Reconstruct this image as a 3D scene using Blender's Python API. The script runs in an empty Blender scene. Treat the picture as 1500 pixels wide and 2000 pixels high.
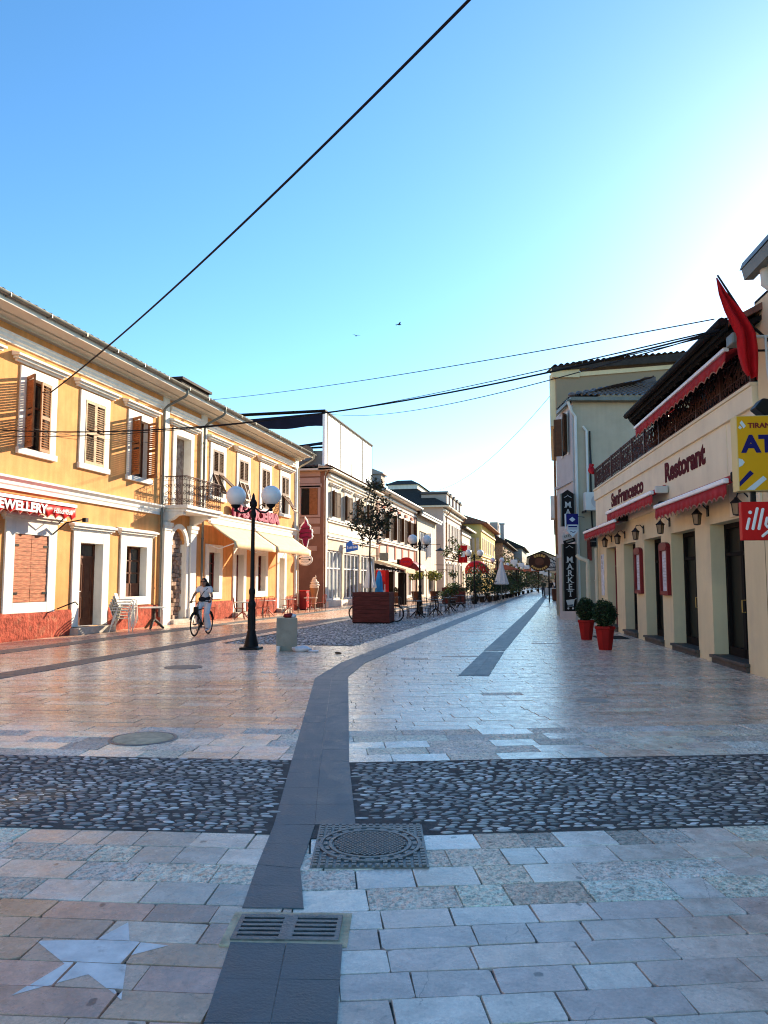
import bpy, math, random
from math import sin, cos, pi, radians as rad, atan2, sqrt
from mathutils import Vector, Matrix, noise
R = random.Random(11)
SC = bpy.context.scene
COL = SC.collection

# ------------------------------------------------------------------ mesh builder
class MB:
    def __init__(s):
        s.v, s.f, s.m, s.tone = [], [], [], None
    def add(s, vs, fs, m=0):
        o = len(s.v)
        s.v.extend(tuple(v) for v in vs)
        s.f.extend(tuple(i + o for i in f) for f in fs)
        s.m.extend([m] * len(fs))
        return s
    def box(s, x0, x1, y0, y1, z0, z1, m=0):
        return s.add([(x0,y0,z0),(x1,y0,z0),(x1,y1,z0),(x0,y1,z0),(x0,y0,z1),(x1,y0,z1),(x1,y1,z1),(x0,y1,z1)],
                     [(0,3,2,1),(4,5,6,7),(0,1,5,4),(1,2,6,5),(2,3,7,6),(3,0,4,7)], m)
    def obx(s, o, ex, ey, ez, a, b, c, d, e, f, m=0):
        o, ex, ey, ez = Vector(o), Vector(ex), Vector(ey), Vector(ez)
        P = lambda x, y, z: o + ex*x + ey*y + ez*z
        return s.add([P(a,c,e),P(b,c,e),P(b,d,e),P(a,d,e),P(a,c,f),P(b,c,f),P(b,d,f),P(a,d,f)],
                     [(0,3,2,1),(4,5,6,7),(0,1,5,4),(1,2,6,5),(2,3,7,6),(3,0,4,7)], m)
    def beam(s, p, q, w, h, m=0):
        p, q = Vector(p), Vector(q)
        d = q - p; L = d.length; d.normalize()
        up = Vector((0,0,1)) if abs(d.z) < .95 else Vector((1,0,0))
        a = d.cross(up).normalized(); b = a.cross(d)
        return s.obx(p, d, a, b, 0, L, -w/2, w/2, -h/2, h/2, m)
    def tube(s, pts, r, n=8, m=0, cap=True):
        pts = [Vector(p) for p in pts]; k = len(pts)
        rs = r if isinstance(r, (list, tuple)) else [r]*k
        vs = []; prev = None
        for i, p in enumerate(pts):
            t = (pts[min(i+1,k-1)] - pts[max(i-1,0)])
            if t.length < 1e-9: t = Vector((0,0,1))
            t.normalize()
            if prev is None:
                a = t.cross(Vector((0,0,1)) if abs(t.z) < .9 else Vector((1,0,0))).normalized()
            else:
                a = (prev - t*prev.dot(t))
                a = a.normalized() if a.length > 1e-6 else t.orthogonal().normalized()
            prev = a; b = t.cross(a)
            for j in range(n):
                an = 2*pi*j/n
                vs.append(p + (a*cos(an) + b*sin(an))*rs[i])
        fs = [(i*n+j, i*n+(j+1)%n, (i+1)*n+(j+1)%n, (i+1)*n+j) for i in range(k-1) for j in range(n)]
        if cap:
            fs.append(tuple(range(n-1,-1,-1))); fs.append(tuple((k-1)*n+j for j in range(n)))
        return s.add(vs, fs, m)
    def lathe(s, prof, n=16, c=(0,0,0), m=0):
        vs = []; k = len(prof)
        for r, z in prof:
            for j in range(n):
                a = 2*pi*j/n
                vs.append((c[0]+max(r,1e-4)*cos(a), c[1]+max(r,1e-4)*sin(a), c[2]+z))
        fs = [(i*n+j, i*n+(j+1)%n, (i+1)*n+(j+1)%n, (i+1)*n+j) for i in range(k-1) for j in range(n)]
        fs.append(tuple(range(n-1,-1,-1))); fs.append(tuple((k-1)*n+j for j in range(n)))
        return s.add(vs, fs, m)
    def prism(s, poly, axis, a, b, m=0):
        n = len(poly)
        if axis == 'x': P = lambda p, d: (d, p[0], p[1])
        elif axis == 'y': P = lambda p, d: (p[0], d, p[1])
        else: P = lambda p, d: (p[0], p[1], d)
        vs = [P(p, a) for p in poly] + [P(p, b) for p in poly]
        fs = [tuple(range(n-1,-1,-1)), tuple(range(n, 2*n))] + [(i, (i+1)%n, n+(i+1)%n, n+i) for i in range(n)]
        return s.add(vs, fs, m)
    def ball(s, c, r, n=14, k=9, m=0, fn=None):
        r = r if isinstance(r, (list, tuple)) else (r, r, r)
        vs = [(c[0], c[1], c[2]-r[2])]
        for i in range(1, k):
            ph = -pi/2 + pi*i/k
            for j in range(n):
                a = 2*pi*j/n
                vs.append((c[0]+r[0]*cos(ph)*cos(a), c[1]+r[1]*cos(ph)*sin(a), c[2]+r[2]*sin(ph)))
        vs.append((c[0], c[1], c[2]+r[2])); T = len(vs)-1
        fs = [(0, 1+(j+1)%n, 1+j) for j in range(n)]
        for i in range(k-2):
            for j in range(n):
                fs.append((1+i*n+j, 1+i*n+(j+1)%n, 1+(i+1)*n+(j+1)%n, 1+(i+1)*n+j))
        fs += [(1+(k-2)*n+j, 1+(k-2)*n+(j+1)%n, T) for j in range(n)]
        return s.add(vs, fs, m)
    def limb(s, p, q, r0, r1, m=0, n=10):
        p, q = Vector(p), Vector(q)
        s.tube([p, p.lerp(q,.33), p.lerp(q,.66), q], [r0, r0*.67+r1*.33, r0*.33+r1*.67, r1], n, m)
        s.ball(p, r0*1.0, n, 6, m); s.ball(q, r1*1.0, n, 6, m)
        return s
    def sheet(s, grid, m=0):            # grid of points, rows x cols
        nr, nc = len(grid), len(grid[0])
        return s.add([p for row in grid for p in row],
                     [(i*nc+j, i*nc+j+1, (i+1)*nc+j+1, (i+1)*nc+j) for i in range(nr-1) for j in range(nc-1)], m)

ORG = [0, 0, 0]
def org(x=0, y=0, z=0): ORG[:] = [x, y, z]

def part(name, mb, mats, parent=None, smooth=None, bevel=0, label=None, kind=None, recalc=True, solid=0, stuff=False):
    me = bpy.data.meshes.new(name)
    me.from_pydata([(x-ORG[0], y-ORG[1], z-ORG[2]) for x, y, z in mb.v], [], mb.f)
    if not isinstance(mats, (list, tuple)): mats = [mats]
    for m in mats: me.materials.append(m)
    if len(mats) > 1: me.polygons.foreach_set('material_index', mb.m)
    if mb.tone:
        at = me.attributes.new('tone', 'FLOAT_COLOR', 'FACE')
        at.data.foreach_set('color', [c for t in mb.tone for c in t])
    if recalc:
        import bmesh
        bm = bmesh.new(); bm.from_mesh(me)
        bmesh.ops.recalc_face_normals(bm, faces=bm.faces)
        bm.to_mesh(me); bm.free()
    if smooth is not None:
        me.shade_smooth()
        if smooth < 179: me.set_sharp_from_angle(angle=rad(smooth))
    o = bpy.data.objects.new(name, me); COL.objects.link(o)
    if parent is not None: o.parent = parent
    if solid:
        md = o.modifiers.new('thickness', 'SOLIDIFY'); md.thickness = solid; md.offset = 0
    if bevel:
        md = o.modifiers.new('edges', 'BEVEL'); md.width = bevel; md.segments = 2; md.limit_method = 'ANGLE'; md.angle_limit = rad(40)
    if label: o['label'] = label
    if kind: o['kind'] = kind
    return o

def thing(name, label, cat, loc=(0,0,0), rotz=0, group=None):
    o = bpy.data.objects.new(name, None); COL.objects.link(o)
    o.location = loc; o.rotation_euler = (0, 0, rotz); o.empty_display_size = .2
    o['label'] = label; o['category'] = cat
    if group: o['group'] = group
    return o
def tag(o, label, cat, group=None):
    o['label'] = label; o['category'] = cat
    if group: o['group'] = group
    return o
def copy_tree(o, parent=None):
    c = o.copy(); COL.objects.link(c)
    if parent is not None: c.parent = parent
    for ch in list(o.children): copy_tree(ch, c)
    return c
def relabel(o, loc, rotz, label):
    o.location = loc; o.rotation_euler = (0,0,rotz); o['label'] = label
    return o

_dg = None
def text(mb, body, size, o, ex, ey, depth=.01, m=0, width=None, align='LEFT', bold=0, shear=0):
    cu = bpy.data.curves.new('t', 'FONT'); cu.body = body; cu.size = size; cu.align_x = align
    cu.offset = bold; cu.shear = shear; cu.resolution_u = 3
    ob = bpy.data.objects.new('t', cu); COL.objects.link(ob)
    dg = bpy.context.evaluated_depsgraph_get()
    me = bpy.data.meshes.new_from_object(ob.evaluated_get(dg))
    bpy.data.objects.remove(ob); bpy.data.curves.remove(cu)
    o, ex, ey = Vector(o), Vector(ex).normalized(), Vector(ey).normalized()
    en = ex.cross(ey)
    xs = [v.co.x for v in me.vertices]
    k = 1
    if width and xs: k = width / (max(xs)-min(xs))
    base = [v.co.copy() for v in me.vertices]; n = len(base)
    vs = [o + ex*(b.x*k) + ey*b.y for b in base] + [o + ex*(b.x*k) + ey*b.y + en*depth for b in base]
    fs = []; ed = {}
    for p in me.polygons:
        vv = list(p.vertices); fs.append(tuple(reversed(vv))); fs.append(tuple(i+n for i in vv))
        for a, b in zip(vv, vv[1:]+vv[:1]): ed[(a,b)] = 1
    for a, b in ed:
        if (b,a) not in ed: fs.append((a, b, b+n, a+n))
    mb.add(vs, fs, m)
    bpy.data.meshes.remove(me)
    return mb

# ------------------------------------------------------------------ materials
def mat(name, col, rough=.7, var=.12, scale=2.5, bump=0, bscale=60, metal=0, spec=None, streak=0, col2=None, thr=.6, soft=.12, scale2=.8, emit=0, tone=False, rvar=0, coat=0, stretch=None):
    m = bpy.data.materials.new(name); m.use_nodes = True
    nt = m.node_tree; N = nt.nodes; L = nt.links
    b = N['Principled BSDF']
    b.inputs['Roughness'].default_value = rough; b.inputs['Metallic'].default_value = metal
    if spec is None: spec = .5 if rough < .36 else (.12 if rough >= .4 and not tone else .4)
    b.inputs['Specular IOR Level'].default_value = spec
    if coat: b.inputs['Coat Weight'].default_value = coat
    tc = N.new('ShaderNodeTexCoord'); src = tc.outputs['Object']
    if stretch:
        mp = N.new('ShaderNodeMapping'); mp.inputs['Scale'].default_value = stretch
        L.new(src, mp.inputs['Vector']); src = mp.outputs['Vector']
    n1 = N.new('ShaderNodeTexNoise'); n1.inputs['Scale'].default_value = scale; n1.inputs['Detail'].default_value = 6; n1.inputs['Roughness'].default_value = .6
    L.new(src, n1.inputs['Vector'])
    mr = N.new('ShaderNodeMapRange'); mr.inputs['From Min'].default_value = .3; mr.inputs['From Max'].default_value = .7
    mr.inputs['To Min'].default_value = 1-var; mr.inputs['To Max'].default_value = 1+var
    L.new(n1.outputs['Fac'], mr.inputs['Value'])
    mul = N.new('ShaderNodeMix'); mul.data_type = 'RGBA'; mul.blend_type = 'MULTIPLY'; mul.inputs[0].default_value = 1
    if tone:
        at = N.new('ShaderNodeAttribute'); at.attribute_name = 'tone'
        L.new(at.outputs['Color'], mul.inputs[6])
    else:
        mul.inputs[6].default_value = (*col, 1)
    if col2 is not None:
        n2 = N.new('ShaderNodeTexNoise'); n2.inputs['Scale'].default_value = scale2; n2.inputs['Detail'].default_value = 8; n2.inputs['Roughness'].default_value = .65
        L.new(src, n2.inputs['Vector'])
        m2 = N.new('ShaderNodeMapRange'); m2.inputs['From Min'].default_value = thr-soft; m2.inputs['From Max'].default_value = thr+soft
        L.new(n2.outputs['Fac'], m2.inputs['Value'])
        mx = N.new('ShaderNodeMix'); mx.data_type = 'RGBA'
        mx.inputs[7].default_value = (*col2, 1)
        if tone: L.new(at.outputs['Color'], mx.inputs[6])
        else: mx.inputs[6].default_value = (*col, 1)
        L.new(m2.outputs['Result'], mx.inputs[0]); L.new(mx.outputs[2], mul.inputs[6])
    fac = mr.outputs['Result']
    if streak:          # rain streaks and faded patches of old render
        mp2 = N.new('ShaderNodeMapping'); mp2.inputs['Scale'].default_value = (5, 5, .35); L.new(tc.outputs['Object'], mp2.inputs['Vector'])
        n4 = N.new('ShaderNodeTexNoise'); n4.inputs['Scale'].default_value = 1; n4.inputs['Detail'].default_value = 5; L.new(mp2.outputs[0], n4.inputs['Vector'])
        m4 = N.new('ShaderNodeMapRange'); m4.inputs['From Min'].default_value = .35; m4.inputs['From Max'].default_value = .7; m4.inputs['To Min'].default_value = 1+streak*.3; m4.inputs['To Max'].default_value = 1-streak
        L.new(n4.outputs['Fac'], m4.inputs['Value'])
        mm4 = N.new('ShaderNodeMath'); mm4.operation = 'MULTIPLY'; L.new(fac, mm4.inputs[0]); L.new(m4.outputs[0], mm4.inputs[1]); fac = mm4.outputs[0]
    L.new(fac, mul.inputs[7])
    L.new(mul.outputs[2], b.inputs['Base Color'])
    if emit:
        L.new(mul.outputs[2], b.inputs['Emission Color']); b.inputs['Emission Strength'].default_value = emit
    if rvar:
        r2 = N.new('ShaderNodeMapRange'); r2.inputs['From Min'].default_value = .3; r2.inputs['From Max'].default_value = .7
        r2.inputs['To Min'].default_value = max(rough-rvar, .03); r2.inputs['To Max'].default_value = rough+rvar
        L.new(n1.outputs['Fac'], r2.inputs['Value']); L.new(r2.outputs['Result'], b.inputs['Roughness'])
    if bump:
        n3 = N.new('ShaderNodeTexNoise'); n3.inputs['Scale'].default_value = bscale; n3.inputs['Detail'].default_value = 4
        L.new(src, n3.inputs['Vector'])
        bp = N.new('ShaderNodeBump'); bp.inputs['Strength'].default_value = bump; bp.inputs['Distance'].default_value = .02
        L.new(n3.outputs['Fac'], bp.inputs['Height']); L.new(bp.outputs['Normal'], b.inputs['Normal'])
    return m

M = {}
def mk(k, *a, **kw): M[k] = mat(k, *a, **kw)
mk('orange_plaster', (.72,.305,.105), .9, .16, 1.3, .3, 45, col2=(.66,.36,.14), thr=.58, soft=.2, scale2=.9, streak=.16)
mk('white_trim', (.80,.76,.68), .75, .07, 2, .1, 50, col2=(.62,.56,.47), thr=.66, soft=.14, scale2=2, streak=.10)
mk('soffit', (.66,.60,.50), .8, .08, 1.5)
mk('red_plinth', (.31,.066,.040), .95, .45, 7, 1.4, 14, col2=(.44,.20,.12), thr=.66, soft=.1, scale2=3)
mk('shutter_brown', (.30,.125,.05), .6, .25, 8, .1, 60)
mk('shutter_pale', (.50,.33,.20), .65, .25, 8, .1, 60)  # paler brown, used for one closed pair of leaves
mk('shutter_dark', (.115,.052,.026), .6, .25, 8)
mk('plank_red', (.32,.085,.042), .6, .45, 3, .1, 40, col2=(.46,.22,.11), thr=.55, soft=.15, scale2=5, stretch=(1,1.2,9))
mk('door_brown', (.12,.045,.025), .4, .25, 5)
mk('door_red', (.13,.02,.018), .4, .2, 5)
mk('glass_dark', (.018,.02,.022), .06, .1, 1, spec=.6)
mk('dark', (.012,.011,.010), .9, .1, 2)
mk('interior', (.05,.04,.035), .9, .2, 1)
mk('gutter_metal', (.17,.17,.15), .45, .15, 3, metal=.3)
mk('pipe_brown', (.20,.10,.05), .5, .15, 3)
mk('roof_tile', (.23,.10,.065), .85, .35, 5, .5, 12, col2=(.12,.07,.05), thr=.55, soft=.2, scale2=2)
mk('roof_dark', (.045,.038,.034), .8, .3, 5, .5, 10)
mk('tile_glazed', (.085,.06,.058), .38, .3, 9, .1, 30)
mk('iron_black', (.012,.012,.013), .4, .2, 6, .1, 40)
mk('iron_brown', (.075,.034,.028), .5, .3, 6)
mk('stone', (.46,.42,.36), .85, .18, 4, .4, 25, col2=(.30,.25,.2), thr=.6, soft=.15, scale2=3)
mk('rubble', (.36,.26,.20), .95, .45, 5, 1.0, 9, col2=(.22,.13,.09), thr=.55, soft=.1, scale2=4)
mk('concrete', (.33,.30,.24), .9, .2, 6, .35, 45, col2=(.20,.20,.165), thr=.6, soft=.15, scale2=3)
mk('awning_cream', (.74,.55,.33), .85, .1, 3, .1, 12)
mk('awning_red', (.38,.028,.033), .8, .18, 3, .1, 20)
mk('awning_edge', (.42,.20,.15), .8, .1)
mk('white_metal', (.80,.80,.80), .35, .04)
mk('white_paint', (.80,.79,.77), .5, .06)
mk('pink_sign', (.30,.018,.065), .45, .15, 4)
mk('pink_light', (.36,.03,.09), .45, .1)
mk('brown_wall', (.25,.135,.095), .9, .13, 1.2, .2, 40, col2=(.19,.105,.08), thr=.6, soft=.2)
mk('pink_band', (.44,.31,.26), .85, .08, 1.5)
mk('cream_wall', (.66,.55,.42), .9, .09, 1.0, .15, 40, col2=(.56,.45,.34), thr=.64, soft=.15, streak=.12)
mk('pale_wall', (.62,.50,.43), .9, .08, .8, .12, 30, col2=(.52,.41,.35), thr=.64, soft=.15)
mk('grey_pink_wall', (.42,.33,.285), .9, .08, .8)
mk('yellow_wall', (.68,.50,.17), .9, .1, 1)
mk('terracotta', (.42,.135,.085), .85, .12, 2)
mk('frosted', (.72,.71,.67), .35, .03, .6)
mk('navy_cloth', (.012,.014,.03), .8, .2, 2)
mk('shop_glass', (.30,.32,.31), .08, .3, .7, spec=.7)
mk('shop_glass_dark', (.06,.07,.07), .06, .3, .7, spec=.7)
mk('blue_sign', (.03,.13,.50), .45, .08)
mk('blue_dark', (.015,.02,.14), .45, .08)
mk('blue_cloth', (.02,.17,.42), .75, .15)
mk('red_bright', (.55,.012,.012), .45, .08)
mk('red_flag', (.42,.008,.012), .7, .12, 6)
mk('red_pot', (.30,.012,.010), .5, .18, 5, .05, 40)
mk('globe_white', (.78,.76,.74), .25, .04, 3, spec=.5)
mk('planter_wood', (.15,.034,.026), .6, .35, 3, .2, 30, col2=(.09,.022,.018), thr=.55, soft=.12, scale2=4, stretch=(1,1,7))
mk('soil', (.05,.035,.025), .95, .3, 8, .8, 30)
mk('bark', (.10,.07,.05), .9, .3, 8, .6, 30)
mk('beige_wall', (.74,.60,.365), .88, .07, .9, .1, 50, col2=(.62,.51,.33), thr=.64, soft=.14, streak=.05)
mk('beige_fascia', (.83,.72,.51), .85, .05, .9, .06, 50, col2=(.68,.58,.42), thr=.66, soft=.14, streak=.04)
mk('olive_wall', (.47,.40,.30), .9, .1, .9, .2, 40, col2=(.43,.36,.255), thr=.6, soft=.2, streak=.07)
mk('tan_wall', (.36,.27,.175), .9, .13, .8, .2, 40, col2=(.25,.19,.13), thr=.58, soft=.2)
mk('grey_wall', (.45,.44,.43), .9, .1, 1, .15, 40)
mk('sill_dark', (.085,.075,.065), .6, .3, 5, .2, 40)
mk('maroon', (.19,.02,.022), .5, .15)
mk('letter_maroon', (.085,.003,.006), .8, .1)
mk('timber_dark', (.012,.009,.008), .8, .3, 5)
mk('paper', (.62,.62,.66), .5, .3, 9)
mk('amber_glass', (.20,.15,.09), .3, .2, 9)
mk('atm_yellow', (.66,.34,.008), .45, .05)
mk('atm_side', (.66,.52,.22), .5, .05)
mk('sign_navy', (.012,.012,.12), .5, .05)
mk('sign_pale', (.56,.63,.68), .5, .05)
mk('sign_black', (.010,.008,.008), .45, .2)
mk('letter_grey', (.52,.50,.47), .5, .1)
mk('cable_black', (.012,.012,.014), .6, .1)
mk('rubber', (.015,.015,.015), .8, .2)
mk('skin', (.40,.20,.125), .55, .06)
mk('hair', (.012,.008,.007), .5, .3, 20)
mk('cloth_white', (.70,.68,.68), .85, .06, 8, .2, 18)
mk('cloth_black', (.015,.015,.018), .8, .2)
mk('cloth_green', (.05,.06,.04), .8, .2)
mk('denim', (.03,.04,.07), .85, .2)
mk('plastic_white', (.62,.60,.54), .45, .08, 4)
mk('plastic_bag', (.62,.63,.66), .35, .15, 9, .5, 25)
mk('table_dark', (.075,.055,.045), .5, .2)
mk('table_top', (.55,.50,.44), .4, .12)
mk('wire_metal', (.06,.055,.05), .4, .2, metal=.6)
mk('chair_red', (.32,.07,.045), .6, .2)
mk('cast_iron', (.17,.165,.155), .45, .4, 12, .3, 60, metal=.4, rvar=.12, spec=.5)
mk('pit_shade', (.006,.006,.006), .9)
mk('cover_concrete', (.58,.48,.32), .85, .3, 9, .5, 50)
mk('slate', (.098,.116,.122), .5, .30, 5, .3, 70, spec=.4, col2=(.16,.165,.16), thr=.62, soft=.12, scale2=1.6, rvar=.12)
mk('grout', (.085,.082,.078), .95, .3, 8)
mk('mortar', (.10,.094,.088), .9, .35, 7, .6, 60)
mk('star_white', (.82,.79,.74), .5, .2, 9, .2, 60, col2=(.55,.50,.46), thr=.64, soft=.05, scale2=8)
mk('hill_green', (.045,.05,.022), .95, .5, .05, 0)
mk('ac_white', (.62,.62,.58), .5, .08)
mk('cream_pipe', (.60,.52,.38), .55, .08)
mk('rust_pipe', (.20,.04,.03), .6, .2)
mk('cone_brown', (.33,.17,.08), .6, .15, 5)
mk('cone_cream', (.70,.60,.48), .5, .08)
mk('coffee_brown', (.05,.02,.012), .5, .2)
mk('gold', (.55,.34,.10), .5, .15)
mk('bird', (.05,.05,.06), .8)
mk('red_rim', (.45,.03,.03), .5)

def stone_mat(name, rough, rvar, bump, bscale, coarse=0):
    m = mat(name, (1,1,1), rough, .12, 9, bump, bscale, tone=True, rvar=rvar)
    nt = m.node_tree; N = nt.nodes; L = nt.links; b = N['Principled BSDF']
    tc = [n for n in N if n.type == 'TEX_COORD'][0]; src = tc.outputs['Object']
    def noise_(scale, detail=6, r=.6, dist=0):
        n = N.new('ShaderNodeTexNoise'); n.inputs['Scale'].default_value = scale; n.inputs['Detail'].default_value = detail; n.inputs['Roughness'].default_value = r; n.inputs['Distortion'].default_value = dist
        L.new(src, n.inputs['Vector']); return n.outputs['Fac']
    def rng(v, a, c, lo, hi):
        n = N.new('ShaderNodeMapRange'); n.inputs['From Min'].default_value = a; n.inputs['From Max'].default_value = c; n.inputs['To Min'].default_value = lo; n.inputs['To Max'].default_value = hi
        L.new(v, n.inputs['Value']); return n.outputs[0]
    def mul_(x, y):
        n = N.new('ShaderNodeMath'); n.operation = 'MULTIPLY'; L.new(x, n.inputs[0]); L.new(y, n.inputs[1]); return n.outputs[0]
    # grain, cloudy veins, dirt patches, gum spots and hairline cracks that belong to the stone
    f = rng(noise_(70, 4, .7), .3, .7, .80, 1.18)
    f = mul_(f, rng(noise_(3.2, 9, .74, 1.4), .34, .70, .72, 1.20))
    f = mul_(f, rng(noise_(17, 7, .75, .6), .56, .70, 1.0, .55 if coarse else .66))
    vo = N.new('ShaderNodeTexVoronoi'); vo.inputs['Scale'].default_value = 4.2
    wp = N.new('ShaderNodeVectorMath'); wp.operation = 'ADD'; nz = N.new('ShaderNodeTexNoise'); nz.inputs['Scale'].default_value = 14; L.new(src, nz.inputs['Vector'])
    sc_ = N.new('ShaderNodeVectorMath'); sc_.operation = 'SCALE'; sc_.inputs['Scale'].default_value = .06; L.new(nz.outputs['Color'], sc_.inputs[0]); L.new(src, wp.inputs[0]); L.new(sc_.outputs[0], wp.inputs[1])
    L.new(wp.outputs[0], vo.inputs['Vector'])
    f = mul_(f, rng(vo.outputs['Distance'], .075, .10, .34, 1))
    ve = N.new('ShaderNodeTexVoronoi'); ve.feature = 'DISTANCE_TO_EDGE'; ve.inputs['Scale'].default_value = 2.1; L.new(wp.outputs[0], ve.inputs['Vector'])
    crack = rng(ve.outputs['Distance'], .0, .006, .0, 1); gate = rng(noise_(1.3, 2), .55, .60, 1, 0)
    mx_ = N.new('ShaderNodeMath'); mx_.operation = 'MAXIMUM'; L.new(crack, mx_.inputs[0]); L.new(gate, mx_.inputs[1])
    f = mul_(f, rng(mx_.outputs[0], 0, 1, .45, 1))
    if coarse:
        f = mul_(f, rng(noise_(34, 5, .7, .8), .40, .52, .58, 1.20))
    old = b.inputs['Base Color'].links[0].from_socket
    mx = N.new('ShaderNodeMix'); mx.data_type = 'RGBA'; mx.blend_type = 'MULTIPLY'; mx.inputs[0].default_value = 1
    L.new(old, mx.inputs[6]); L.new(f, mx.inputs[7]); L.new(mx.outputs[2], b.inputs['Base Color'])
    if coarse:      # strongly weathered, pitted stone
        bp = [n for n in N if n.type == 'BUMP'][0]; bp.inputs['Distance'].default_value = .06
    return m
mk('door_glass', (.008,.008,.008), .35, .1, 1, spec=.10)
M['paver'] = stone_mat('paver', .27, .10, .08, 30)
M['paver_rough'] = stone_mat('paver_rough', .48, .1, 1.0, 20, 1)
M['pebble'] = mat('pebble', (1,1,1), .36, .2, 25, .1, 80, tone=True, rvar=.1)

def leaf_mat(name):
    m = mat(name, (1,1,1), .55, .2, 3, tone=True)
    nt = m.node_tree; N = nt.nodes; L = nt.links; b = N['Principled BSDF']
    tr = N.new('ShaderNodeBsdfTranslucent'); mx = N.new('ShaderNodeMixShader'); mx.inputs[0].default_value = .3
    L.new(b.inputs['Base Color'].links[0].from_socket, tr.inputs['Color'])
    out = N['Material Output']
    L.new(b.outputs[0], mx.inputs[1]); L.new(tr.outputs[0], mx.inputs[2]); L.new(mx.outputs[0], out.inputs['Surface'])
    return m
M['leaf'] = leaf_mat('leaf')
# ------------------------------------------------------------------ camera, sky, sun
YAW, PITCH, EYE = rad(12.54), math.atan(137/1500), 1.55
cam = bpy.data.cameras.new('camera'); cam.lens = 27.0; cam.sensor_width = 36; cam.sensor_fit = 'AUTO'
cam.clip_start = .05; cam.clip_end = 3000
co = bpy.data.objects.new('camera', cam); COL.objects.link(co)
co.location = (0, 0, EYE); co.rotation_euler = (pi/2 + PITCH, 0, YAW)
SC.camera = co

SUN_AZ, SUN_EL = rad(25), rad(19.5)         # azimuth clockwise from the street's direction (+Y)
w = bpy.data.worlds.new('World'); SC.world = w; w.use_nodes = True
nt = w.node_tree; bg = nt.nodes['Background']
sky = nt.nodes.new('ShaderNodeTexSky'); sky.sky_type = 'NISHITA'; sky.sun_disc = False
sky.sun_elevation = SUN_EL; sky.sun_rotation = SUN_AZ
sky.altitude = 10; sky.air_density = 1.0; sky.dust_density = 0.25; sky.ozone_density = 3.2
hs = nt.nodes.new('ShaderNodeHueSaturation'); hs.inputs['Saturation'].default_value = 1.17
mu = nt.nodes.new('ShaderNodeMix'); mu.data_type = 'RGBA'; mu.blend_type = 'MULTIPLY'; mu.inputs[0].default_value = 1; mu.inputs[7].default_value = (.99, 1.035, 1.0, 1)
nt.links.new(sky.outputs[0], hs.inputs['Color']); nt.links.new(hs.outputs[0], mu.inputs[6]); nt.links.new(mu.outputs[2], bg.inputs['Color']); bg.inputs['Strength'].default_value = .084
sd = Vector((sin(SUN_AZ)*cos(SUN_EL), cos(SUN_AZ)*cos(SUN_EL), sin(SUN_EL)))
sun = bpy.data.lights.new('sun', 'SUN'); sun.energy = 4.1; sun.angle = rad(.5); sun.color = (1, .84, .62)
so = bpy.data.objects.new('sun', sun); COL.objects.link(so)
so.rotation_euler = (-sd).to_track_quat('-Z', 'Y').to_euler(); so.location = (60, 60, 60)
SC.view_settings.view_transform = 'Standard'; SC.view_settings.look = 'None'
SC.view_settings.gamma = 1; SC.view_settings.exposure = 1.88
SC.cycles.filter_width = 1.15
SC.cycles.max_bounces = 6; SC.cycles.diffuse_bounces = 4; SC.cycles.glossy_bounces = 3
SC.cycles.sample_clamp_indirect = 4; SC.cycles.use_denoising = True

# ------------------------------------------------------------------ ground
def clip(poly, hp):                # hp: (nx,ny,c) keeps nx*x+ny*y<=c
    for nx, ny, c in hp:
        out = []
        n = len(poly)
        for i in range(n):
            p, q = poly[i], poly[(i+1) % n]
            dp, dq = nx*p[0]+ny*p[1]-c, nx*q[0]+ny*q[1]-c
            if dp <= 0: out.append(p)
            if (dp < 0 < dq) or (dq < 0 < dp):
                t = dp/(dp-dq); out.append((p[0]+(q[0]-p[0])*t, p[1]+(q[1]-p[1])*t))
        poly = out
        if len(poly) < 3: return None
    return poly
def shrink(poly, d):
    cx = sum(p[0] for p in poly)/len(poly); cy = sum(p[1] for p in poly)/len(poly)
    n = len(poly); ln = []
    for i in range(n):
        (ax, ay), (bx_, by_) = poly[i], poly[(i+1) % n]
        ex, ey = bx_-ax, by_-ay; L = sqrt(ex*ex+ey*ey)+1e-9; nx, ny = ey/L, -ex/L
        if nx*(cx-ax)+ny*(cy-ay) > 0: nx, ny = -nx, -ny
        ln.append((nx, ny, nx*ax+ny*ay-d))
    out = []
    for i in range(n):
        a, b = ln[i-1], ln[i]; det = a[0]*b[1]-a[1]*b[0]
        x, y = poly[i]; q = None
        if abs(det) > .12: q = ((a[2]*b[1]-a[1]*b[2])/det, (a[0]*b[2]-a[2]*b[0])/det)
        if q is None or (q[0]-x)**2+(q[1]-y)**2 > (4*d)**2 or (cx-x)**2+(cy-y)**2 < (2.5*d)**2:
            dx, dy = cx-x, cy-y; L = sqrt(dx*dx+dy*dy)+1e-6; k = min(.45, 1.35*d/L); q = (x+dx*k, y+dy*k)
        out.append(q)
    return out
def line_hp(a, b, side):           # half-plane left (side=1) or right (side=-1) of a->b
    dx, dy = b[0]-a[0], b[1]-a[1]; nx, ny = dy*side, -dx*side
    L = sqrt(nx*nx+ny*ny); nx /= L; ny /= L
    return (nx, ny, nx*a[0]+ny*a[1])
FW = (-sin(YAW), cos(YAW))
BAND_A, BAND_B = (-1.0, 2.7), (-3.62, 12.3)
near = (FW[0], FW[1], 12.4); far = (-FW[0], -FW[1], -12.4)
g_base = MB().box(-60, 60, -12, 800, -.5, -.014)
part('ground', g_base, M['grout'], kind='structure')

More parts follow.
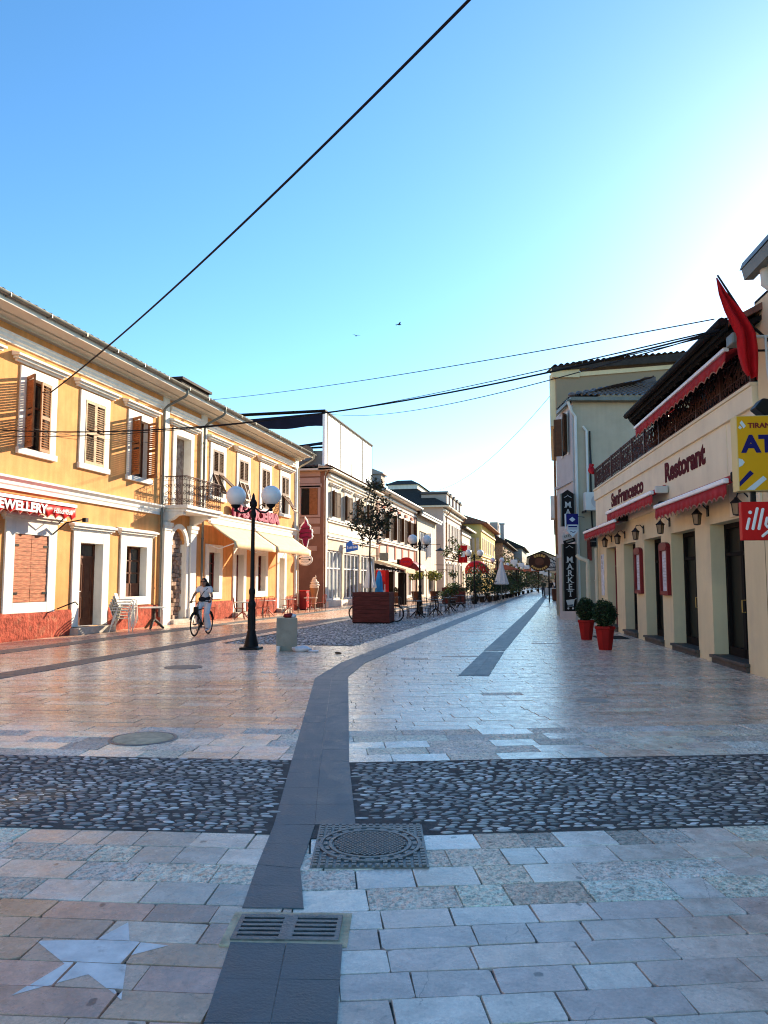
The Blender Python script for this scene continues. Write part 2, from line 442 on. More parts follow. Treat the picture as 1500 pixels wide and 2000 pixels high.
STAR_P = []
pav = MB(); pav.tone = []
prg = MB(); prg.tone = []
def paver(mb, poly, col, tilt, gap=.006, z=0, ch=.003):
    if poly is None: return
    a = shrink(poly, gap/2); b = shrink(poly, gap/2+ch); n = len(a)
    cx = sum(p[0] for p in b)/n; cy = sum(p[1] for p in b)/n
    tx, ty, tz = R.gauss(0, tilt), R.gauss(0, tilt), R.uniform(-.0018, .0018)
    if -2.5 < cx < -1.3 and 2.4 < cy < 3.6: STAR_P.append((b, cx, cy, z+tz, tx, ty))
    vs = [(x, y, z-.013) for x, y in a] + [(x, y, z+tz+tx*(x-cx)+ty*(y-cy)) for x, y in b]
    fs = [tuple(range(n, 2*n))] + [(i, (i+1) % n, n+(i+1) % n, n+i) for i in range(n)]
    mb.add(vs, fs); mb.tone.extend([(*col, 1)]*len(fs))
def tone_of(kind, x, y):
    k = noise.noise((x*.25, y*.25, 3.1))
    v = 1 + R.gauss(0, .10) + .12*k
    if kind == 'white':
        c = R.choice([(.62,.65,.64), (.58,.61,.62), (.66,.66,.63), (.50,.55,.57), (.63,.61,.57), (.42,.45,.45)])
    elif kind == 'pink':
        c = R.choice([(.48,.33,.28), (.47,.325,.285), (.48,.35,.26), (.42,.345,.30), (.50,.39,.32), (.40,.30,.26), (.54,.50,.45)])
    elif kind == 'grey':
        c = R.choice([(.46,.425,.42), (.43,.415,.42), (.49,.45,.43), (.45,.435,.445), (.51,.49,.48), (.42,.385,.39), (.52,.54,.54)])
    else:
        c = R.choice([(.54,.50,.46), (.51,.48,.45), (.57,.53,.50), (.50,.44,.39), (.53,.52,.50)])
    return tuple(max(.03, min(.86, q*v*w_)) for q, w_ in zip(c, (1.46, 1.21, .99)))
def rows(ang, pmin, pmax, bands, hps, jit=.0):
    ca, sa = cos(ang), sin(ang)
    for q0, q1, d, l0, l1, kind in bands:
        n = max(1, round((q1-q0)/d)); dq = (q1-q0)/n
        for i in range(n):
            a = q0+i*dq; b = a+dq
            p = pmin - R.uniform(0, l1)
            while p < pmax:
                l = R.uniform(l0, l1)
                quad = [(p*ca-a*sa, p*sa+a*ca), ((p+l)*ca-a*sa, (p+l)*sa+a*ca), ((p+l)*ca-b*sa, (p+l)*sa+b*ca), (p*ca-b*sa, p*sa+b*ca)]
                p += l
                pl = clip(quad, hps)
                if pl is None: continue
                x, y = pl[0]
                rough = (kind == 'white' and R.random() < .48) or (kind == 'mid' and R.random() < .012)
                dist = sqrt(x*x+y*y)
                if dist < 11:            # worn, chipped corners
                    o_ = []
                    n_ = len(pl)
                    for k_ in range(n_):
                        P0, P1, P2 = pl[k_-1], pl[k_], pl[(k_+1) % n_]
                        P1 = (P1[0]+R.gauss(0,.0022), P1[1]+R.gauss(0,.0022))
                        l1_ = sqrt((P0[0]-P1[0])**2+(P0[1]-P1[1])**2); l2_ = sqrt((P2[0]-P1[0])**2+(P2[1]-P1[1])**2)
                        if R.random() < .5 and l1_ > .12 and l2_ > .12:
                            c1, c2 = R.choice((R.uniform(.004,.012), R.uniform(.006,.035)))/l1_, R.uniform(.004,.022)/l2_
                            o_.append((P1[0]+(P0[0]-P1[0])*c1, P1[1]+(P0[1]-P1[1])*c1)); o_.append((P1[0]+(P2[0]-P1[0])*c2, P1[1]+(P2[1]-P1[1])*c2))
                        else: o_.append(P1)
                    pl = o_
                paver(prg if rough else pav, pl, tone_of(kind, x, y), .003 if dist < 9 else .0026, gap=.003 if dist < 12 else .005)
nearL = [(-1.5, 3.78, .198, .28, .52, 'pink'), (3.78, 4.83, .26, .20, .44, 'white'), (6.79, 8.2, .28, .35, .62, 'white'), (8.2, 16, .24, .45, .95, 'pink')]
nearR = [(-1.5, 3.79, .198, .25, .48, 'grey'), (3.79, 4.84, .26, .20, .46, 'white'), (6.79, 8.2, .28, .35, .62, 'white'), (8.2, 16, .24, .4, .8, 'mid')]
hpL = line_hp(BAND_A, BAND_B, 1); hpR = line_hp(BAND_A, BAND_B, -1)
rows(rad(8), -16, 4, nearL, [hpL, near, (-1, 0, 14.0), (0, -1, 1.0)])
rows(rad(17.5), -4, 8, nearR, [hpR, near, (1, 0, 5.5), (0, -1, 1.0)])
fb = [(12, 30, .26, .45, 1.0, 'pink'), (30, 75, .34, .6, 1.3, 'pink')]
fbm = [(12, 30, .26, .45, 1.0, 'mid'), (30, 75, .34, .6, 1.3, 'mid')]
rows(YAW, -20, 8, fb, [far, (1, 0, -9.0), (-1, 0, 14.2), (0, 1, 72)])
rows(YAW, -20, 20, fbm, [far, (1, 0, 4.5), (-1, 0, 9.0), (0, 1, 72)])
part('pavement', pav, M['paver'], kind='structure', recalc=False)
part('weathered_pavement', prg, M['paver_rough'], kind='structure', recalc=False)
fp = MB(); fp.tone = []
for i in range(90):
    for j in range(12):
        y0 = 72+i*3; x0 = -14.2+j*1.56
        fp.add([(x0,y0,-.002),(x0+1.55,y0,-.002),(x0+1.55,y0+2.98,-.002),(x0,y0+2.98,-.002)], [(0,1,2,3)]); fp.tone.append((*tone_of('mid', x0, y0), 1))
part('distant_pavement', fp, M['paver'], kind='structure', recalc=False)

# dark slate bands (laid flush, a few millimetres proud)
slabs = MB(); slabs.tone = None
def slab_run(pl, pr, step, cols=2):
    # pl, pr: left and right polylines of equal length
    for (a0, a1), (b0, b1) in zip(zip(pl, pl[1:]), zip(pr, pr[1:])):
        L = sqrt((a1[0]-a0[0])**2+(a1[1]-a0[1])**2); n = max(1, round(L/step))
        for i in range(n):
            t0, t1 = i/n, (i+1)/n
            A = [a0[k]+(a1[k]-a0[k])*t0 for k in (0,1)]; B = [b0[k]+(b1[k]-b0[k])*t0 for k in (0,1)]
            Cc = [b0[k]+(b1[k]-b0[k])*t1 for k in (0,1)]; D = [a0[k]+(a1[k]-a0[k])*t1 for k in (0,1)]
            for c in range(cols):
                f0, f1 = c/cols, (c+1)/cols
                q = [tuple(A[k]+(B[k]-A[k])*f0 for k in (0,1)), tuple(A[k]+(B[k]-A[k])*f1 for k in (0,1)),
                     tuple(D[k]+(Cc[k]-D[k])*f1 for k in (0,1)), tuple(D[k]+(Cc[k]-D[k])*f0 for k in (0,1))]
                a = shrink(q, .0012); z = .006+R.uniform(-.0008, .0008)
                slabs.add([(x, y, -.01) for x, y in a]+[(x, y, z) for x, y in a], [(4,5,6,7),(0,1,5,4),(1,2,6,5),(2,3,7,6),(3,0,4,7)])
slab_run([(-.95,1.5),(-1.24,2.65),(-1.40,3.24)], [(-.45,1.6),(-.78,2.75),(-.92,3.32)], .3)
slab_run([(-1.49,3.58),(-1.63,4.12)], [(-1.20,3.64),(-1.38,4.12)], .3, 1)
slab_run([(-1.63,4.12),(-1.79,4.80)], [(-1.38,4.12),(-1.53,4.85)], .35, 1)
slab_run([(-1.79,4.80),(-2.28,6.54),(-3.83,12.07)], [(-1.28,4.92),(-1.77,6.58),(-3.36,12.4)], .45)
slab_run([(-3.83,12.07),(-4.08,14.6),(-4.10,18),(-4.05,60),(-4.0,140)], [(-3.36,12.4),(-3.60,14.5),(-3.62,18),(-3.57,60),(-3.5,140)], .6)
slab_run([(-1.61,12.91),(-1.61,17.45)], [(-1.11,12.99),(-1.15,17.52)], .6)
slab_run([(-1.62,17.75),(-1.5,40),(-1.3,140)], [(-1.15,17.8),(-1.0,40),(-.75,140)], .7)
slab_run([(-9.3,3),(-9.3,70),(-9.2,140)], [(-8.75,3),(-8.75,70),(-8.7,140)], .7)
slab_run([(-12.35,3),(-12.35,70),(-12.3,140)], [(-11.75,3),(-11.75,70),(-11.7,140)], .7)
part('slate_bands', slabs, M['slate'], kind='structure', recalc=False)

# river pebbles set in mortar
peb = MB(); peb.tone = []
def pebble(x, y, a, lx, ly, h, z, n, ring):
    ca, sa = cos(a), sin(a); vs = []; sk = R.uniform(-.25, .25)
    for fr, hz in ring:
        for j in range(n):
            t = 2*pi*j/n + .3
            px, py = lx*fr*cos(t)*(1+.18*cos(t+sk*8)), ly*fr*sin(t)*(1+.15*sin(2*t+sk*9))
            vs.append((x+px*ca-py*sa, y+px*sa+py*ca, z+h*hz))
    k = len(ring); vs.append((x, y, z+h))
    fs = [(i*n+j, i*n+(j+1) % n, (i+1)*n+(j+1) % n, (i+1)*n+j) for i in range(k-1) for j in range(n)]
    fs += [((k-1)*n+j, (k-1)*n+(j+1) % n, k*n) for j in range(n)]
    peb.add(vs, fs)
    r = R.random(); d = R.uniform(.15, .28) if r < .5 else (R.uniform(.28, .46) if r < .82 else R.uniform(.48, .75))
    tint = R.choice([(1.08,1,.93), (1.12,1,.86), (1.06,1.0,.94), (1.08,.98,.95)])
    c = tuple(d*q for q in tint); peb.tone.extend([(*c, 1)]*len(fs))
RING = [(1.0, -.35), (.97, .25), (.78, .72), (.42, .95)]
def pebble_field(ang, p0, p1, q0, q1, test, sx, sy, n, ring, mort):
    ca, sa = cos(ang), sin(ang); q = q0 + sy*.45; i = 0
    while q < q1 - sy*.3:
        p = p0 + R.uniform(0, sx)
        while p < p1:
            l = sx*R.uniform(.62, 1.25)
            x0, y0 = (p+l/2), q+R.uniform(-.22, .22)*sy
            x, y = x0*ca-y0*sa, x0*sa+y0*ca
            if test(x, y) and R.random() > .10:
                pebble(x, y, ang+R.gauss(0, .13), l*.42, sy*R.uniform(.24, .38)*R.choice((1,1,1.15)), sy*R.uniform(.10, .20), mort, n, ring)
            p += l
        q += sy
rt = lambda x, y: (x-(-1.42))*(12.4-5.0)-(y-5.0)*(-3.36+1.30) > 0
bandL = lambda x, y: x < -1.79 - (y-4.80)*(.49/1.74) - .03
bandR = lambda x, y: x > -1.28 - (y-4.92)*(.49/1.66) + .03
pebble_field(rad(8), -9, 0, 4.84, 6.78, bandL, .098, .046, 10, RING, .002)
pebble_field(rad(17.5), -2, 7, 4.86, 6.78, lambda x, y: bandR(x, y) and not (x < -.78 and y < 5.06), .098, .046, 10, RING, .002)
mor = MB()
def strip(ang, p0, p1, q0, q1, hps, z):
    ca, sa = cos(ang), sin(ang)
    q = clip([(p*ca-q_*sa, p*sa+q_*ca) for p, q_ in ((p0,q0),(p1,q0),(p1,q1),(p0,q1))], hps)
    mor.prism(q, 'z', -.012, z)
strip(rad(8), -9, 2, 4.83, 6.79, [hpL], .003)
strip(rad(17.5), -4, 7.5, 4.84, 6.79, [hpR], .003)
for y0, y1 in ((18.35, 38.2), (39.4, 62), (63.2, 90)):
    mor.prism([(-8.35,y0+.15),(-4.85,y0-.12),(-4.8,y1),(-8.35,y1)], 'z', -.012, .004)
part('pebble_mortar', mor, M['mortar'], kind='structure')
pebble_field(0, -8.3, -4.85, 18.35, 38.1, lambda x, y: True, .125, .085, 6, [(1,-.3),(.85,.55)], .004)
pebble_field(0, -8.3, -4.85, 39.4, 60, lambda x, y: True, .19, .15, 5, [(1,-.3),(.8,.6)], .004)
part('pebble_paving', peb, M['pebble'], kind='structure', recalc=False, smooth=180)

# white marble star set into the pavement
star = [(-1.94,3.33),(-1.835,3.165),(-1.65,3.165),(-1.77,3.04),(-1.61,2.73),(-1.84,2.87),(-2.03,2.665),(-1.985,2.925),(-2.23,3.075),(-1.985,3.14)]
st = MB(); cx = sum(p[0] for p in star)/10; cy = sum(p[1] for p in star)/10
for b, bx_, by_, zz, tx, ty in STAR_P:          # the star's pieces are let into each paving stone
    n = len(b); hp = []
    for i in range(n):
        h = line_hp(b[i], b[(i+1) % n], 1)
        if h[0]*bx_+h[1]*by_ > h[2]: h = (-h[0], -h[1], -h[2])
        hp.append(h)
    for i in range(10):
        tri = clip([star[i], star[(i+1) % 10], (cx, cy)], hp)
        if tri: st.add([(x, y, zz+tx*(x-bx_)+ty*(y-by_)+.0011) for x, y in tri], [tuple(range(len(tri)))])
part('star_inlay', st, M['star_white'], kind='structure')

# square cast-iron manhole with round lid
def rotf(a): return Vector((cos(a), sin(a), 0)), Vector((-sin(a), cos(a), 0)), Vector((0,0,1))
t = thing('manhole_cover', 'square cast iron manhole frame with a round patterned lid beside the slate band', 'manhole cover', (-1.10, 4.57, 0), rad(13))
b = MB().box(-.325,.325,-.37,.37,-.01,.007)
n = 15
for i in range(n):
    for j in range(17):
        x = -.30+.60*i/(n-1); y = -.345+.69*j/16
        if sqrt(x*x+y*y) > .305: b.box(x-.012, x+.012, y-.013, y+.013, .007, .017)
part('frame', b, M['cast_iron'], t)
b = MB()
for r in (.292, .235):
    b.lathe([(r-.011,.006),(r-.010,.018),(r+.010,.018),(r+.011,.006)], 48)
b.lathe([(.0,.006),(.29,.006),(.29,.0095),(0,.0095)], 40)
for i in range(-11, 12):
    for j in range(-11, 12):
        x, y = (i+j)*.0145, (i-j)*.0145
        if x*x+y*y < .21**2: b.obx((x,y,0), (.707,.707,0), (-.707,.707,0), (0,0,1), -.0072, .0072, -.0072, .0072, .009, .018)
for k in range(20):
    a = 2*pi*k/20; b.obx((.263*cos(a), .263*sin(a), 0), (cos(a),sin(a),0), (-sin(a),cos(a),0), (0,0,1), -.012, .012, -.024, .024, .009, .016)
part('lid', b, M['cast_iron'], t)
t = thing('drain_grate', 'slotted iron drain grate with two columns of slots set in the slate band', 'drain grate', (-1.20, 3.42, 0), rad(11))
b = MB().box(-.275,.275,-.165,.165,-.012,.0055)
part('concrete_surround', b, M['cover_concrete'], t, bevel=.002)
b = MB()
b.box(-.235,.235,-.125,-.105,.002,.013); b.box(-.235,.235,.105,.125,.002,.013); b.box(-.235,-.215,-.105,.105,.002,.013); b.box(.215,.235,-.105,.105,.002,.013); b.box(-.03,.03,-.105,.105,.002,.013)
for i in range(6):
    y = -.105+.21*i/5
    for x0, x1 in ((-.215,-.03), (.03,.215)): b.box(x0, x1, max(y-.011,-.105), min(y+.011,.105), .002, .0125)
part('bars', b, M['cast_iron'], t)
part('pit_shade', MB().box(-.22,.22,-.11,.11,.0056,.0062), M['pit_shade'], t)  # flat black sheet painted for the dark of the shaft below the bars
t = thing('round_cover', 'round sand coloured concrete manhole cover in the pale paving', 'manhole cover', (-4.03, 7.10, 0))
part('lid', MB().lathe([(.0,-.005),(.29,-.005),(.29,.009),(.27,.011),(0,.011)], 40), M['cover_concrete'], t, smooth=30)
part('rim', MB().lathe([(.30,-.005),(.30,.008),(.33,.008),(.34,-.005)], 40), M['cast_iron'], t)
t = thing('dark_cover', 'flat dark round manhole cover in the pink paving before the lamp', 'manhole cover', (-6.67, 13.1, 0))
part('lid', MB().lathe([(0,-.005),(.34,-.005),(.34,.007),(0,.007)], 32), M['cast_iron'], t)
t = thing('light_cover', 'small pale round cover in the paving near the restaurant', 'manhole cover', (.45, 10.6, 0))
part('lid', MB().lathe([(0,-.005),(.2,-.005),(.2,.006),(0,.006)], 24), M['stone'], t)
# ------------------------------------------------------------------ facade helpers (x = out of the wall, y = along it)
def wall_grid(mb, y0, y1, z0, z1, ops, depth=.25, x=0, m=0, mr=None):
    ys = sorted({y0, y1} | {v for o in ops for v in o[:2] if y0 < v < y1}); zs = sorted({z0, z1} | {v for o in ops for v in o[2:4] if z0 < v < z1})
    for a, b in zip(ys, ys[1:]):
        for c, d in zip(zs, zs[1:]):
            my, mz = (a+b)/2, (c+d)/2
            if any(o[0] < my < o[1] and o[2] < mz < o[3] for o in ops): continue
            mb.add([(x,a,c),(x,b,c),(x,b,d),(x,a,d)], [(0,1,2,3)], m)
    k = m if mr is None else mr
    for a, b, c, d in ops:
        p = x-depth
        mb.add([(x,a,c),(p,a,c),(p,a,d),(x,a,d)], [(0,1,2,3)], k); mb.add([(x,b,c),(p,b,c),(p,b,d),(x,b,d)], [(3,2,1,0)], k)
        mb.add([(x,a,d),(p,a,d),(p,b,d),(x,b,d)], [(0,1,2,3)], k); mb.add([(x,a,c),(p,a,c),(p,b,c),(x,b,c)], [(3,2,1,0)], k)
def shell(mb, y0, y1, z0, z1, back, m=0, x=0):
    mb.add([(x,y0,z0),(back,y0,z0),(back,y0,z1),(x,y0,z1)], [(0,1,2,3)], m)
    mb.add([(x,y1,z0),(back,y1,z0),(back,y1,z1),(x,y1,z1)], [(3,2,1,0)], m)
    mb.add([(back,y0,z0),(back,y1,z0),(back,y1,z1),(back,y0,z1)], [(0,1,2,3)], m)
    mb.add([(x,y0,z1),(back,y0,z1),(back,y1,z1),(x,y1,z1)], [(0,1,2,3)], m)
def ring(mb, y0, y1, z0, z1, w, x0, x1, m=0, bottom=True):
    mb.box(x0,x1,y0-w,y0,z0,z1+w,m); mb.box(x0,x1,y1,y1+w,z0,z1+w,m); mb.box(x0,x1,y0,y1,z1,z1+w,m)
    if bottom: mb.box(x0,x1,y0-w,y1+w,z0-w,z0,m)
def hood(mb, y0, y1, z, d=.24, m=0):
    mb.box(.001,d*.35,y0+.12,y1-.12,z-.10,z-.04,m); mb.box(.001,d*.7,y0+.06,y1-.06,z-.04,z+.03,m)
    mb.add([(.001,y0,z+.03),(d,y0,z+.03),(d,y1,z+.03),(.001,y1,z+.03),(.001,y0,z+.15),(d,y0,z+.09),(d,y1,z+.09),(.001,y1,z+.15)],
           [(0,3,2,1),(4,5,6,7),(0,1,5,4),(1,2,6,5),(2,3,7,6),(3,0,4,7)], m)
def leaf(mb, hinge, ex, ez, w, h, louvre=.07, m=0, mid=True, solid=False):
    # ex: along the leaf's width away from the hinge; ez: up the leaf
    ex, ez = Vector(ex).normalized(), Vector(ez).normalized(); ey = ez.cross(ex); o = Vector(hinge); t = .02
    B = lambda a,b,c,d: mb.obx(o, ex, ey, ez, a, b, -t, t, c, d, m)
    B(0,.06,0,h); B(w-.06,w,0,h); B(.06,w-.06,0,.09); B(.06,w-.06,h-.08,h)
    if mid: B(.06,w-.06,h*.47,h*.47+.1)
    if solid:
        mb.obx(o, ex, ey, ez, .06, w-.06, -.008, .008, .09, h-.08, m); return
    z = .12
    while z < h-.11:
        if not (mid and h*.47-.04 < z < h*.47+.12):
            d = (ey*.75+ez*-.66).normalized(); nrm = ex.cross(d)
            mb.obx(o+ez*z, ex, d, nrm, .06, w-.06, -.028, .028, -.005, .005, m)
        z += louvre
def up_window(root, yc, zb, zt, w, style, sm=None, hoodz=.27, solid=False):
    """white surround > dark casement, sill, hood, shutters"""
    y0, y1 = yc-w/2, yc+w/2
    b = MB(); ring(b, y0, y1, zb, zt, .26, -.004, .045, bottom=False)
    wn = part('window', b, M['white_trim'], root, bevel=.008)
    part('sill', MB().box(-.01,.09,y0-.30,y1+.30,zb-.17,zb), M['white_trim'], wn, bevel=.01)
    if hoodz: 
        hb = MB(); hood(hb, y0-.6, y1+.6, zt+hoodz+.14); part('hood', hb, M['white_trim'], wn)
    b = MB(); b.box(-.22,-.20,y0,y1,zb,zt,0)
    for a, c, d, e in ((y0,y0+.06,zb,zt),(y1-.06,y1,zb,zt),(yc-.04,yc+.04,zb,zt),(y0,y1,zt-.06,zt),(y0,y1,zb,zb+.08),(y0,y1,zb+(zt-zb)*.62,zb+(zt-zb)*.62+.05)): b.box(-.199,-.16,a,c,d,e,1)
    part('casement', b, [M['glass_dark'], M['door_brown']], wn)
    h = zt-zb-.02; sm = sm or M['shutter_brown']
    def full(side, ang):
        mb = MB(); s = -1 if side == 'n' else 1         # n: hinge at the near end (small y)
        hy = y0+.01 if side == 'n' else y1-.01; d = 1 if side == 'n' else -1
        leaf(mb, (.035, hy, zb+.01), (sin(ang), d*cos(ang), 0), (0,0,1), w/2-.012, h, solid=solid)
        part('shutter', mb, sm, wn)
    def propped(side, ang):
        mb = MB(); d = 1 if side == 'n' else -1; hy = y0+.01 if side == 'n' else y1-.01
        hh = h*.5
        leaf(mb, (.035, hy, zb+.01+hh), (0,d,0), (0,0,1), w/2-.012, h-hh, mid=False)
        top = Vector((.035, hy, zb+hh)); dn = Vector((sin(ang),0,-cos(ang)))
        leaf(mb, top+dn*hh, (0,d,0), -dn, w/2-.012, hh, mid=False)
        part('shutter', mb, sm, wn)
    for side, k, a in style:
        (full if k == 'f' else propped)(side, rad(a))
    return wn
def lower_opening(root, y0, y1, zb, zt, w=.36, fill='window', hd=True, zbot=None):
    b = MB(); zs = zb if zbot is None else zbot
    b.box(-.004,.05,y0-w,y0,zs,zt+w,0); b.box(-.004,.05,y1,y1+w,zs,zt+w,0); b.box(-.004,.05,y0,y1,zt,zt+w,0)
    if fill != 'door': b.box(-.004,.05,y0,y1,zs,zb,0)
    f = part('door' if fill == 'door' else 'window', b, M['white_trim'], root, bevel=.008)
    if hd:
        hb = MB(); hood(hb, y0-w-.2, y1+w+.2, zt+w+.09, .2); part('hood', hb, M['white_trim'], f)
    return f
def awning(root, ya, yb, x0, z0, x1, z1, drop, cm, vm=None, scal=0, bar=None, fr=1, thick=.02, edge=None, nodrape=False):
    """fabric sheet from the wall (x0,z0) to the front bar (x1,z1) and a hanging valance"""
    g = []
    for i in range(5):
        t = i/4; g.append([(x0+(x1-x0)*t, ya+(yb-ya)*j/14, z0+(z1-z0)*t-.035*sin(pi*t)*(1 if j % 2 else .55)) for j in range(15)])
    part('canopy', MB().sheet(g), cm, root, solid=thick, smooth=60, recalc=False)
    n = max(2, round((yb-ya)/scal)) if scal else 1
    top, bot = [], []
    per = 6 if scal else 12
    for i in range(n*per+1):
        y = ya+(yb-ya)*i/(n*per); ph = (i % per)/per
        dz = drop*(1-.26*abs(cos(pi*ph))) if scal else drop
        wob = .012*sin(y*9)
        top.append((x1+.012, y, z1+.01)); bot.append((x1+.02+wob, y, z1-dz))
    va = part('valance', MB().sheet([top, bot]), vm or cm, root, solid=.012, recalc=False, smooth=60)
    if edge:
        part('trim', MB().tube([(p[0]+.004, p[1], p[2]) for p in bot], .011, 5), edge, va, smooth=60)
    if bar:
        part('front_bar', MB().box(x1-.03,x1+.05,ya-.02,yb+.02,z1,z1+.09), bar, root, bevel=.01)
    return va

# ================================================================== the orange townhouse
WX = -14.0
org(0, 20, 0)
H = thing('townhouse', 'long orange plastered townhouse with louvred shutters, white trim and a red plinth', 'building', (WX, 20, 0))
ups = [10.35, 13.05, 15.75, 18.47, 21.17, 23.85, 30.2, 32.95, 35.75, 38.55]
UZ0, UZ1, UW = 5.16, 7.14, 1.06
ops = [(y-UW/2, y+UW/2, UZ0, UZ1) for y in ups]
ops += [(26.45, 27.65, 4.36, 7.14)]
low = [(17.72, 19.12, 1.0, 2.84, 'planks'), (20.62, 21.80, .22, 2.74, 'door'), (23.18, 24.48, 1.06, 2.76, 'window'),
       (14.9, 16.2, 1.0, 2.84, 'window'), (11.6, 12.8, .2, 2.74, 'door'),
       (29.47, 30.47, 1.12, 2.80, 'window'), (32.26, 33.10, .2, 2.80, 'door'), (34.86, 35.84, 1.12, 2.84, 'window'), (37.78, 38.56, .15, 2.80, 'door')]
ops += [o[:4] for o in low] + [(26.2, 27.36, .15, 3.58)]
b = MB(); wall_grid(b, -2, 40.7, 0, 8.42, ops, .3, mr=1); shell(b, -2, 40.7, 0, 8.42, -9)
part('wall', b, [M['orange_plaster'], M['white_trim']], H, recalc=False)
# plinth, broken by doors
segs = [(-2,11.24),(13.16,20.26),(22.16,25.5),(28.1,31.9),(33.46,37.42),(38.92,40.7)]
for a, c in segs:
    b = MB(); n = max(2, int((c-a)/.35)); g0 = []
    for k in range(4):
        z = (0,.3,.62,.74)[k]
        g0.append([(.07+.02*noise.noise((y*2.2, z*3, 4))+(-.03 if k == 3 else 0), y, z+(.02*noise.noise((y*3, 1, 7)) if k == 3 else 0)) for y in [a+(c-a)*i/n for i in range(n+1)]])
    g0.append([(-.01, p[1], p[2]+.01) for p in g0[-1]])
    b.sheet(g0)
    b.add([(p[0],p[1],p[2]) for p in (g0[0][0],g0[1][0],g0[2][0],g0[3][0])]+[(-.01,a,.74),(-.01,a,0)], [(0,1,2,3,4,5)]); b.add([(p[0],p[1],p[2]) for p in (g0[0][-1],g0[1][-1],g0[2][-1],g0[3][-1])]+[(-.01,c,.74),(-.01,c,0)], [(5,4,3,2,1,0)])
    part('plinth', b, M['red_plinth'], H, recalc=False)
# cornices
b = MB()
def run_profile(mb, prof, y0, y1, m=0):      # prof: (x,z) closed polygon
    mb.prism(prof, 'y', y0, y1, m)
cor1 = [(-.01,7.86),(.06,7.86),(.06,7.93),(.10,7.96),(.10,8.04),(.14,8.08),(.14,8.12),(-.01,8.12)]
for a, c in ((-2,25.36),(25.9,28.5),(29.1,40.1)): run_profile(b, cor1, a, c)
cor2 = [(-.01,3.98),(.07,3.98),(.07,4.08),(.10,4.12),(.10,4.2),(.19,4.27),(.19,4.33),(-.01,4.36)]
run_profile(b, cor2, -2, 25.5); run_profile(b, [(x,z+.12) for x, z in cor2], 28.95, 40.6)
part('cornice', b, M['white_trim'], H)
# pilasters at the balcony bay and the far corner
for a, c in ((25.40,25.86),(28.55,29.05),(40.15,40.69)): part('pilaster', MB().box(-.01,.05,a,c,4.4,8.40), M['white_trim'], H, bevel=.008)
for a, c in ((25.52,26.0),(27.62,28.1)):
    b = MB(); b.box(-.01,.14,a,c,.55,3.45); b.box(-.01,.17,a-.05,c+.05,3.45,3.6); b.box(-.01,.2,a-.09,c+.09,3.6,3.74); b.box(-.01,.18,a-.04,c+.04,0,.56); part('pilaster', b, M['white_trim'], H, bevel=.008)
part('pilaster', MB().box(-.01,.05,40.2,40.69,.75,4.1), M['white_trim'], H, bevel=.008)
# eaves, gutter, downpipes, roof
b = MB(); run_profile(b, [(-.3,8.42),(.0,8.36),(.12,8.38),(.12,8.44),(.30,8.47),(.30,8.52),(.78,8.58),(.78,8.66),(-.3,8.66)], -2.2, 41.0)
part('eaves', b, M['soffit'], H)
b = MB(); run_profile(b, [(.78,8.50),(.81,8.50),(.81,8.70),(.78,8.70)], -2.2, 41.0); part('fascia_board', b, M['white_trim'], H)
b = MB(); gp = [(.90+.085*cos(pi+pi*i/8), 8.70+.085*sin(pi+pi*i/8)) for i in range(9)]; gp += [(.90+.075*cos(2*pi-pi*i/8), 8.70+.075*sin(2*pi-pi*i/8)) for i in range(9)]
run_profile(b, gp, -2.2, 41.05)
for i in range(27): b.box(.80,.985,-1.6+i*1.6,-1.57+i*1.6,8.60,8.705)
part('gutter', b, M['gutter_metal'], H, smooth=40)
def tiles(mb, P, na, nb, W, amp=.05, step=.03, res=6, keep=None, m=0):
    """barrel-tiled slope: P(u,v)->point,normal; u along the eave in metres/W, v up the slope"""
    g = []
    nv = nb*2
    for r in range(nv+1):
        k = r//2; v = (k + (0 if r % 2 == 0 else .96))/nb; v = min(v, 1)
        off = step if r % 2 == 0 else 0
        row = []
        for c in range(na*res+1):
            u = c/(na*res); ph = (c % res)/res
            p, nr = P(u, v); h = amp*abs(sin(pi*ph)) + off
            row.append(tuple(Vector(p)+Vector(nr)*h))
        g.append(row)
    nr_, nc = len(g), len(g[0])
    vs = [p for row in g for p in row]; fs = []
    for i in range(nr_-1):
        for j in range(nc-1):
            if keep is None or keep((j+.5)/(nc-1), (i+.5)/(nr_-1)): fs.append((i*nc+j, i*nc+j+1, (i+1)*nc+j+1, (i+1)*nc+j))
    mb.add(vs, fs, m)
b = MB(); sl = (Vector((-5,0,2.0))).normalized(); nrm = Vector((2.0,0,5)).normalized()
tiles(b, lambda u, v: ((.86-5.2*v, -2.2+43.2*u, 8.70+2.05*v), nrm), 140, 14, 0, res=4)
b.add([(-4.3,-2.2,10.72),(-4.3,41,10.72),(-9.8,41,8.6),(-9.8,-2.2,8.6)], [(0,1,2,3)])
b.add([(.86,-2.2,8.68),(-4.3,-2.2,10.72),(-9.8,-2.2,8.6)], [(0,1,2)]); b.add([(.86,41,8.68),(-4.3,41,10.72),(-9.8,41,8.6)], [(2,1,0)])
rf = part('roof', b, M['roof_tile'], H, recalc=False)
b = MB().box(-.9,.1,26.6,29.0,8.9,9.32); b.box(-1,.2,26.5,29.1,9.32,9.42); part('dormer', b, M['roof_dark'], rf)
def downpipe(root, y, m, x=.13, ztop=8.62, zb=.25, xg=.9, r=.05):
    b = MB(); b.tube([(xg,y+.25,ztop),(xg,y+.25,ztop-.16),(xg-.06,y+.22,ztop-.26),(x+.12,y+.04,ztop-.62),(x,y,ztop-.75),(x,y,zb+.2),(x,y,zb)], r, 8)
    for z in (1.4,3.3,5.4,7.2): b.lathe([(r,-.03),(r+.014,-.03),(r+.014,.03),(r,.03)], 10, (x,y,z))
    return part('downpipe', b, m, root, smooth=50)
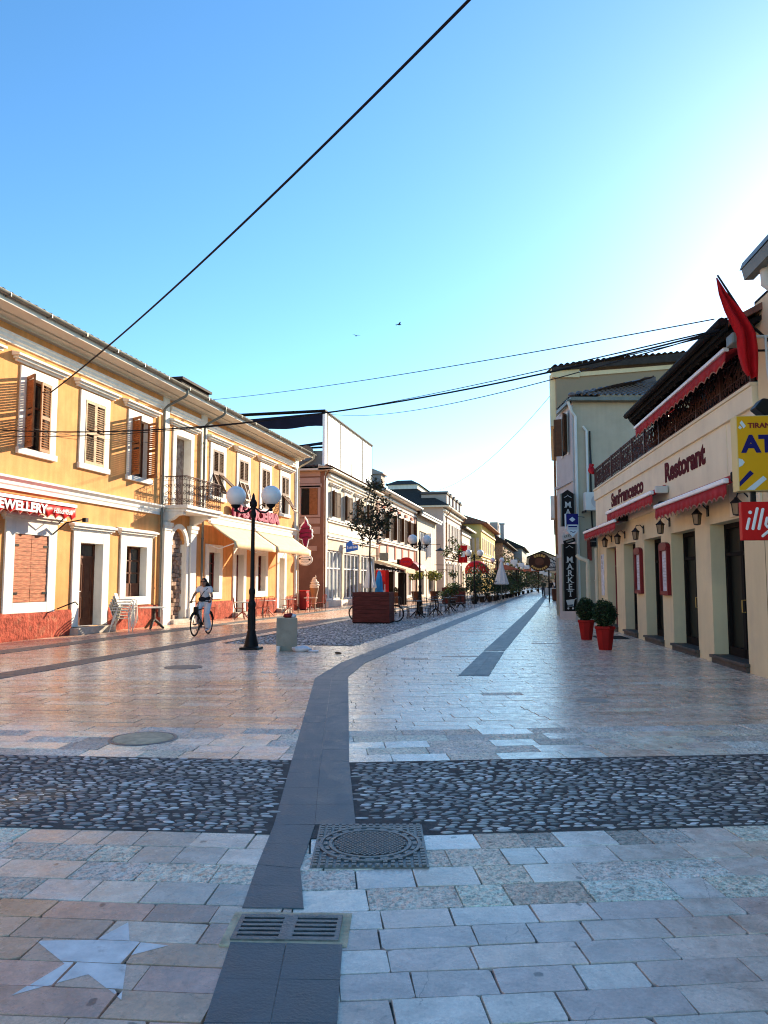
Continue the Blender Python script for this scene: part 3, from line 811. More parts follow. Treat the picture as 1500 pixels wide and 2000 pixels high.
downpipe(H, 25.30, M['gutter_metal'], zb=.3); downpipe(H, 28.62, M['gutter_metal'], zb=.2); downpipe(H, 40.45, M['cream_pipe'])
# upper windows
for y in ups:
    st = {15.75: [('n','f',0),('f','f',78)], 18.47: [('n','f',121),('f','f',7)], 21.17: [('n','f',0),('f','f',0)], 23.85: [('n','f',118),('f','f',66)],
          30.2: [('n','p',26),('f','p',48)], 32.95: [('n','p',20),('f','p',14)], 35.75: [('n','f',0),('f','f',0)], 38.55: [('n','p',40),('f','p',30)]}.get(y, [('n','f',0),('f','f',0)])
    up_window(H, y, UZ0, UZ1, UW, st, sm=M['shutter_pale'] if y in (21.17,) else (M['shutter_dark'] if y > 29 else M['shutter_brown']))
# balcony door with its stone blocking
b = MB(); ring(b, 26.45, 27.65, 4.36, 7.14, .26, -.004, .045, bottom=False)
d = part('balcony_door', b, M['white_trim'], H, bevel=.008)
hb = MB(); hood(hb, 25.86, 28.24, 7.55); part('hood', hb, M['white_trim'], d)
part('blocking', MB().box(-.32,-.27,26.45,27.65,4.36,7.14), M['rubble'], d)
# balcony
BY0, BY1, BX = 25.62, 28.55, .92
b = MB(); b.box(-.01,BX+.08,BY0-.06,BY1+.06,4.24,4.36); b.box(-.01,BX,BY0,BY1,4.12,4.239)
bal = part('balcony', b, M['white_trim'], H, bevel=.012)
for y in (25.76, 27.86):
    b = MB(); pr = [(-.01,3.70),(.10,3.70),(.20,3.80),(.34,3.84),(.52,3.98),(.78,4.02),(.80,4.119),(-.01,4.119)]
    b.prism(pr, 'y', y-.13, y+.13); part('bracket', b, M['white_trim'], bal, bevel=.01)
def scroll(mb, c, ex, ez, r, turns=1.3, n=14, start=0, rad_=.009, flip=1):
    c, ex, ez = Vector(c), Vector(ex), Vector(ez)
    pts = []
    for i in range(n+1):
        t = i/n; a = start+flip*2*pi*turns*t; q = r*(1-.8*t)
        pts.append(c+ex*(q*cos(a))+ez*(q*sin(a)))
    mb.tube(pts, rad_, 4, cap=False)
def rail_run(mb, p, q, z0, z1, cell=.20, rad_=.012):
    p, q = Vector((*p, 0)), Vector((*q, 0)); ex = (q-p).normalized(); L = (q-p).length; ez = Vector((0,0,1)); n = max(1, round(L/cell)); h = z1-z0
    for zz, rr in ((z1,.022),(z0+.06,.012),(z1-.14,.010),(z0+.22,.010)): mb.tube([p+ez*zz, q+ez*zz], rr, 5)
    for i in range(n+1): mb.tube([p+ex*(L*i/n)+ez*z0, p+ex*(L*i/n)+ez*z1], .010, 5)
    for i in range(n):
        c = p+ex*(L*(i+.5)/n); w = L/n
        scroll(mb, c+ez*(z0+h*.42), ex, ez, w*.46, 1.2, 12, pi/2, rad_, 1 if i % 2 else -1)
        scroll(mb, c+ez*(z0+h*.68), ex, ez, w*.46, 1.2, 12, -pi/2, rad_, -1 if i % 2 else 1)
        scroll(mb, c+ez*(z0+.14), ex, ez, .07, 1.0, 8, 0, rad_); scroll(mb, c+ez*(z1-.07), ex, ez, .05, 1.0, 8, 0, rad_)
b = MB()
rail_run(b, (.02,BY0), (BX,BY0), 4.36, 5.42); rail_run(b, (BX,BY0), (BX,BY1), 4.36, 5.42); rail_run(b, (BX,BY1), (.02,BY1), 4.36, 5.42)
part('railing', b, M['iron_brown'], bal, recalc=False)
# arched portal, walled up with rubble
b = MB(); ay0, ay1, zs, zt = 26.2, 27.36, 3.0, 3.58; yc = 26.78; ri = .58; ro = .76
arc = lambda r, n=16: [(yc+r*cos(pi-pi*i/n), zs+r*sin(pi-pi*i/n)*(1 if r > .6 else 1)) for i in range(n+1)]
b.prism(arc(ro)+arc(ri)[::-1], 'x', -.01, .09)
b.box(-.01,.09,ay0-.18,ay0,.2,zs); b.box(-.01,.09,ay1,ay1+.18,.2,zs); b.box(-.01,.12,ay1-.02,ay1+.24,zs-.07,zs+.05); b.box(-.01,.12,ay0-.24,ay0+.02,zs-.07,zs+.05)
pt = part('portal', b, M['white_trim'], H, bevel=.006)
for sg in (0, 1):
    a = arc(ri, 16)[:9] if not sg else arc(ri, 16)[8:]
    poly = ([(ay0, zt+.005)]+[(p[0], p[1]) for p in a]) if not sg else ([(p[0], p[1]) for p in a]+[(ay1, zt+.005)])
    bb = MB().prism(poly, 'x', -.3, -.003); part('spandrel', bb, M['orange_plaster'], pt)
b = MB(); nz = 22
for r_ in range(nz):
    z0 = .15+r_*.158; y = ay0-.0
    while y < ay1-.02:
        l = min(R.uniform(.14,.42), ay1-y)
        dx = R.uniform(-.06,.05)
        b.box(-.5,-.14+dx,y+.008,y+l-.008,z0+.008,min(z0+.15,zt)); y += l
part('rubble_filling', b, M['rubble'], pt, bevel=.02)
part('backing', MB().box(-.6,-.5,ay0-.01,ay1+.01,.1,zt+.1), M['rubble'], pt)
part('threshold', MB().box(-.2,.3,ay0-.15,ay1+.2,.0,.16), M['stone'], pt, bevel=.015)
# ground floor openings
for i, (y0, y1, zb, zt, k) in enumerate(low):
    f = lower_opening(H, y0, y1, zb, zt, .36 if y0 < 28 else .32, 'door' if k == 'door' else 'window', hd=y0 < 28, zbot=.22 if k == 'door' else zb-.28)
    if k == 'planks':
        f['label'] = 'shop window closed by reddish plank shutters'
        for s_ in (0, 1):
            a, c = (y0+.01, (y0+y1)/2-.008) if not s_ else ((y0+y1)/2+.008, y1-.01)
            b = MB(); z = zb+.01; n = 16; hh = (zt-zb-.02)/n
            for q in range(n): b.obx((.0,0,z+q*hh), (1,0,0), (0,1,0), (0,0,1), -.03+R.uniform(-.003,.003), .02+R.uniform(-.004,.006), a, c, .004, hh-.003)
            sh = part('shutter', b, M['plank_red'], f)
            for zz in (zb+.25, zt-.3):
                hb = MB(); hb.box(.021,.035,(a-.05) if not s_ else c-.18, (a+.18) if not s_ else c+.05, zz-.03, zz+.03); part('hinge', hb, M['iron_black'], sh)
            
    elif k == 'door':
        m = M['door_brown'] if y0 < 28 else M['door_red']
        b = MB(); b.box(-.30,-.26,y0,y1,zb,zt-.42); b.box(-.30,-.24,y0,y0+.07,zb,zt); b.box(-.30,-.24,y1-.07,y1,zb,zt); b.box(-.30,-.24,y0,y1,zt-.46,zt-.38); b.box(-.30,-.24,y0,y1,zt-.05,zt)
        for a, c in ((.16,.44),(.56,.84)):
            w_ = y1-y0; ring(b, y0+w_*a, y0+w_*c, zb+.25, zb+.85, .03, -.259, -.245); 
            if y0 < 28: ring(b, y0+w_*a, y0+w_*c, zb+1.05, zt-.65, .03, -.259, -.245)
        lf = part('door_leaf', b, m, f)
        part('transom_glass', MB().box(-.285,-.275,y0+.07,y1-.07,zt-.38,zt-.05), M['glass_dark'], f)
        hb = MB(); hb.tube([(-.255,y0+.3,zb+1.05),(-.2,y0+.3,zb+1.05),(-.2,y0+.42,zb+1.05)], .012, 6); part('handle', hb, M['white_metal'], lf)
        part('step', MB().box(-.3,.34,y0-.42,y1+.42,.0,.2), M['stone'], f, bevel=.015)
    else:
        b = MB(); b.box(-.28,-.26,y0,y1,zb,zt,0)
        for a, c, d_, e in ((y0,y0+.07,zb,zt),(y1-.07,y1,zb,zt),((y0+y1)/2-.04,(y0+y1)/2+.04,zb,zt),(y0,y1,zt-.07,zt),(y0,y1,zb,zb+.45 if y0<28 else zb+.08),(y0,y1,zb+.78,zb+.82),(y0,y1,zb+1.2,zb+1.24)): b.box(-.259,-.21,a,c,d_,e,1)
        part('casement', b, [M['glass_dark'], M['door_brown'] if y0 < 28 else M['door_red']], f)
# low white parapet strip at the gelateria wall foot is plain plaster; two small wall bracket stubs
b = MB(); b.tube([(.02,19.62,.78),(.3,19.7,.9),(.42,19.9,.98),(.5,19.9,.9)], .02, 5); part('wall_hook', b, M['iron_black'], H)

# jewellery awning
org(0, 16.4, 0)
A = thing('shop_awning', 'red scalloped awning lettered JEWELLERY in white over the planked window', 'awning', (WX, 16.4, 0))
va = awning(A, 13.3, 19.45, .05, 3.86, .62, 3.66, .37, M['red_bright'], scal=.36, bar=M['white_metal'], edge=M['awning_edge'])
b = MB(); text(b, 'JEWELLERY', .33, (.655, 16.20, 3.395), (0,1,0), (0,0,1), .006, width=2.02, bold=.012)
part('lettering', b, M['white_paint'], va)
b = MB(); text(b, 'Handmade', .2, (.655, 18.42, 3.44), (0,1,0), (0,0,1), .006, width=.85, shear=.3); part('lettering', b, M['white_paint'], va)
for y in (13.6, 19.3): part('folding_arm', MB().tube([(.06,y,3.42),(.34,y-.15,3.22),(.6,y,3.62)], .018, 6), M['iron_black'], A)
b = MB()
b.tube([(.06,19.25,2.9),(.30,19.5,3.25),(.60,19.95,3.38)], .022, 6); b.obx((.6,19.98,3.36), (1,0,0), (0,1,0), (0,0,1), -.06,.06,-.07,.07,-.06,.06)
part('lamp_arm', b, M['iron_black'], A)

# two cream awnings of the ice cream parlour
for k, (ya, yb, lab) in enumerate(((28.95, 33.62, 'cream fabric awning of the parlour, the one nearer the balcony'), (33.78, 38.95, 'cream fabric awning of the parlour, the one nearer the brown house'))):
    org(0, (ya+yb)/2, 0)
    A = thing('fabric_awning', lab, 'awning', (WX, (ya+yb)/2, 0), group='cream awnings of the parlour')
    awning(A, ya, yb, .22, 3.98, 1.35, 3.20, .27, M['awning_cream'], bar=None)
    part('roller_box', MB().box(.20,.34,ya,yb,3.93,4.07), M['white_trim'], A, bevel=.02)
    for y in (ya+.35, yb-.35): part('folding_arm', MB().tube([(.06,y,3.1),(.5,y+.1,2.92),(1.33,y,3.17)], .022, 6), M['white_metal'], A)
# pink letters on the cornice
org(0, 34, 4.48)
S = thing('shop_sign', 'pink raised letters PASTICERIA standing on the cornice above the cream awnings', 'sign', (WX, 34, 4.48))
b = MB(); text(b, 'PASTICERIA', .68, (.14, 31.40, 4.50), (0,1,0), (0,0,1), .10, width=5.75, bold=.034); part('lettering', b, M['pink_sign'], S)
b = MB(); text(b, 'PASTICERIA', .68, (.245, 31.40, 4.50), (0,1,0), (0,0,1), .006, width=5.75, bold=.004); part('letter_face', b, M['pink_light'], S)
part('mounting_rail', MB().box(.10,.13,31.4,37.15,4.56,4.6), M['iron_black'], S)
# hanging ice-cream sign
org(.05, 40.85, 4.2)
S = thing('ice_cream_sign', 'pink ice cream cone shaped sign hanging from the house corner', 'sign', (WX+.05, 40.85, 4.2))
def ico(sc=1, cx=.42, cz=4.2):
    P = [(0,-.80),(.09,-.60),(.17,-.26),(.33,-.22),(.38,-.10),(.34,.02),(.37,.12),(.33,.24),(.25,.28),(.27,.38),(.20,.48),(.12,.52),(.10,.68),(-.04,.88),(-.06,.64),(-.18,.52),(-.26,.42),(-.24,.32),(-.33,.26),(-.37,.14),(-.33,.02),(-.38,-.08),(-.33,-.22),(-.17,-.26),(-.09,-.60)]
    return [(cx+x*sc, cz+z*sc) for x, z in P]
part('rim', MB().prism(ico(1.16), 'y', 40.83, 40.93), M['white_paint'], S, bevel=.01)
part('panel', MB().prism(ico(1.0), 'y', 40.815, 40.945), M['pink_sign'], S)
b = MB()
for z, wd in ((4.48,.26),(4.22,.34),(3.98,.28)):
    b.tube([(.42+wd*(t/8*2-1), 40.81, z+.05*sin(pi*t/8)+.05*t/8) for t in range(9)], .018, 5)
b.tube([(.42,40.81,3.9),(.42,40.81,3.5)], .014, 5); part('outline', b, M['coffee_brown'], S)
b = MB(); b.tube([(-.05,40.6,4.3),(.1,40.88,4.3),(.42,40.88,4.3)], .02, 6); part('bracket', b, M['iron_black'], S)
# oval white sign
org(.05, 41.2, 2.8)
S = thing('oval_sign', 'white oval sign with dark script hung below the ice cream sign', 'sign', (WX+.05, 41.2, 2.8))
ov = lambda r1, r2, cx, cz, n=28: [(cx+r1*cos(2*pi*i/n), cz+r2*sin(2*pi*i/n)) for i in range(n)]
part('panel', MB().prism(ov(.44,.33,.30,2.8), 'y', 41.16, 41.22), M['white_paint'], S, bevel=.008)
b = MB(); b.tube([(.30+.41*cos(2*pi*i/28),41.155,2.8+.30*sin(2*pi*i/28)) for i in range(29)], .009, 4)
for z, n in ((2.92,5),(2.80,6),(2.68,5)):
    b.tube([(.06+.48*i/(n*3),41.155,z+.025*sin(i*2.3)) for i in range(n*3+1)], .010, 4)
b.ball((.0,41.15,2.86), (.06,.01,.05), 8, 5); b.ball((.58,41.15,2.80), (.07,.01,.05), 8, 5)
part('lettering', b, M['sign_black'], S)
b = MB(); b.tube([(-.2,41.19,3.2),(.3,41.19,3.2),(.3,41.19,3.1)], .015, 6); part('bracket', b, M['iron_black'], S)
# ================================================================== brown and cream corner house with glazed roof terrace
org(0, 46, 0)
B2 = thing('corner_house', 'cream and brown corner house with a white glazed box on its roof', 'building', (WX, 46, 0))
w2 = [48.0, 51.1, 54.2, 57.4]
o2 = [(y-.5, y+.5, 5.75, 7.45) for y in w2]
shops = [(46.35, 50.0, .4, 3.6), (50.5, 54.7, .4, 3.55), (55.2, 59.6, .4, 3.55)]
b = MB(); wall_grid(b, 45.9, 60.4, 0, 8.5, o2+shops, .25, m=0)
b.add([(0,60.4,0),(-8,60.4,0),(-8,60.4,8.5),(0,60.4,8.5)], [(3,2,1,0)]); b.add([(0,45.9,8.5),(-8,45.9,8.5),(-8,60.4,8.5),(0,60.4,8.5)], [(0,1,2,3)])
part('wall', b, M['cream_wall'], B2, recalc=False)
b = MB(); so_ = [(-1.55,-.45,5.75,7.45)]
def side_wall(mb, x0, x1, z0, z1, ops, y, depth):
    xs = sorted({x0,x1}|{v for o in ops for v in o[:2]}); zs = sorted({z0,z1}|{v for o in ops for v in o[2:]})
    for a, c in zip(xs, xs[1:]):
        for d, e in zip(zs, zs[1:]):
            if any(o[0] < (a+c)/2 < o[1] and o[2] < (d+e)/2 < o[3] for o in ops): continue
            mb.add([(a,y,d),(c,y,d),(c,y,e),(a,y,e)], [(0,1,2,3)])
    for a, c, d, e in ops: mb.box(a, c, y+depth, y+depth+.02, d, e)
side_wall(b, -8, 0, 0, 8.5, so_, 45.9, .2); part('side_wall', b, M['brown_wall'], B2, recalc=False)
b = MB()
for z0, z1 in ((5.2,5.55),(4.55,5.0),(7.75,8.1),(8.2,8.5)): b.box(-8,-.3,45.86,45.9-.001,z0,z1)
b.box(-1.8,-.2,45.84,45.899,7.5,7.72); ring(b, -1.55, -.45, 5.75, 7.45, .001, 45.8, 45.9) if False else None
for a, c, d, e in ((-1.72,-1.55,5.6,7.6),(-.45,-.28,5.6,7.6),(-1.55,-.45,7.45,7.6),(-1.55,-.45,5.6,5.75)): b.box(a,c,45.84,45.899,d,e)
b.box(-1.5,-.5,45.86,45.899,3.5,3.8)
part('wall_bands', b, M['pink_band'], B2)
b = MB(); leaf(b, (-.47,45.87,5.77), (-1,-.12,0), (0,0,1), .52, 1.66, solid=True); part('shutter', b, M['shutter_brown'], B2)
part('casement', MB().box(-1.53,-.47,46.0,46.05,5.76,7.44), M['glass_dark'], B2)
b = MB()
b.box(-.01,.06,45.88,46.3,0,8.2); b.box(-.05,.0,45.84,45.899,0,8.2)
for z0, z1, d in ((5.38,5.5,.1),(5.5,5.6,.16),(4.3,4.42,.1),(4.42,4.5,.16),(8.1,8.25,.12),(8.25,8.4,.25)): b.box(-.01,d,46.301,60.35,z0,z1)
b.box(-.01,.035,46.6,60.2,4.7,5.2)
part('cornice', b, M['white_trim'], B2)
b = MB(); b.box(-.01,.04,60.0,60.4,0,8.2); part('end_pilaster', b, M['brown_wall'], B2)
for y in w2: 
    wn = up_window(B2, y, 5.75, 7.45, 1.0, [('n','f',150),('f','f',165)], sm=M['shutter_dark'], hoodz=.2, solid=True)
for i, (y0, y1, z0, z1) in enumerate(shops):
    b = MB(); n = 4
    b.box(-.2,-.18,y0,y1,z0,z1,0)
    for j in range(n+1): y = y0+(y1-y0)*j/n; b.box(-.179,-.1,max(y-.06,y0),min(y+.06,y1),z0,z1,1)
    b.box(-.179,-.1,y0,y1,z1-.12,z1,1); b.box(-.179,-.1,y0,y1,z0,z0+.12,1); b.box(-.179,-.1,y0,y1,z0+2.0,z0+2.08,1)
    part('shop_window', b, [M['shop_glass'] if i == 0 else M['shop_glass_dark'], M['white_metal']], B2)
part('base_step', MB().box(-.1,.25,46.0,60.2,0,.38), M['white_trim'], B2, bevel=.02)
b = MB(); b.prism([(-.3,8.5),(.55,8.55),(.55,8.66),(-.3,8.9)], 'y', 45.4, 60.6); b.box(-6,.55,45.4,45.9,8.52,8.64); part('eaves', b, M['soffit'], B2)
b = MB()
tiles(b, lambda u, v: ((.6-.95*v, 45.35+15.2*u, 8.67+.4*v), Vector((.4,0,.9))), 50, 3, 0, res=4, keep=lambda u, v: u*15.2 > v*.9)
tiles(b, lambda u, v: ((-6+6.6*u, 45.35+.9*v, 8.67+.4*v), Vector((0,-.4,.9))), 22, 3, 0, res=4, keep=lambda u, v: (1-u)*6.6 > v*.95)
part('roof', b, M['roof_tile'], B2, recalc=False)
b = MB(); b.tube([(.4,45.6,8.6),(.1,45.78,8.2),(.05,45.8,7.9),(.05,45.8,.2)], .05, 8); part('downpipe', b, M['pipe_brown'], B2)
# glazed roof terrace (part of the house)
b = MB(); z0, z1 = 9.0, 12.15
for i in range(4):
    a, c = 46.2+i*3.05, 46.2+(i+1)*3.05-.05
    b.box(-.03,.03,a,c,z0,z1)
gz = part('terrace_glazing', b, M['frosted'], B2)
b = MB()
for i in range(5): y = 46.175+i*3.05; b.box(-.05,.06,y-.045,y+.045,z0-.1,z1+.02)
b.box(-.06,.06,45.6,58.5,z1+.021,z1+.1); b.box(-.06,.06,46.1,58.5,z0-.12,z0-.001)
part('glazing_frame', b, M['timber_dark'], gz)
b = MB(); b.box(-.08,.08,45.55,45.95,8.75,12.17,0); part('corner_post', b, M['white_paint'], B2)
b = MB(); b.box(.0,.1,45.96,46.12,8.75,12.3); part('dark_post', b, M['timber_dark'], B2)
b = MB(); b.box(-9,.1,45.5,45.95,12.26,12.36); b.box(-9,.1,58.1,58.5,12.26,12.36); b.box(-.25,.1,45.95,58.1,12.26,12.36); b.box(-9,-.1,45.9,58,8.95,9.05)
part('terrace_roof', b, M['timber_dark'], B2)
b = MB(); n = 16
b.sheet([[(-.12-8*i/n, 45.7, 12.2-.02*i) for i in range(n+1)], [(-.12-8*i/n, 45.75, 11.35-.15*(i/n)+.05*sin(i)) for i in range(n+1)]]); b.sheet([[(-.12-8*i/n, 45.74, 10.35-.05*i) for i in range(n+1)], [(-.12-8*i/n, 45.76, 10.15-.05*i+.02*sin(i)) for i in range(n+1)]])
part('side_blind', b, M['navy_cloth'], B2, solid=.03)
b = MB(); b.box(-8,-.1,45.8,45.84,8.9,9.8); part('terrace_parapet', b, M['gutter_metal'], B2)
b = MB(); b.lathe([(.0,0),(.3,.03),(.48,.12),(.5,.14),(.3,.06),(0,.03)], 20, (0,0,0))
b.v = [(-1.1+x, 45.55-z, 9.6+y) for x, y, z in b.v]
dsh = part('satellite_dish', b, M['gutter_metal'], B2, smooth=40)
# blue projecting sign
org(.1, 50.4, 4)
S = thing('arrow_sign', 'blue house shaped sign with white script projecting over the glass shopfront', 'sign', (WX+.1, 50.4, 4))
b = MB(); b.prism([(.15,3.55),(.98,3.72),(.98,4.06),(.62,4.08),(.62,4.22),(.45,4.4),(.15,4.16)], 'y', 50.35, 50.45); part('panel', b, M['blue_sign'], S, bevel=.01)
b = MB()
for i, (x, h) in enumerate(((.28,.22),(.38,.12),(.46,.16),(.56,.16),(.66,.18),(.74,.12),(.82,.15),(.90,.12))): b.box(x-.02,x+.025,50.335,50.349,3.78+.01*i,3.78+.01*i+h)
part('lettering', b, M['white_paint'], S); part('bracket', MB().tube([(-.1,50.4,3.9),(.2,50.4,3.9)], .03, 6), M['iron_black'], S)

# ================================================================== white and red house
org(0, 70, 0)
B3 = thing('red_trim_house', 'white house with red trim, tall paired windows and a grey gutter', 'building', (WX, 70, 0))
w3 = [62.6, 65.9, 69.2, 72.5, 75.6]
o3 = [(y-.62, y+.62, 5.2, 7.5) for y in w3]; g3 = [(y-.8, y+.8, .3, 3.0) for y in (62.8, 66.6, 70.4, 74.4)]
b = MB(); wall_grid(b, 60.4, 78, 0, 9.0, o3+g3, .2); shell(b, 60.4, 78, 0, 9, -8); part('wall', b, M['pale_wall'], B3, recalc=False)
for y in w3:
    b = MB(); ring(b, y-.62, y+.62, 5.2, 7.5, .16, -.004, .06); wn = part('window', b, M['white_trim'], B3)
    b = MB(); b.box(-.19,-.17,y-.62,y+.62,5.2,7.5,0); 
    for k in (-.58,-.02,.54): b.box(-.169,-.12,y+k,y+k+.05,5.2,7.5,1)
    b.box(-.169,-.12,y-.62,y+.62,6.8,6.86,1); part('casement', b, [M['glass_dark'], M['white_metal']], wn)
    b = MB(); b.box(-.01,.12,y-.5,y+.5,7.72,7.98); part('lintel', b, M['terracotta'], wn)
    b = MB(); leaf(b, (.08,y-.62,5.22), (.35,.95,0), (0,0,1), .5, 2.2, louvre=.2, solid=True); leaf(b, (.08,y+.62,5.22), (.7,-.6,0), (0,0,1), .5, 2.2, louvre=.2, solid=True); part('shutter', b, M['shutter_dark'], wn)
b = MB()
for z0, z1, d in ((4.75,4.95,.18),(4.95,5.02,.25),(3.3,3.5,.12),(8.2,8.35,.1),(8.6,8.75,.2)): b.box(-.01,d,60.45,77.9,z0,z1)
part('cornice', b, M['white_trim'], B3)
b = MB()
for y in (61.0,64.2,67.5,70.8,74.0,77.2): b.box(-.01,.06,y-.28,y+.28,3.52,4.74)
part('red_panel', b, M['terracotta'], B3)
b = MB(); b.box(-.01,.07,60.42,60.95,0,8.6); part('corner_pilaster', b, M['brown_wall'], B3); part('corner_pilaster', MB().box(-.01,.07,77.3,77.98,0,8.6), M['brown_wall'], B3)
for y0, y1, z0, z1 in g3:
    b = MB(); b.box(-.19,-.17,y0,y1,z0,z1,0); ring(b, y0, y1, z0, z1, .14, -.004, .05, 1, bottom=False); part('shop_door', b, [M['glass_dark'], M['white_trim']], B3)
b = MB(); b.prism([(-.3,8.9),(.6,8.95),(.6,9.1),(-.3,9.1)], 'y', 60.3, 78.2); part('eaves', b, M['soffit'], B3)
b = MB(); b.tube([(.68,60.3,9.1),(.68,78.4,9.1)], .08, 8); part('gutter', b, M['white_metal'], B3)
b = MB(); tiles(b, lambda u, v: ((.7-4.5*v, 60.3+18*u, 9.12+1.9*v), Vector((.4,0,.9))), 60, 12, 0, res=4); b.add([(-3.8,60.3,11.0),(-3.8,78.3,11.0),(-9,78.3,9),(-9,60.3,9)], [(0,1,2,3)]); b.add([(.7,60.3,9.1),(-3.8,60.3,11.0),(-9,60.3,9)], [(0,1,2)])
rf = part('roof', b, M['roof_dark'], B3, recalc=False)
b = MB(); b.box(-2.4,-.6,64.5,66.0,9.3,10.9); b.prism([(-2.6,10.9),(-.4,10.9),(-.4,11.0),(-1.5,11.45),(-2.6,11.0)], 'y', 64.3, 66.2); part('dormer', b, M['grey_pink_wall'], rf)
b = MB(); b.tube([(.7,78.0,9.0),(.3,78.1,8.4),(.1,78.1,8.2),(.1,78.1,.2)], .06, 8); b.lathe([(.06,0),(.16,.1),(.18,.4),(.1,.42)], 8, (.62,78.0,8.6)); part('downpipe', b, M['gutter_metal'], B3)

org(0, 85, 0)
B3b = thing('cream_house', 'narrow cream house with a large window, lower than its neighbours', 'building', (WX, 85, 0))
b = MB(); wall_grid(b, 78, 92, 0, 8.6, [(80.2,84.8,4.9,7.0),(80,83,.2,2.8),(86,90,.2,2.8)], .2); shell(b, 78, 92, 0, 8.6, -8); part('wall', b, M['yellow_wall'] if False else M['cream_wall'], B3b, recalc=False)
b = MB(); b.box(-.19,-.17,80.2,84.8,4.9,7.0,0)
for k in range(5): b.box(-.169,-.1,80.2+k*1.12,80.32+k*1.12,4.9,7.0,1)
part('window', b, [M['shop_glass_dark'], M['white_metal']], B3b)
b = MB(); b.box(-.19,-.17,80,83,.2,2.8); b.box(-.19,-.17,86,90,.2,2.8); part('shop_window', b, M['glass_dark'], B3b)
b = MB(); b.prism([(-.3,8.6),(.6,8.62),(.7,8.8),(-5,10.6),(-8.2,8.6)], 'y', 78.2, 92.3); part('roof', b, M['roof_dark'], B3b)
b = MB(); b.tube([(.72,78.3,8.74),(.72,92.3,8.74)], .09, 8); b.box(.5,.66,78.2,92.3,8.45,8.64); part('gutter', b, M['white_metal'], B3b)
b = MB(); b.box(.0,.5,85.2,85.5,4.3,7.0); part('side_fin', b, M['white_paint'], B3b)

# ================================================================== tall pinkish house with dark hipped roof and dormers
org(0, 108, 0)
B4 = thing('hip_roof_house', 'tall pinkish house with a steep dark hipped roof, dormers and arched ground floor', 'building', (WX, 108, 0))
w4 = [100.6, 103.6, 106.6, 109.6, 112.6, 115.6]
o4 = [(y-.8, y+.8, 5.9, 9.4) for y in w4]; g4 = [(y-.75, y+.75, .2, 3.9) for y in w4]
b = MB(); wall_grid(b, 98, 117, 0, 11.2, o4+g4, .2, m=0); part('wall', b, M['pale_wall'], B4, recalc=False)
b = MB(); shell(b, 98, 117, 0, 11.2, -12); part('side_wall', b, M['grey_pink_wall'], B4, recalc=False)
for y in w4:
    b = MB(); ring(b, y-.8, y+.8, 5.9, 9.4, .25, -.004, .08); wn = part('window', b, M['white_trim'], B4)
    part('casement', MB().box(-.19,-.17,y-.8,y+.8,5.9,9.4), M['cream_wall'], wn)
    b = MB()
    b.prism([(y-.75+.0,3.15)]+[(y+.75*cos(pi-pi*i/10), 3.15+.75*sin(pi-pi*i/10)) for i in range(11)]+[(y+.75,3.95),(y-.75,3.95)], 'x', -.2, -.003)
    dr = part('arched_door', b, M['pale_wall'], B4); part('door_leaf', MB().box(-.22,-.2,y-.75,y+.75,.2,3.9), M['brown_wall'], dr)
    b = MB(); b.box(-.01,.1,y-1.05,y-.8,.2,4.2); b.box(-.01,.1,y+.8,y+1.05,.2,4.2); b.box(-.01,.12,y-1.05,y+1.05,4.0,4.25); part('surround', b, M['white_trim'], dr)
b = MB()
for z0, z1, d in ((4.6,4.85,.2),(4.85,4.95,.35),(10.2,10.4,.2),(10.7,10.9,.4)): b.box(-.01,d,98.02,116.9,z0,z1)
b.box(-.01,.1,98.01,98.9,0,10.2); part('cornice', b, M['white_trim'], B4)
b = MB(); b.prism([(-12.5,11.2),(.9,11.2),(.9,11.4),(-12.5,11.4)], 'y', 97.3, 117.6); part('eaves', b, M['soffit'], B4)
E_ = [(.95,97.2,11.41),(-12.6,97.2,11.41),(-12.6,117.7,11.41),(.95,117.7,11.41)]; A_ = [(-4.4,101.6,14.2),(-7.6,101.6,14.2),(-7.6,113,14.2),(-4.4,113,14.2)]
b = MB(); b.add(E_+A_, [(0,1,5,4),(1,2,6,5),(2,3,7,6),(3,0,4,7),(4,5,6,7)]); rf = part('roof', b, M['roof_dark'], B4)
b = MB(); b.box(-8,-3.9,101.3,113.4,14.1,14.7,0); b.add([(-3.6,101,14.71),(-8.4,101,14.71),(-8.4,113.6,14.71),(-3.6,113.6,14.71),(-5,103,15.5),(-7,103,15.5),(-7,112,15.5),(-5,112,15.5)], [(0,1,5,4),(1,2,6,5),(2,3,7,6),(3,0,4,7),(4,5,6,7)], 1)
part('roof_lantern', b, [M['white_trim'], M['roof_dark']], rf)
for y in (98.6+.4, 102.3, 106, 109.7, 113.4):
    b = MB(); b.box(-3.0,.35,y,y+1.9,11.5,13.0,0); b.prism([(y-.15,13.0),(y+2.05,13.0),(y+2.05,13.12),(y+.95,13.5),(y-.15,13.12)], 'x', -3.1, .45, 1); b.box(.351,.37,y+.45,y+1.45,11.7,12.75,2)
    part('dormer', b, [M['grey_pink_wall'], M['roof_dark'], M['glass_dark']], rf)
for y in (100.0, 116.2): b = MB(); b.tube([(.9,y,11.3),(.5,y+.3,10.6),(.12,y+.4,10.2),(.12,y+.4,.2)], .07, 6); part('downpipe', b, M['pipe_brown'], B4)

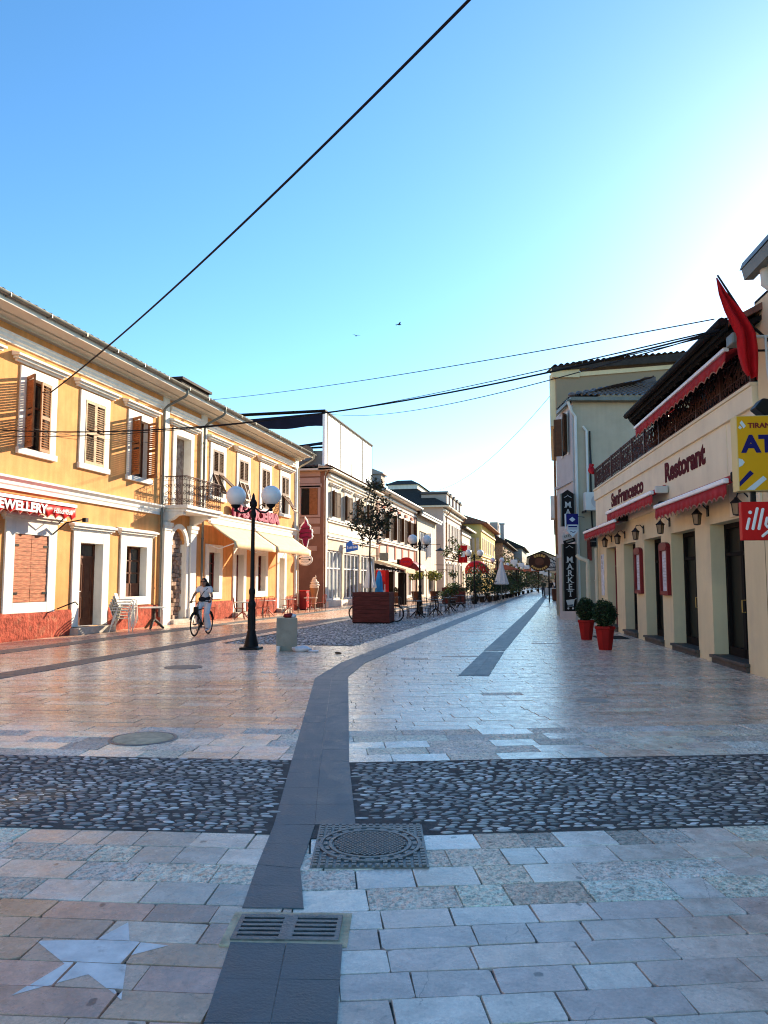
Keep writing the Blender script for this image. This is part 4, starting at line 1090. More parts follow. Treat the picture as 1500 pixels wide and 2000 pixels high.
org(0, 124, 0)
B4b = thing('grey_green_house', 'pale house with a row of narrow brown windows under a white eave', 'building', (WX, 124, 0))
w5 = [119, 121.4, 123.8, 126.2, 128.6]
b = MB(); wall_grid(b, 117, 131, 0, 9.8, [(y-.6,y+.6,5.0,7.6) for y in w5]+[(y-.8,y+.8,.2,3.2) for y in (119.5,123.5,127.5)], .2); shell(b, 117, 131, 0, 9.8, -10); part('wall', b, M['cream_wall'], B4b, recalc=False)
for y in w5:
    b = MB(); ring(b, y-.6, y+.6, 5.0, 7.6, .2, -.004, .07, 0); b.box(-.15,-.13,y-.6,y+.6,5,7.6,1); part('window', b, [M['white_trim'], M['shutter_dark']], B4b)
for y in (119.5,123.5,127.5):
    b = MB(); b.box(-.15,-.13,y-.8,y+.8,.2,3.2); part('shop_window', b, M['shop_glass_dark'], B4b)
b = MB(); b.prism([(-.3,9.8),(.8,9.82),(.9,10.05),(-4,11.6),(-10,9.8)], 'y', 117.1, 131.4); part('roof', b, M['roof_dark'], B4b)
b = MB(); b.box(.75,.95,117.1,131.4,9.8,10.02); b.box(-.01,.2,117.2,130.9,8.9,9.2); part('cornice', b, M['white_trim'], B4b)

org(0, 148, 0)
B5 = thing('yellow_house', 'tall yellow house with a pale roof overhang beyond the pink house', 'building', (WX+1.6, 148, 0))
w6 = [136, 140, 144, 148, 152, 156, 160]
b = MB(); wall_grid(b, 133, 164, 0, 11.6, [(y-.6,y+.6,6.8,9.2) for y in w6]+[(y-.6,y+.6,2.6,5.0) for y in w6], .2); part('wall', b, M['yellow_wall'], B5, recalc=False)
b = MB(); shell(b, 133, 164, 0, 11.6, -12); part('side_wall', b, M['yellow_wall'], B5, recalc=False)
for y in w6:
    for z in (6.8, 2.6):
        b = MB(); ring(b, y-.6, y+.6, z, z+2.4, .22, -.004, .08, 0); b.box(-.15,-.13,y-.6,y+.6,z,z+2.4,1); part('window', b, [M['white_trim'], M['shutter_brown']], B5)
b = MB()
for z0, z1 in ((5.4,5.7),(6.0,6.2),(10.3,10.6)): b.box(-.01,.2,133.05,163.9,z0,z1)
for x in (-.6,-1.4):
    for z in (6.8,2.6): b.box(x-.25,x+.25,132.9,132.999,z,z+2.4)
part('cornice', b, M['cream_wall'], B5)
b = MB(); b.prism([(-12,11.6),(1.2,11.6),(1.2,11.8),(-5,13.8),(-12.5,11.8)], 'y', 132, 165); part('roof', b, M['roof_tile'], B5)

org(0, 190, 0)
B6 = thing('stone_house', 'old stone house with dark roofs and a chimney, half covered by ivy', 'building', (WX+3, 190, 0))
b = MB(); wall_grid(b, 168, 215, 0, 10, [(y-.7,y+.7,5.6,7.8) for y in range(172,214,6)], .2); shell(b, 168, 215, 0, 10, -14); part('wall', b, M['rubble'], B6, recalc=False)
for y in range(172,214,6):
    b = MB(); b.box(-.18,-.15,y-.7,y+.7,5.6,7.8,1); ring(b, y-.7, y+.7, 5.6, 7.8, .2, -.004, .08, 0); part('window', b, [M['white_trim'], M['glass_dark']], B6)
b = MB(); b.prism([(-14.5,10),(1,10),(1,10.2),(-6,14.5),(-14.5,10.2)], 'y', 167, 216); rf = part('roof', b, M['roof_dark'], B6)
b = MB(); b.box(-3.4,-1.6,176,181,11.5,15.2); part('dormer', b, M['grey_pink_wall'], rf)
b = MB(); b.box(-1.4,-.5,180.5,182,10.6,15); b.box(-1.6,-.3,180.3,182.2,15,15.3); part('chimney', b, M['grey_wall'], rf)
org(0, 235, 0)
B7 = thing('far_stone_house', 'distant dark roofed stone house at the bend of the street', 'building', (WX+5, 235, 0))
b = MB(); wall_grid(b, 218, 255, 0, 11, [(y-.7,y+.7,6.6,8.8) for y in range(222,254,6)], .2); shell(b, 218, 255, 0, 11, -12); part('wall', b, M['stone'], B7, recalc=False)
for y in range(222,254,6): part('window', MB().box(-.18,-.15,y-.7,y+.7,6.6,8.8), M['glass_dark'], B7)
b = MB(); b.prism([(-12.5,11),(1,11),(1,11.2),(-5,14),(-12.5,11.2)], 'y', 217, 256); part('roof', b, M['roof_dark'], B7)
org(0, 0, 0)
G = thing('gabled_house', 'broad low gabled house closing the far end of the street', 'building', (-4, 262, 0))
b = MB(); b.prism([(-13,0),(9,0),(9,7.6),(0,11.6),(-13,6.6)], 'y', 0, 14); part('wall', b, M['olive_wall'], G)
b = MB(); b.prism([(-14,6.2),(0,11.65),(10,7.2),(10,7.6),(0,12.1),(-14,6.7)], 'y', -1.2, 15); part('roof', b, M['roof_dark'], G)
b = MB()
for x in (-9,-5,-1,3,7): b.box(x-.6,x+.6,-.04,.0,2.5,4.6)
part('window', b, M['glass_dark'], G)
# ================================================================== restaurant (frame: x out towards the street, y = -u, u runs away from the camera)
RA = Vector((3.36, 13.2, 0)); RZ = rad(187)
RN = Vector((-cos(rad(7)), -sin(rad(7)), 0)); RU = Vector((-sin(rad(7)), cos(rad(7)), 0))
def rloc(x, u, z=0): return tuple(RA + RN*x + RU*u + Vector((0,0,z)))
def rthing(name, label, cat, x, u, z=0, group=None):
    org(x, -u, z); return thing(name, label, cat, rloc(x, u, z), RZ, group)
T = rthing('restaurant', 'cream restaurant with a terrace over a row of dark doorways', 'building', 0, 7)
dop = [(13.72,12.13),(11.0,9.44),(8.42,6.70),(5.80,3.96),(3.0,1.20)]
ops = [(-a, -c, .0, 2.68) for a, c in dop]
b = MB(); wall_grid(b, -15.3, -.3, 0, 4.45, ops, .30, m=0); b.add([(0,-15.3,0),(-7,-15.3,0),(-7,-15.3,4.7),(0,-15.3,4.7)], [(0,1,2,3)])
part('wall', b, M['beige_wall'], T, recalc=False)
b = MB(); b.box(-.02,.04,-15.3,-1.75,3.33,4.45); b.box(-.02,.03,-1.75,-.32,2.72,4.45); part('fascia', b, M['beige_fascia'], T)
b = MB(); b.box(-.05,.09,-15.3,-.32,4.45,4.80); b.box(-.05,.12,-15.3,-.32,4.80,4.86); part('terrace_edge', b, M['beige_fascia'], T, bevel=.01)
part('terrace_floor', MB().box(-7,-.051,-15.3,-.32,4.5,4.78), M['stone'], T)
for i, (a, c) in enumerate(dop):
    b = MB(); b.box(-.29,.05,-a-.03,-c+.03,-.01,.10); b.box(-.29,.09,-a-.05,-c+.05,.10,.155); part('doorstep', b, M['sill_dark'], T, bevel=.008)
    y0, y1 = -a, -c
    b = MB()
    for p, q in ((y0,y0+.09),(y1-.09,y1),((y0+y1)/2-.06,(y0+y1)/2+.06)): b.box(-.34,-.27,p,q,.155,2.68)
    b.box(-.34,-.27,y0,y1,2.58,2.68); b.box(-.34,-.27,y0,y1,.155,.32); b.box(-.34,-.27,y0,y1,2.05,2.12)
    d = part('door', b, M['timber_dark'] if i else M['maroon'], T)
    part('door_glass', MB().box(-.333,-.325,y0,y1,.155,2.68), M['door_glass'], d)
    hb = MB(); ym = (y0+y1)/2; hb.tube([(-.27,ym+.09,1.0),(-.21,ym+.09,1.0),(-.21,ym+.09,1.22),(-.27,ym+.09,1.22)], .012, 6); part('handle', hb, M['gold'], d)
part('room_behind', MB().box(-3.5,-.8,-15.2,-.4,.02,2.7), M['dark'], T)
# terrace railing
b = MB()
rail_run(b, (.04,-15.25), (.04,-.42), 4.86, 5.58, .28, .015)
for k in range(11): y = -15.25+14.83*k/10; b.box(.01,.07,y-.03,y+.03,4.86,5.60)
rl = part('railing', b, M['iron_brown'], T, recalc=False)
b = MB()
for k in range(70):
    y = -15.2+14.7*(k+R.random())/70; z = R.uniform(4.95,5.35)
    scroll(b, (.03,y,z), Vector((0,1,0)), Vector((0,0,1)), R.uniform(.06,.12), 1.1, 9, R.uniform(0,6), .016, R.choice((-1,1)))
part('scrollwork', b, M['iron_brown'], rl, recalc=False)
b = MB(); b.tube([(.04,-15.3,5.585),(.04,-.40,5.585)], .022, 6); part('handrail', b, M['gutter_metal'], rl)
# terrace roof, and added near-black walls that stand for the shade under it
b = MB(); b.box(-1.5,-1.3,-7.4,-.32,4.78,6.5); b.box(-1.3,-.1,-.5,-.32,4.78,6.0); b.box(-1.3,-.14,-7.4,-7.3,4.78,6.0); part('terrace_shade_wall', b, M['dark'], T)
b = MB()
for y in (-6.9,-3.6,-.7): b.box(-.12,.02,y-.07,y+.07,4.79,5.95)
part('terrace_post', b, M['timber_dark'], T)
b = MB()
b.prism([(.55,5.70),(.55,5.80),(-4.4,8.35),(-9,6.2),(-9,6.05),(-4.4,8.15)], 'y', -7.0, .05); rf = part('roof', b, M['roof_tile'], T)
b = MB(); b.prism([(.56,5.62),(.60,5.62),(.60,5.83),(.56,5.83)], 'y', -7.05, .08); b.prism([(.5,5.58),(.55,5.62),(.1,5.84),(-3.2,7.52),(-3.2,7.44),(.1,5.76)], 'y', -6.98, -.0); part('eaves', b, M['dark'], T)  # deep shade of the roof's underside put into near-black boards
b = MB(); b.tube([(.66,-7.1,5.76),(.66,.1,5.76)], .07, 8); part('gutter', b, M['timber_dark'], T)
b = MB()
for k in range(14): y = -6.9+k*.52; b.beam((.52,y,5.60), (-1.5,y,6.62), .09, .12)
b.prism([(.55,5.62),(.62,5.74),(.55,5.9),(.25,5.95),(.1,5.6),(.35,5.4)], 'y', -7.16, -7.02)
part('rafter', b, M['dark'], rf)  # rafters near-black as well, the under-roof shade is in their colour
# lettering
S = rthing('shop_lettering', 'maroon raised letters SanFrancesco on the cream fascia', 'sign', .04, 10.2, 4.0)
b = MB(); text(b, 'SanFrancesco', .56, (.04,-12.42,3.96), (0,1,0), (0,0,1), .012, width=4.3, bold=.024); part('lettering', b, M['letter_maroon'], S)
S = rthing('shop_lettering', 'maroon raised letters Restorant on the cream fascia, nearer the yellow sign', 'sign', .04, 4.5, 4.0)
b = MB(); text(b, 'Restorant', .60, (.04,-5.98,3.92), (0,1,0), (0,0,1), .012, width=3.0, bold=.026); part('lettering', b, M['letter_maroon'], S)
# awnings
for ua, ub, z0, lab in ((10.1, 15.6, 3.30, 'furled red awning with a white bar beside the drainpipes, the farthest one'),
                        (5.75, 11.25, 3.62, 'furled red awning with a white bar below the letters SanFrancesco'),
                        (.75, 5.45, 3.24, 'furled red awning with a white bar below the letters Restorant')):
    A = rthing('awning', lab, 'awning', .1, (ua+ub)/2, z0, 'red restaurant awnings')
    awning(A, -ub, -ua, .06, z0+.14, .40, z0-.02, .26, M['awning_red'], scal=.30, edge=M['awning_edge'])
    part('front_bar', MB().box(.37,.46,-ub-.03,-ua+.03,z0-.02,z0+.07), M['white_metal'], A, bevel=.02)
    b = MB(); b.tube([(.12,-ub,z0+.14),(.12,-ua,z0+.14)], .06, 10); part('roller', b, M['awning_red'], A, smooth=40)
    b = MB(); b.box(.06,.36,-ua+.03,-ua+.10,z0-.0,z0+.17); part('end_cap', b, M['ac_white'] if z0 > 3.5 else M['iron_black'], A, bevel=.03)
    b = MB(); b.box(.06,.34,-ub-.10,-ub-.03,z0-.0,z0+.17); part('end_cap', b, M['iron_black'], A, bevel=.03)
A = rthing('terrace_awning', 'long red scalloped awning with a white bar under the dark terrace roof', 'awning', .2, 3.6, 5.4)
awning(A, -7.1, -.45, -.3, 5.72, .42, 5.42, .24, M['awning_red'], scal=.33, edge=M['awning_edge'])
part('front_bar', MB().box(.38,.48,-7.12,-.43,5.42,5.49), M['white_metal'], A, bevel=.015)
# wall lanterns
l0 = rthing('wall_lantern', 'x', 'lantern', 0, 12.6, 2.78, 'wall lanterns of the restaurant')
b = MB(); b.box(.0,.03,-12.66,-12.54,2.8,3.06); b.tube([(.03,-12.6,2.98),(.12,-12.6,3.08),(.24,-12.6,3.06),(.27,-12.6,2.96)], .016, 6)
part('bracket', b, M['iron_black'], l0)
b = MB(); b.lathe([(.03,.26),(.055,.22),(.13,.15),(.13,.13),(.02,.13)], 4, (.27,-12.6,2.72)); b.lathe([(.02,-.13),(.085,-.115),(.075,-.10),(.02,-.10)], 4, (.27,-12.6,2.72))
for a in range(4): x, y = .105*cos(pi*a/2), .105*sin(pi*a/2); x2, y2 = .075*cos(pi*a/2), .075*sin(pi*a/2); b.tube([(.27+x,-12.6+y,2.86),(.27+x2,-12.6+y2,2.62)], .010, 4)
part('frame', b, M['iron_black'], l0)
b = MB(); b.lathe([(.07,-.10),(.098,.13)], 4, (.27,-12.6,2.72)); part('glass', b, M['amber_glass'], l0)
labs = ['black wall lantern with square glass beside the drainpipe at the far end', 'black wall lantern under the far awning, over the red door', 'black wall lantern by the white awning end cap, above the first menu case',
        'black wall lantern above the second menu case from the drainpipes', 'black wall lantern under the middle of the nearest awning', 'black wall lantern half hidden by the red coffee sign']
for i, u in enumerate((12.75, 10.75, 8.4, 5.85, 3.05, .85)):
    o = l0 if i == 0 else copy_tree(l0)
    o.location = rloc(0, u, 2.83); o.scale = (.82,.82,.82); o['label'] = labs[i]
# menu cases
for u, lab in ((8.95,'wood framed menu case with a pale photo sheet on the pillar nearer the pots'), (6.25,'wood framed menu case holding a printed list on the pillar nearer the camera')):
    S = rthing('menu_case', lab, 'menu case', 0, u, 1.9, 'menu cases on the pillars')
    b = MB(); y = -u
    b.box(.001,.09,y-.36,y-.28,1.24,2.40); b.box(.001,.09,y+.28,y+.36,1.24,2.40); b.box(.001,.09,y-.28,y+.28,1.24,1.34)
    b.prism([(y-.36,2.40)]+[(y+.36*cos(pi-pi*i/8), 2.40+.10*sin(pi-pi*i/8)) for i in range(9)]+[(y+.36,2.40),(y+.28,2.30),(y-.28,2.30)], 'x', .001, .1)
    part('frame', b, M['maroon'], S, bevel=.006)
    part('sheet', MB().box(.001,.03,y-.28,y+.28,1.34,2.3), M['paper'], S)
    b = MB()
    for k in range(9): b.box(.031,.034,y-.2,y+R.uniform(.02,.2),1.5+k*.075,1.515+k*.075)
    part('print', b, M['grey_wall'], S)
S = rthing('house_sign', 'narrow pale board with small vertical dark characters on the far pillar', 'sign', 0, 14.4, 2)
part('panel', MB().box(.001,.02,-14.65,-14.2,1.1,2.5), M['paper'], S)
b = MB()
for k, ch in enumerate('BAR'): text(b, ch, .16, (.021,-14.5,2.35-k*.17), (0,1,0), (0,0,1), .004, bold=.006)
part('lettering', b, M['sign_black'], S)
# drainpipes at the far corner
for u, x, kink, lab in ((16.0, .25, 1, 'cream drainpipe with an elbow beside the black market sign'), (14.95, .12, 0, 'straight cream drainpipe next to the far lantern')):
    S = rthing('drainpipe', lab, 'drainpipe', x, u, 0)
    b = MB()
    if kink: b.tube([(x+.35,-u-.2,2.55),(x+.28,-u-.15,2.45),(x,-u,2.32),(x,-u,2.1),(x,-u,.02)], .075, 10)
    else: b.tube([(x,-u,2.75),(x,-u,.02)], .06, 10)
    part('pipe', b, M['cream_pipe'], S, smooth=50)
    b = MB()
    for z in (.6,1.6): b.lathe([(.06,-.02),(.09,-.02),(.09,.02),(.06,.02)], 10, (x,-u,z))
    part('clip', b, M['cream_pipe'], S)
S = rthing('doormat', 'dark rubber doormat on the paving before a restaurant doorway', 'doormat', .75, 9.6, 0)
part('mat', MB().box(.3,1.15,-10.2,-9.0,.003,.014), M['rubber'], S, bevel=.004)
# terrace flag furled at the far end
S = rthing('furled_umbrella', 'furled dark umbrella with a red end leaning over the terrace corner', 'umbrella', .1, 15.4, 5.5)
b = MB(); b.tube([(-.15,-17.2,6.6),(.05,-16.1,5.9),(.1,-15.6,5.55)], [.03,.06,.05], 8); part('cover', b, M['iron_black'], S)
b = MB(); b.tube([(.06,-16.05,5.88),(.1,-15.6,5.6),(.1,-15.25,5.45)], [.05,.13,.05], 8); b.tube([(.1,-15.8,5.75),(.1,-15.3,5.75)],[.02,.05],6); part('cloth', b, M['red_flag'], S)

# ------------------------------------------------------------------ neighbour at the right edge
N = rthing('corner_building', 'cream building with a box gutter at the right edge, next to the restaurant', 'building', 0, -4)
b = MB(); wall_grid(b, -.28, 9, 0, 6.15, [(.02,1.45,.0,2.68),(2.5,4.2,0,2.68)], .3); b.add([(0,-.28,0),(-8,-.28,0),(-8,-.28,6.15),(0,-.28,6.15)], [(0,1,2,3)])
part('wall', b, M['beige_wall'], N, recalc=False)
for y0, y1 in ((.02,1.45),(2.5,4.2)):
    b = MB(); b.box(-.34,-.31,y0,y1,.0,2.68); part('door', b, M['timber_dark'], N)
b = MB(); b.prism([(-.2,5.6),(.35,5.55),(.35,5.62),(.95,5.66),(.95,5.78),(-.2,6.3)], 'y', 2.3, 9); part('eaves', b, M['grey_wall'], N)
b = MB(); b.prism([(.96,5.60),(1.08,5.60),(1.11,5.74),(.96,5.74)], 'y', 2.25, 9); b.prism([(.8,5.79),(1.12,5.755),(1.08,5.86),(-4,8.4),(-4,8.3),(.8,5.9)], 'y', 2.2, 9); part('gutter', b, M['gutter_metal'], N)
b = MB(); b.tube([(.92,2.6,5.62),(.92,2.6,5.42),(.80,2.6,5.32),(.3,2.65,5.17),(.12,2.65,5.0),(.12,2.65,4.1)], .085, 10); part('downpipe', b, M['ac_white'], N, smooth=50)
b = MB(); b.box(-8,.0,-.28,9,6.15,6.2); part('loft_floor', b, M['dark'], N)
# illuminated-type bank sign and coffee sign (unlit)
def ysign(name, label, x0, x1, u, z0, z1, th=.2):
    S = rthing(name, label, 'sign', x0, u, z0); return S
SU = -2.9
S = ysign('bank_sign', 'yellow box sign with a blue AT and small TIRANA lettering', .1, 1.4, SU, 2.67, 3.6)
y = -SU
part('box', MB().box(.22,1.53,y-.10,y+.10,2.66,3.59), M['atm_side'], S, bevel=.006)
part('panel', MB().box(.23,1.52,y+.1005,y+.108,2.67,3.58), M['atm_yellow'], S)
ex, ez = Vector((-1,0,0)), Vector((0,0,1)); fy = y+.1085
def fp_(a, c): return (1.52-a, fy, 2.67+c)          # a to the right from the sign's left edge, c up
b = MB(); text(b, 'TIRANA BANK', .088, fp_(.125,.765), ex, ez, .004, bold=.003, width=.62); part('small_lettering', b, M['maroon'], S)
b = MB(); text(b, 'ATM', .285, fp_(.055,.47), ex, ez, .004, bold=.014, width=.62); part('lettering', b, M['sign_navy'], S)
def quadp(mb, pts, t=.003):
    v = [Vector(fp_(*p)) for p in pts]; n = len(v); mb.add([tuple(p) for p in v]+[tuple(p+Vector((0,t,0))) for p in v], [tuple(range(n-1,-1,-1)), tuple(range(n,2*n))]+[(i,(i+1)%n,n+(i+1)%n,n+i) for i in range(n)])
b = MB(); quadp(b, [(.055,.86),(.10,.79),(.075,.76),(.03,.83)]); quadp(b, [(.03,.80),(.055,.77),(.035,.75),(.01,.77)]) 
quadp(b, [(.0,.39),(.045,.375),(.07,.34),(.04,.30),(.0,.28)]); quadp(b, [(.07,.0),(.28,.17),(.32,.13),(.17,.0)])
pts = []
for i in range(24): a = 2*pi*i/24; pts.append(fp_(.50+.13*cos(a), .28+.13*sin(a)))
part('pale_mark', b, M['sign_pale'], S); part('pale_ring', MB().tube(pts+[pts[0]], .017, 5), M['sign_pale'], S)
b = MB(); quadp(b, [(.0,.10),(.13,.24),(.17,.20),(.0,.04)]); part('navy_mark', b, M['sign_navy'], S)
b = MB(); b.box(1.0,1.06,y-.02,y+.02,2.52,2.66); part('bracket', b, M['iron_black'], S); part('bracket', MB().box(1.30,1.36,y-.02,y+.02,2.52,2.66), M['iron_black'], S)
S = rthing('coffee_sign', 'square red sign with white slanted illy lettering under the yellow sign', 'sign', 1.0, SU, 2.1)
part('box', MB().box(.92,1.49,y-.05,y+.05,2.06,2.53), M['red_bright'], S, bevel=.008)
b = MB(); fy2 = y+.052
def cap(mb, p, q, r): mb.tube([(1.49-p[0],fy2,2.06+p[1]),(1.49-q[0],fy2,2.06+q[1])], r, 8); mb.ball((1.49-p[0],fy2,2.06+p[1]), (r,.004,r), 10, 6); mb.ball((1.49-q[0],fy2,2.06+q[1]), (r,.004,r), 10, 6)
bb = MB()
cap(bb, (.055,.14), (.085,.26), .017); bb.ball((1.49-.10,fy2,2.06+.34), (.022,.004,.022), 10, 6)
cap(bb, (.125,.14), (.185,.385), .018); cap(bb, (.195,.14), (.25,.375), .018)
for p, q in (((.295,.27),(.275,.19)),((.275,.19),(.30,.155)),((.30,.155),(.345,.19)),((.345,.19),(.375,.29)),((.36,.24),(.32,.12)),((.32,.12),(.235,.05))): cap(bb, p, q, .016)
bb.v = [(x, fy2+(yy-fy2)*.25, z) for x, yy, z in bb.v]
part('lettering', bb, M['white_paint'], S)
S = rthing('security_light', 'grey floodlight box fixed to the wall corner beside the red flag', 'light', .05, -.35, 5.4)
b = MB(); b.box(.35,.62,.12,.42,5.30,5.48); part('housing', b, M['gutter_metal'], S, bevel=.02)
b = MB(); b.tube([(.0,.3,5.2),(.3,.3,5.2),(.45,.28,5.32)], .02, 6); part('bracket', b, M['iron_black'], S)
S = rthing('dark_lamp', 'black outdoor lamp hood fixed on the wall right above the yellow sign', 'light', .05, -2.3, 3.75)
b = MB(); b.prism([(.95,3.60),(1.15,3.78),(1.05,3.90),(.80,3.86),(.74,3.62)], 'y', 2.4, 2.62); part('hood', b, M['iron_black'], S, bevel=.02)
b = MB(); b.tube([(.0,2.5,3.75),(.8,2.5,3.72)], .02, 6); part('arm', b, M['iron_black'], S)
# big red flag on a slanted pole
F = thing('flag', 'large red flag hanging in folds from a slanted pole at the terrace corner', 'flag', (3.30, 12.75, 5.4))
org(3.30, 12.75, 5.4)
b = MB(); b.tube([(3.42,12.9,5.30),(3.05,12.75,5.62),(2.58,12.55,6.36)], [.022,.022,.014], 8); part('pole', b, M['iron_black'], F)
b = MB(); b.tube([(3.5,12.9,5.42),(3.1,12.78,5.40)], .025, 6); b.tube([(3.30,12.6,4.15),(3.28,12.7,4.9),(3.30,12.8,5.4)], .02, 6); part('mount', b, M['ac_white'], F)
left = [(2.585,6.36),(2.62,6.10),(2.70,5.82),(2.80,5.57),(2.865,5.40),(2.86,5.28),(2.87,5.12),(2.90,4.98),(2.93,4.85),(2.985,4.74)]
right = [(2.60,6.36),(2.72,6.12),(2.86,5.90),(2.97,5.72),(3.05,5.56),(3.12,5.42),(3.15,5.22),(3.16,5.04),(3.155,4.86),(3.14,4.70)]
g = []
for i, (a, c) in enumerate(zip(left, right)):
    row = []
    for j in range(13):
        t = j/12; x = a[0]+(c[0]-a[0])*t; z = a[1]+(c[1]-a[1])*t
        amp = .075*min(1, i/3)
        row.append((x, 12.66+amp*sin(t*11+i*.35)+.02*sin(i), z))
    g.append(row)
part('cloth', MB().sheet(g), M['red_flag'], F, smooth=180, solid=.012, recalc=False)

# ================================================================== market house (hipped tile roof) and the tall house behind
MAZ = rad(12.54); mx = Vector((cos(MAZ), sin(MAZ), 0)); my = Vector((-sin(MAZ), cos(MAZ), 0)); MO = Vector((.83, 31.5, 0))
org(0, 0, 0)
K = thing('market_house', 'olive cream house with a glazed tile hip roof behind the restaurant terrace', 'building', tuple(MO), MAZ)
b = MB(); 
def side2(mb, x0, x1, z0, z1, ops, y=0, depth=.2): side_wall(mb, x0, x1, z0, z1, ops, y, depth)
side2(b, 0, 7, 0, 8.85, [(2.3,3.6,5.6,7.1)]); b.add([(7,0,0),(7,7,0),(7,7,8.85),(7,0,8.85)], [(0,1,2,3)]); part('wall', b, M['olive_wall'], K, recalc=False)
b = MB(); b.box(2.3,3.6,.1,.14,5.6,7.1,0); ring(b, 2.3, 3.6, 5.6, 7.1, .0, 0, .1) if False else None
for a, c, d, e in ((2.3,2.4,5.6,7.1),(3.5,3.6,5.6,7.1),(2.4,3.5,7.0,7.1),(2.92,2.98,5.6,7.0)): b.box(a,c,.02,.099,d,e,1)
part('window', b, [M['glass_dark'], M['door_red']], K)
b = MB(); b.box(-.0001,.0,0.001,3.1,0,8.85); 
b.v = [(x, y, z) for x, y, z in b.v]; part('street_wall', b, M['grey_wall'], K)
b = MB()
for z in (2.6,5.6): b.box(-.08,.0,.0,3.1,z,z+.12)
b.box(-.05,-.001,.02,.35,0,8.7)
part('string_course', b, M['grey_wall'], K)
b = MB(); b.box(-.04,-.002,.9,1.8,6.9,8.5,0); b.box(-.06,-.041,.75,.9,6.8,8.6,1); b.box(-.06,-.041,1.8,1.95,6.8,8.6,1); wn = part('window', b, [M['dark'], M['white_trim']], K)
b = MB(); leaf(b, (-.06,1.8,6.9), (-.8,.5,0), (0,0,1), .34, 1.6, solid=True); part('shutter', b, M['shutter_dark'], wn); b = MB(); leaf(b, (-.06,.9,6.9), (-.55,-.8,0), (0,0,1), .4, 1.6, solid=True); part('shutter', b, M['shutter_dark'], wn)
b = MB(); b.box(-.03,-.001,1.0,1.6,2.9,5.3); part('grey_panel', b, M['pale_wall'], K)
# hip roof: street slope and the slope that faces the camera
b = MB(); ez_ = 8.95
n1 = Vector((0,-.40,.9)).normalized()
tiles(b, lambda u, v: ((-.15+8*u, -.35+3.4*v, ez_+1.45*v), n1), 34, 11, 0, amp=.075, step=.05, res=6, keep=lambda u, v: u*8 > v*4.2)
n2 = Vector((-.45,0,.9)).normalized()
tiles(b, lambda u, v: ((-.15+4.2*v, 2.2-2.55*u, ez_+1.45*v), n2), 10, 11, 0, amp=.055, step=.035, res=6, keep=lambda u, v: (1-u)*2.55 < 2.55 and (u)*2.55 < 2.55-v*2.4)
rf = part('roof', b, M['tile_glazed'], K, recalc=False, smooth=50)
b = MB(); b.box(-.18,7,-.38,-.30,8.80,8.94); b.box(-.18,-.10,-.3,2.2,8.80,8.94); b.box(-.3,7,-.3,0,8.80,8.86); part('eaves', b, M['gutter_metal'], K)
b = MB()
for i in range(12): t = i/11; b.ball((-.12+4.2*t, -.32+3.4*t, ez_+1.48*t+.08), (.16,.16,.1), 8, 5)
b.box(3.9,4.4,2.8,3.2,10.35,10.62); part('hip_ridge', b, M['tile_glazed'], rf)
b = MB(); b.tube([(-.25,-.2,8.8),(-.1,-.12,8.4),(.06,-.08,8.2),(.06,-.08,.1)], .06, 8); part('downpipe', b, M['ac_white'], K); b = MB(); b.tube([(.35,-.1,7.8),(.5,-.08,7.6),(.5,-.08,4.6)], .05, 8); part('downpipe', b, M['ac_white'], K)
b = MB(); b.tube([(.62,-.1,7.6),(.62,-.1,4.2),(.66,-.1,3.2)], .035, 6); b.tube([(.50,-.1,3.4),(.50,-.1,2.4)], .09, 8, 1); part('old_pipe', b, [M['iron_black'], M['rust_pipe']], K)
# air conditioner and boxes
S = thing('air_conditioner', 'white air conditioner outdoor unit on the olive wall beside the terrace', 'air conditioner', tuple(MO+mx*.62+my*-.2+Vector((0,0,4.35))), MAZ)
b = MB(); b.box(-.38,.42,-.45,-.1,.0,.72); cs = part('casing', b, M['ac_white'], S, bevel=.02)
b = MB(); b.lathe([(.27,0),(.27,.015),(.0,.015)], 20)
b.v = [(x+.12, -.452-z, y+.36) for x, y, z in b.v]; part('fan_grille', b, M['grey_wall'], cs)
b = MB(); b.box(-.42,-.36,-.5,.0,-.08,-.0); b.box(.36,.42,-.5,.0,-.08,-.0); b.tube([(.3,-.1,0),(.2,-.1,-.5),(-.1,-.05,-.9)], .03, 6); part('bracket', b, M['iron_black'], S)
for x, z, w_, h_, lab in ((1.15,3.35,.28,.5,'black loudspeaker box under the air conditioner'), (.62,2.95,.2,.4,'small black meter box beside the cream drainpipe')):
    S = thing('wall_box', lab, 'box', tuple(MO+mx*x+my*-.25+Vector((0,0,z))), MAZ)
    part('case', MB().box(-w_/2,w_/2,-.1,.12,0,h_), M['iron_black'], S, bevel=.015); part('strap', MB().box(-w_/2-.01,w_/2+.01,-.11,.24,h_*.45,h_*.55), M['gutter_metal'], S)
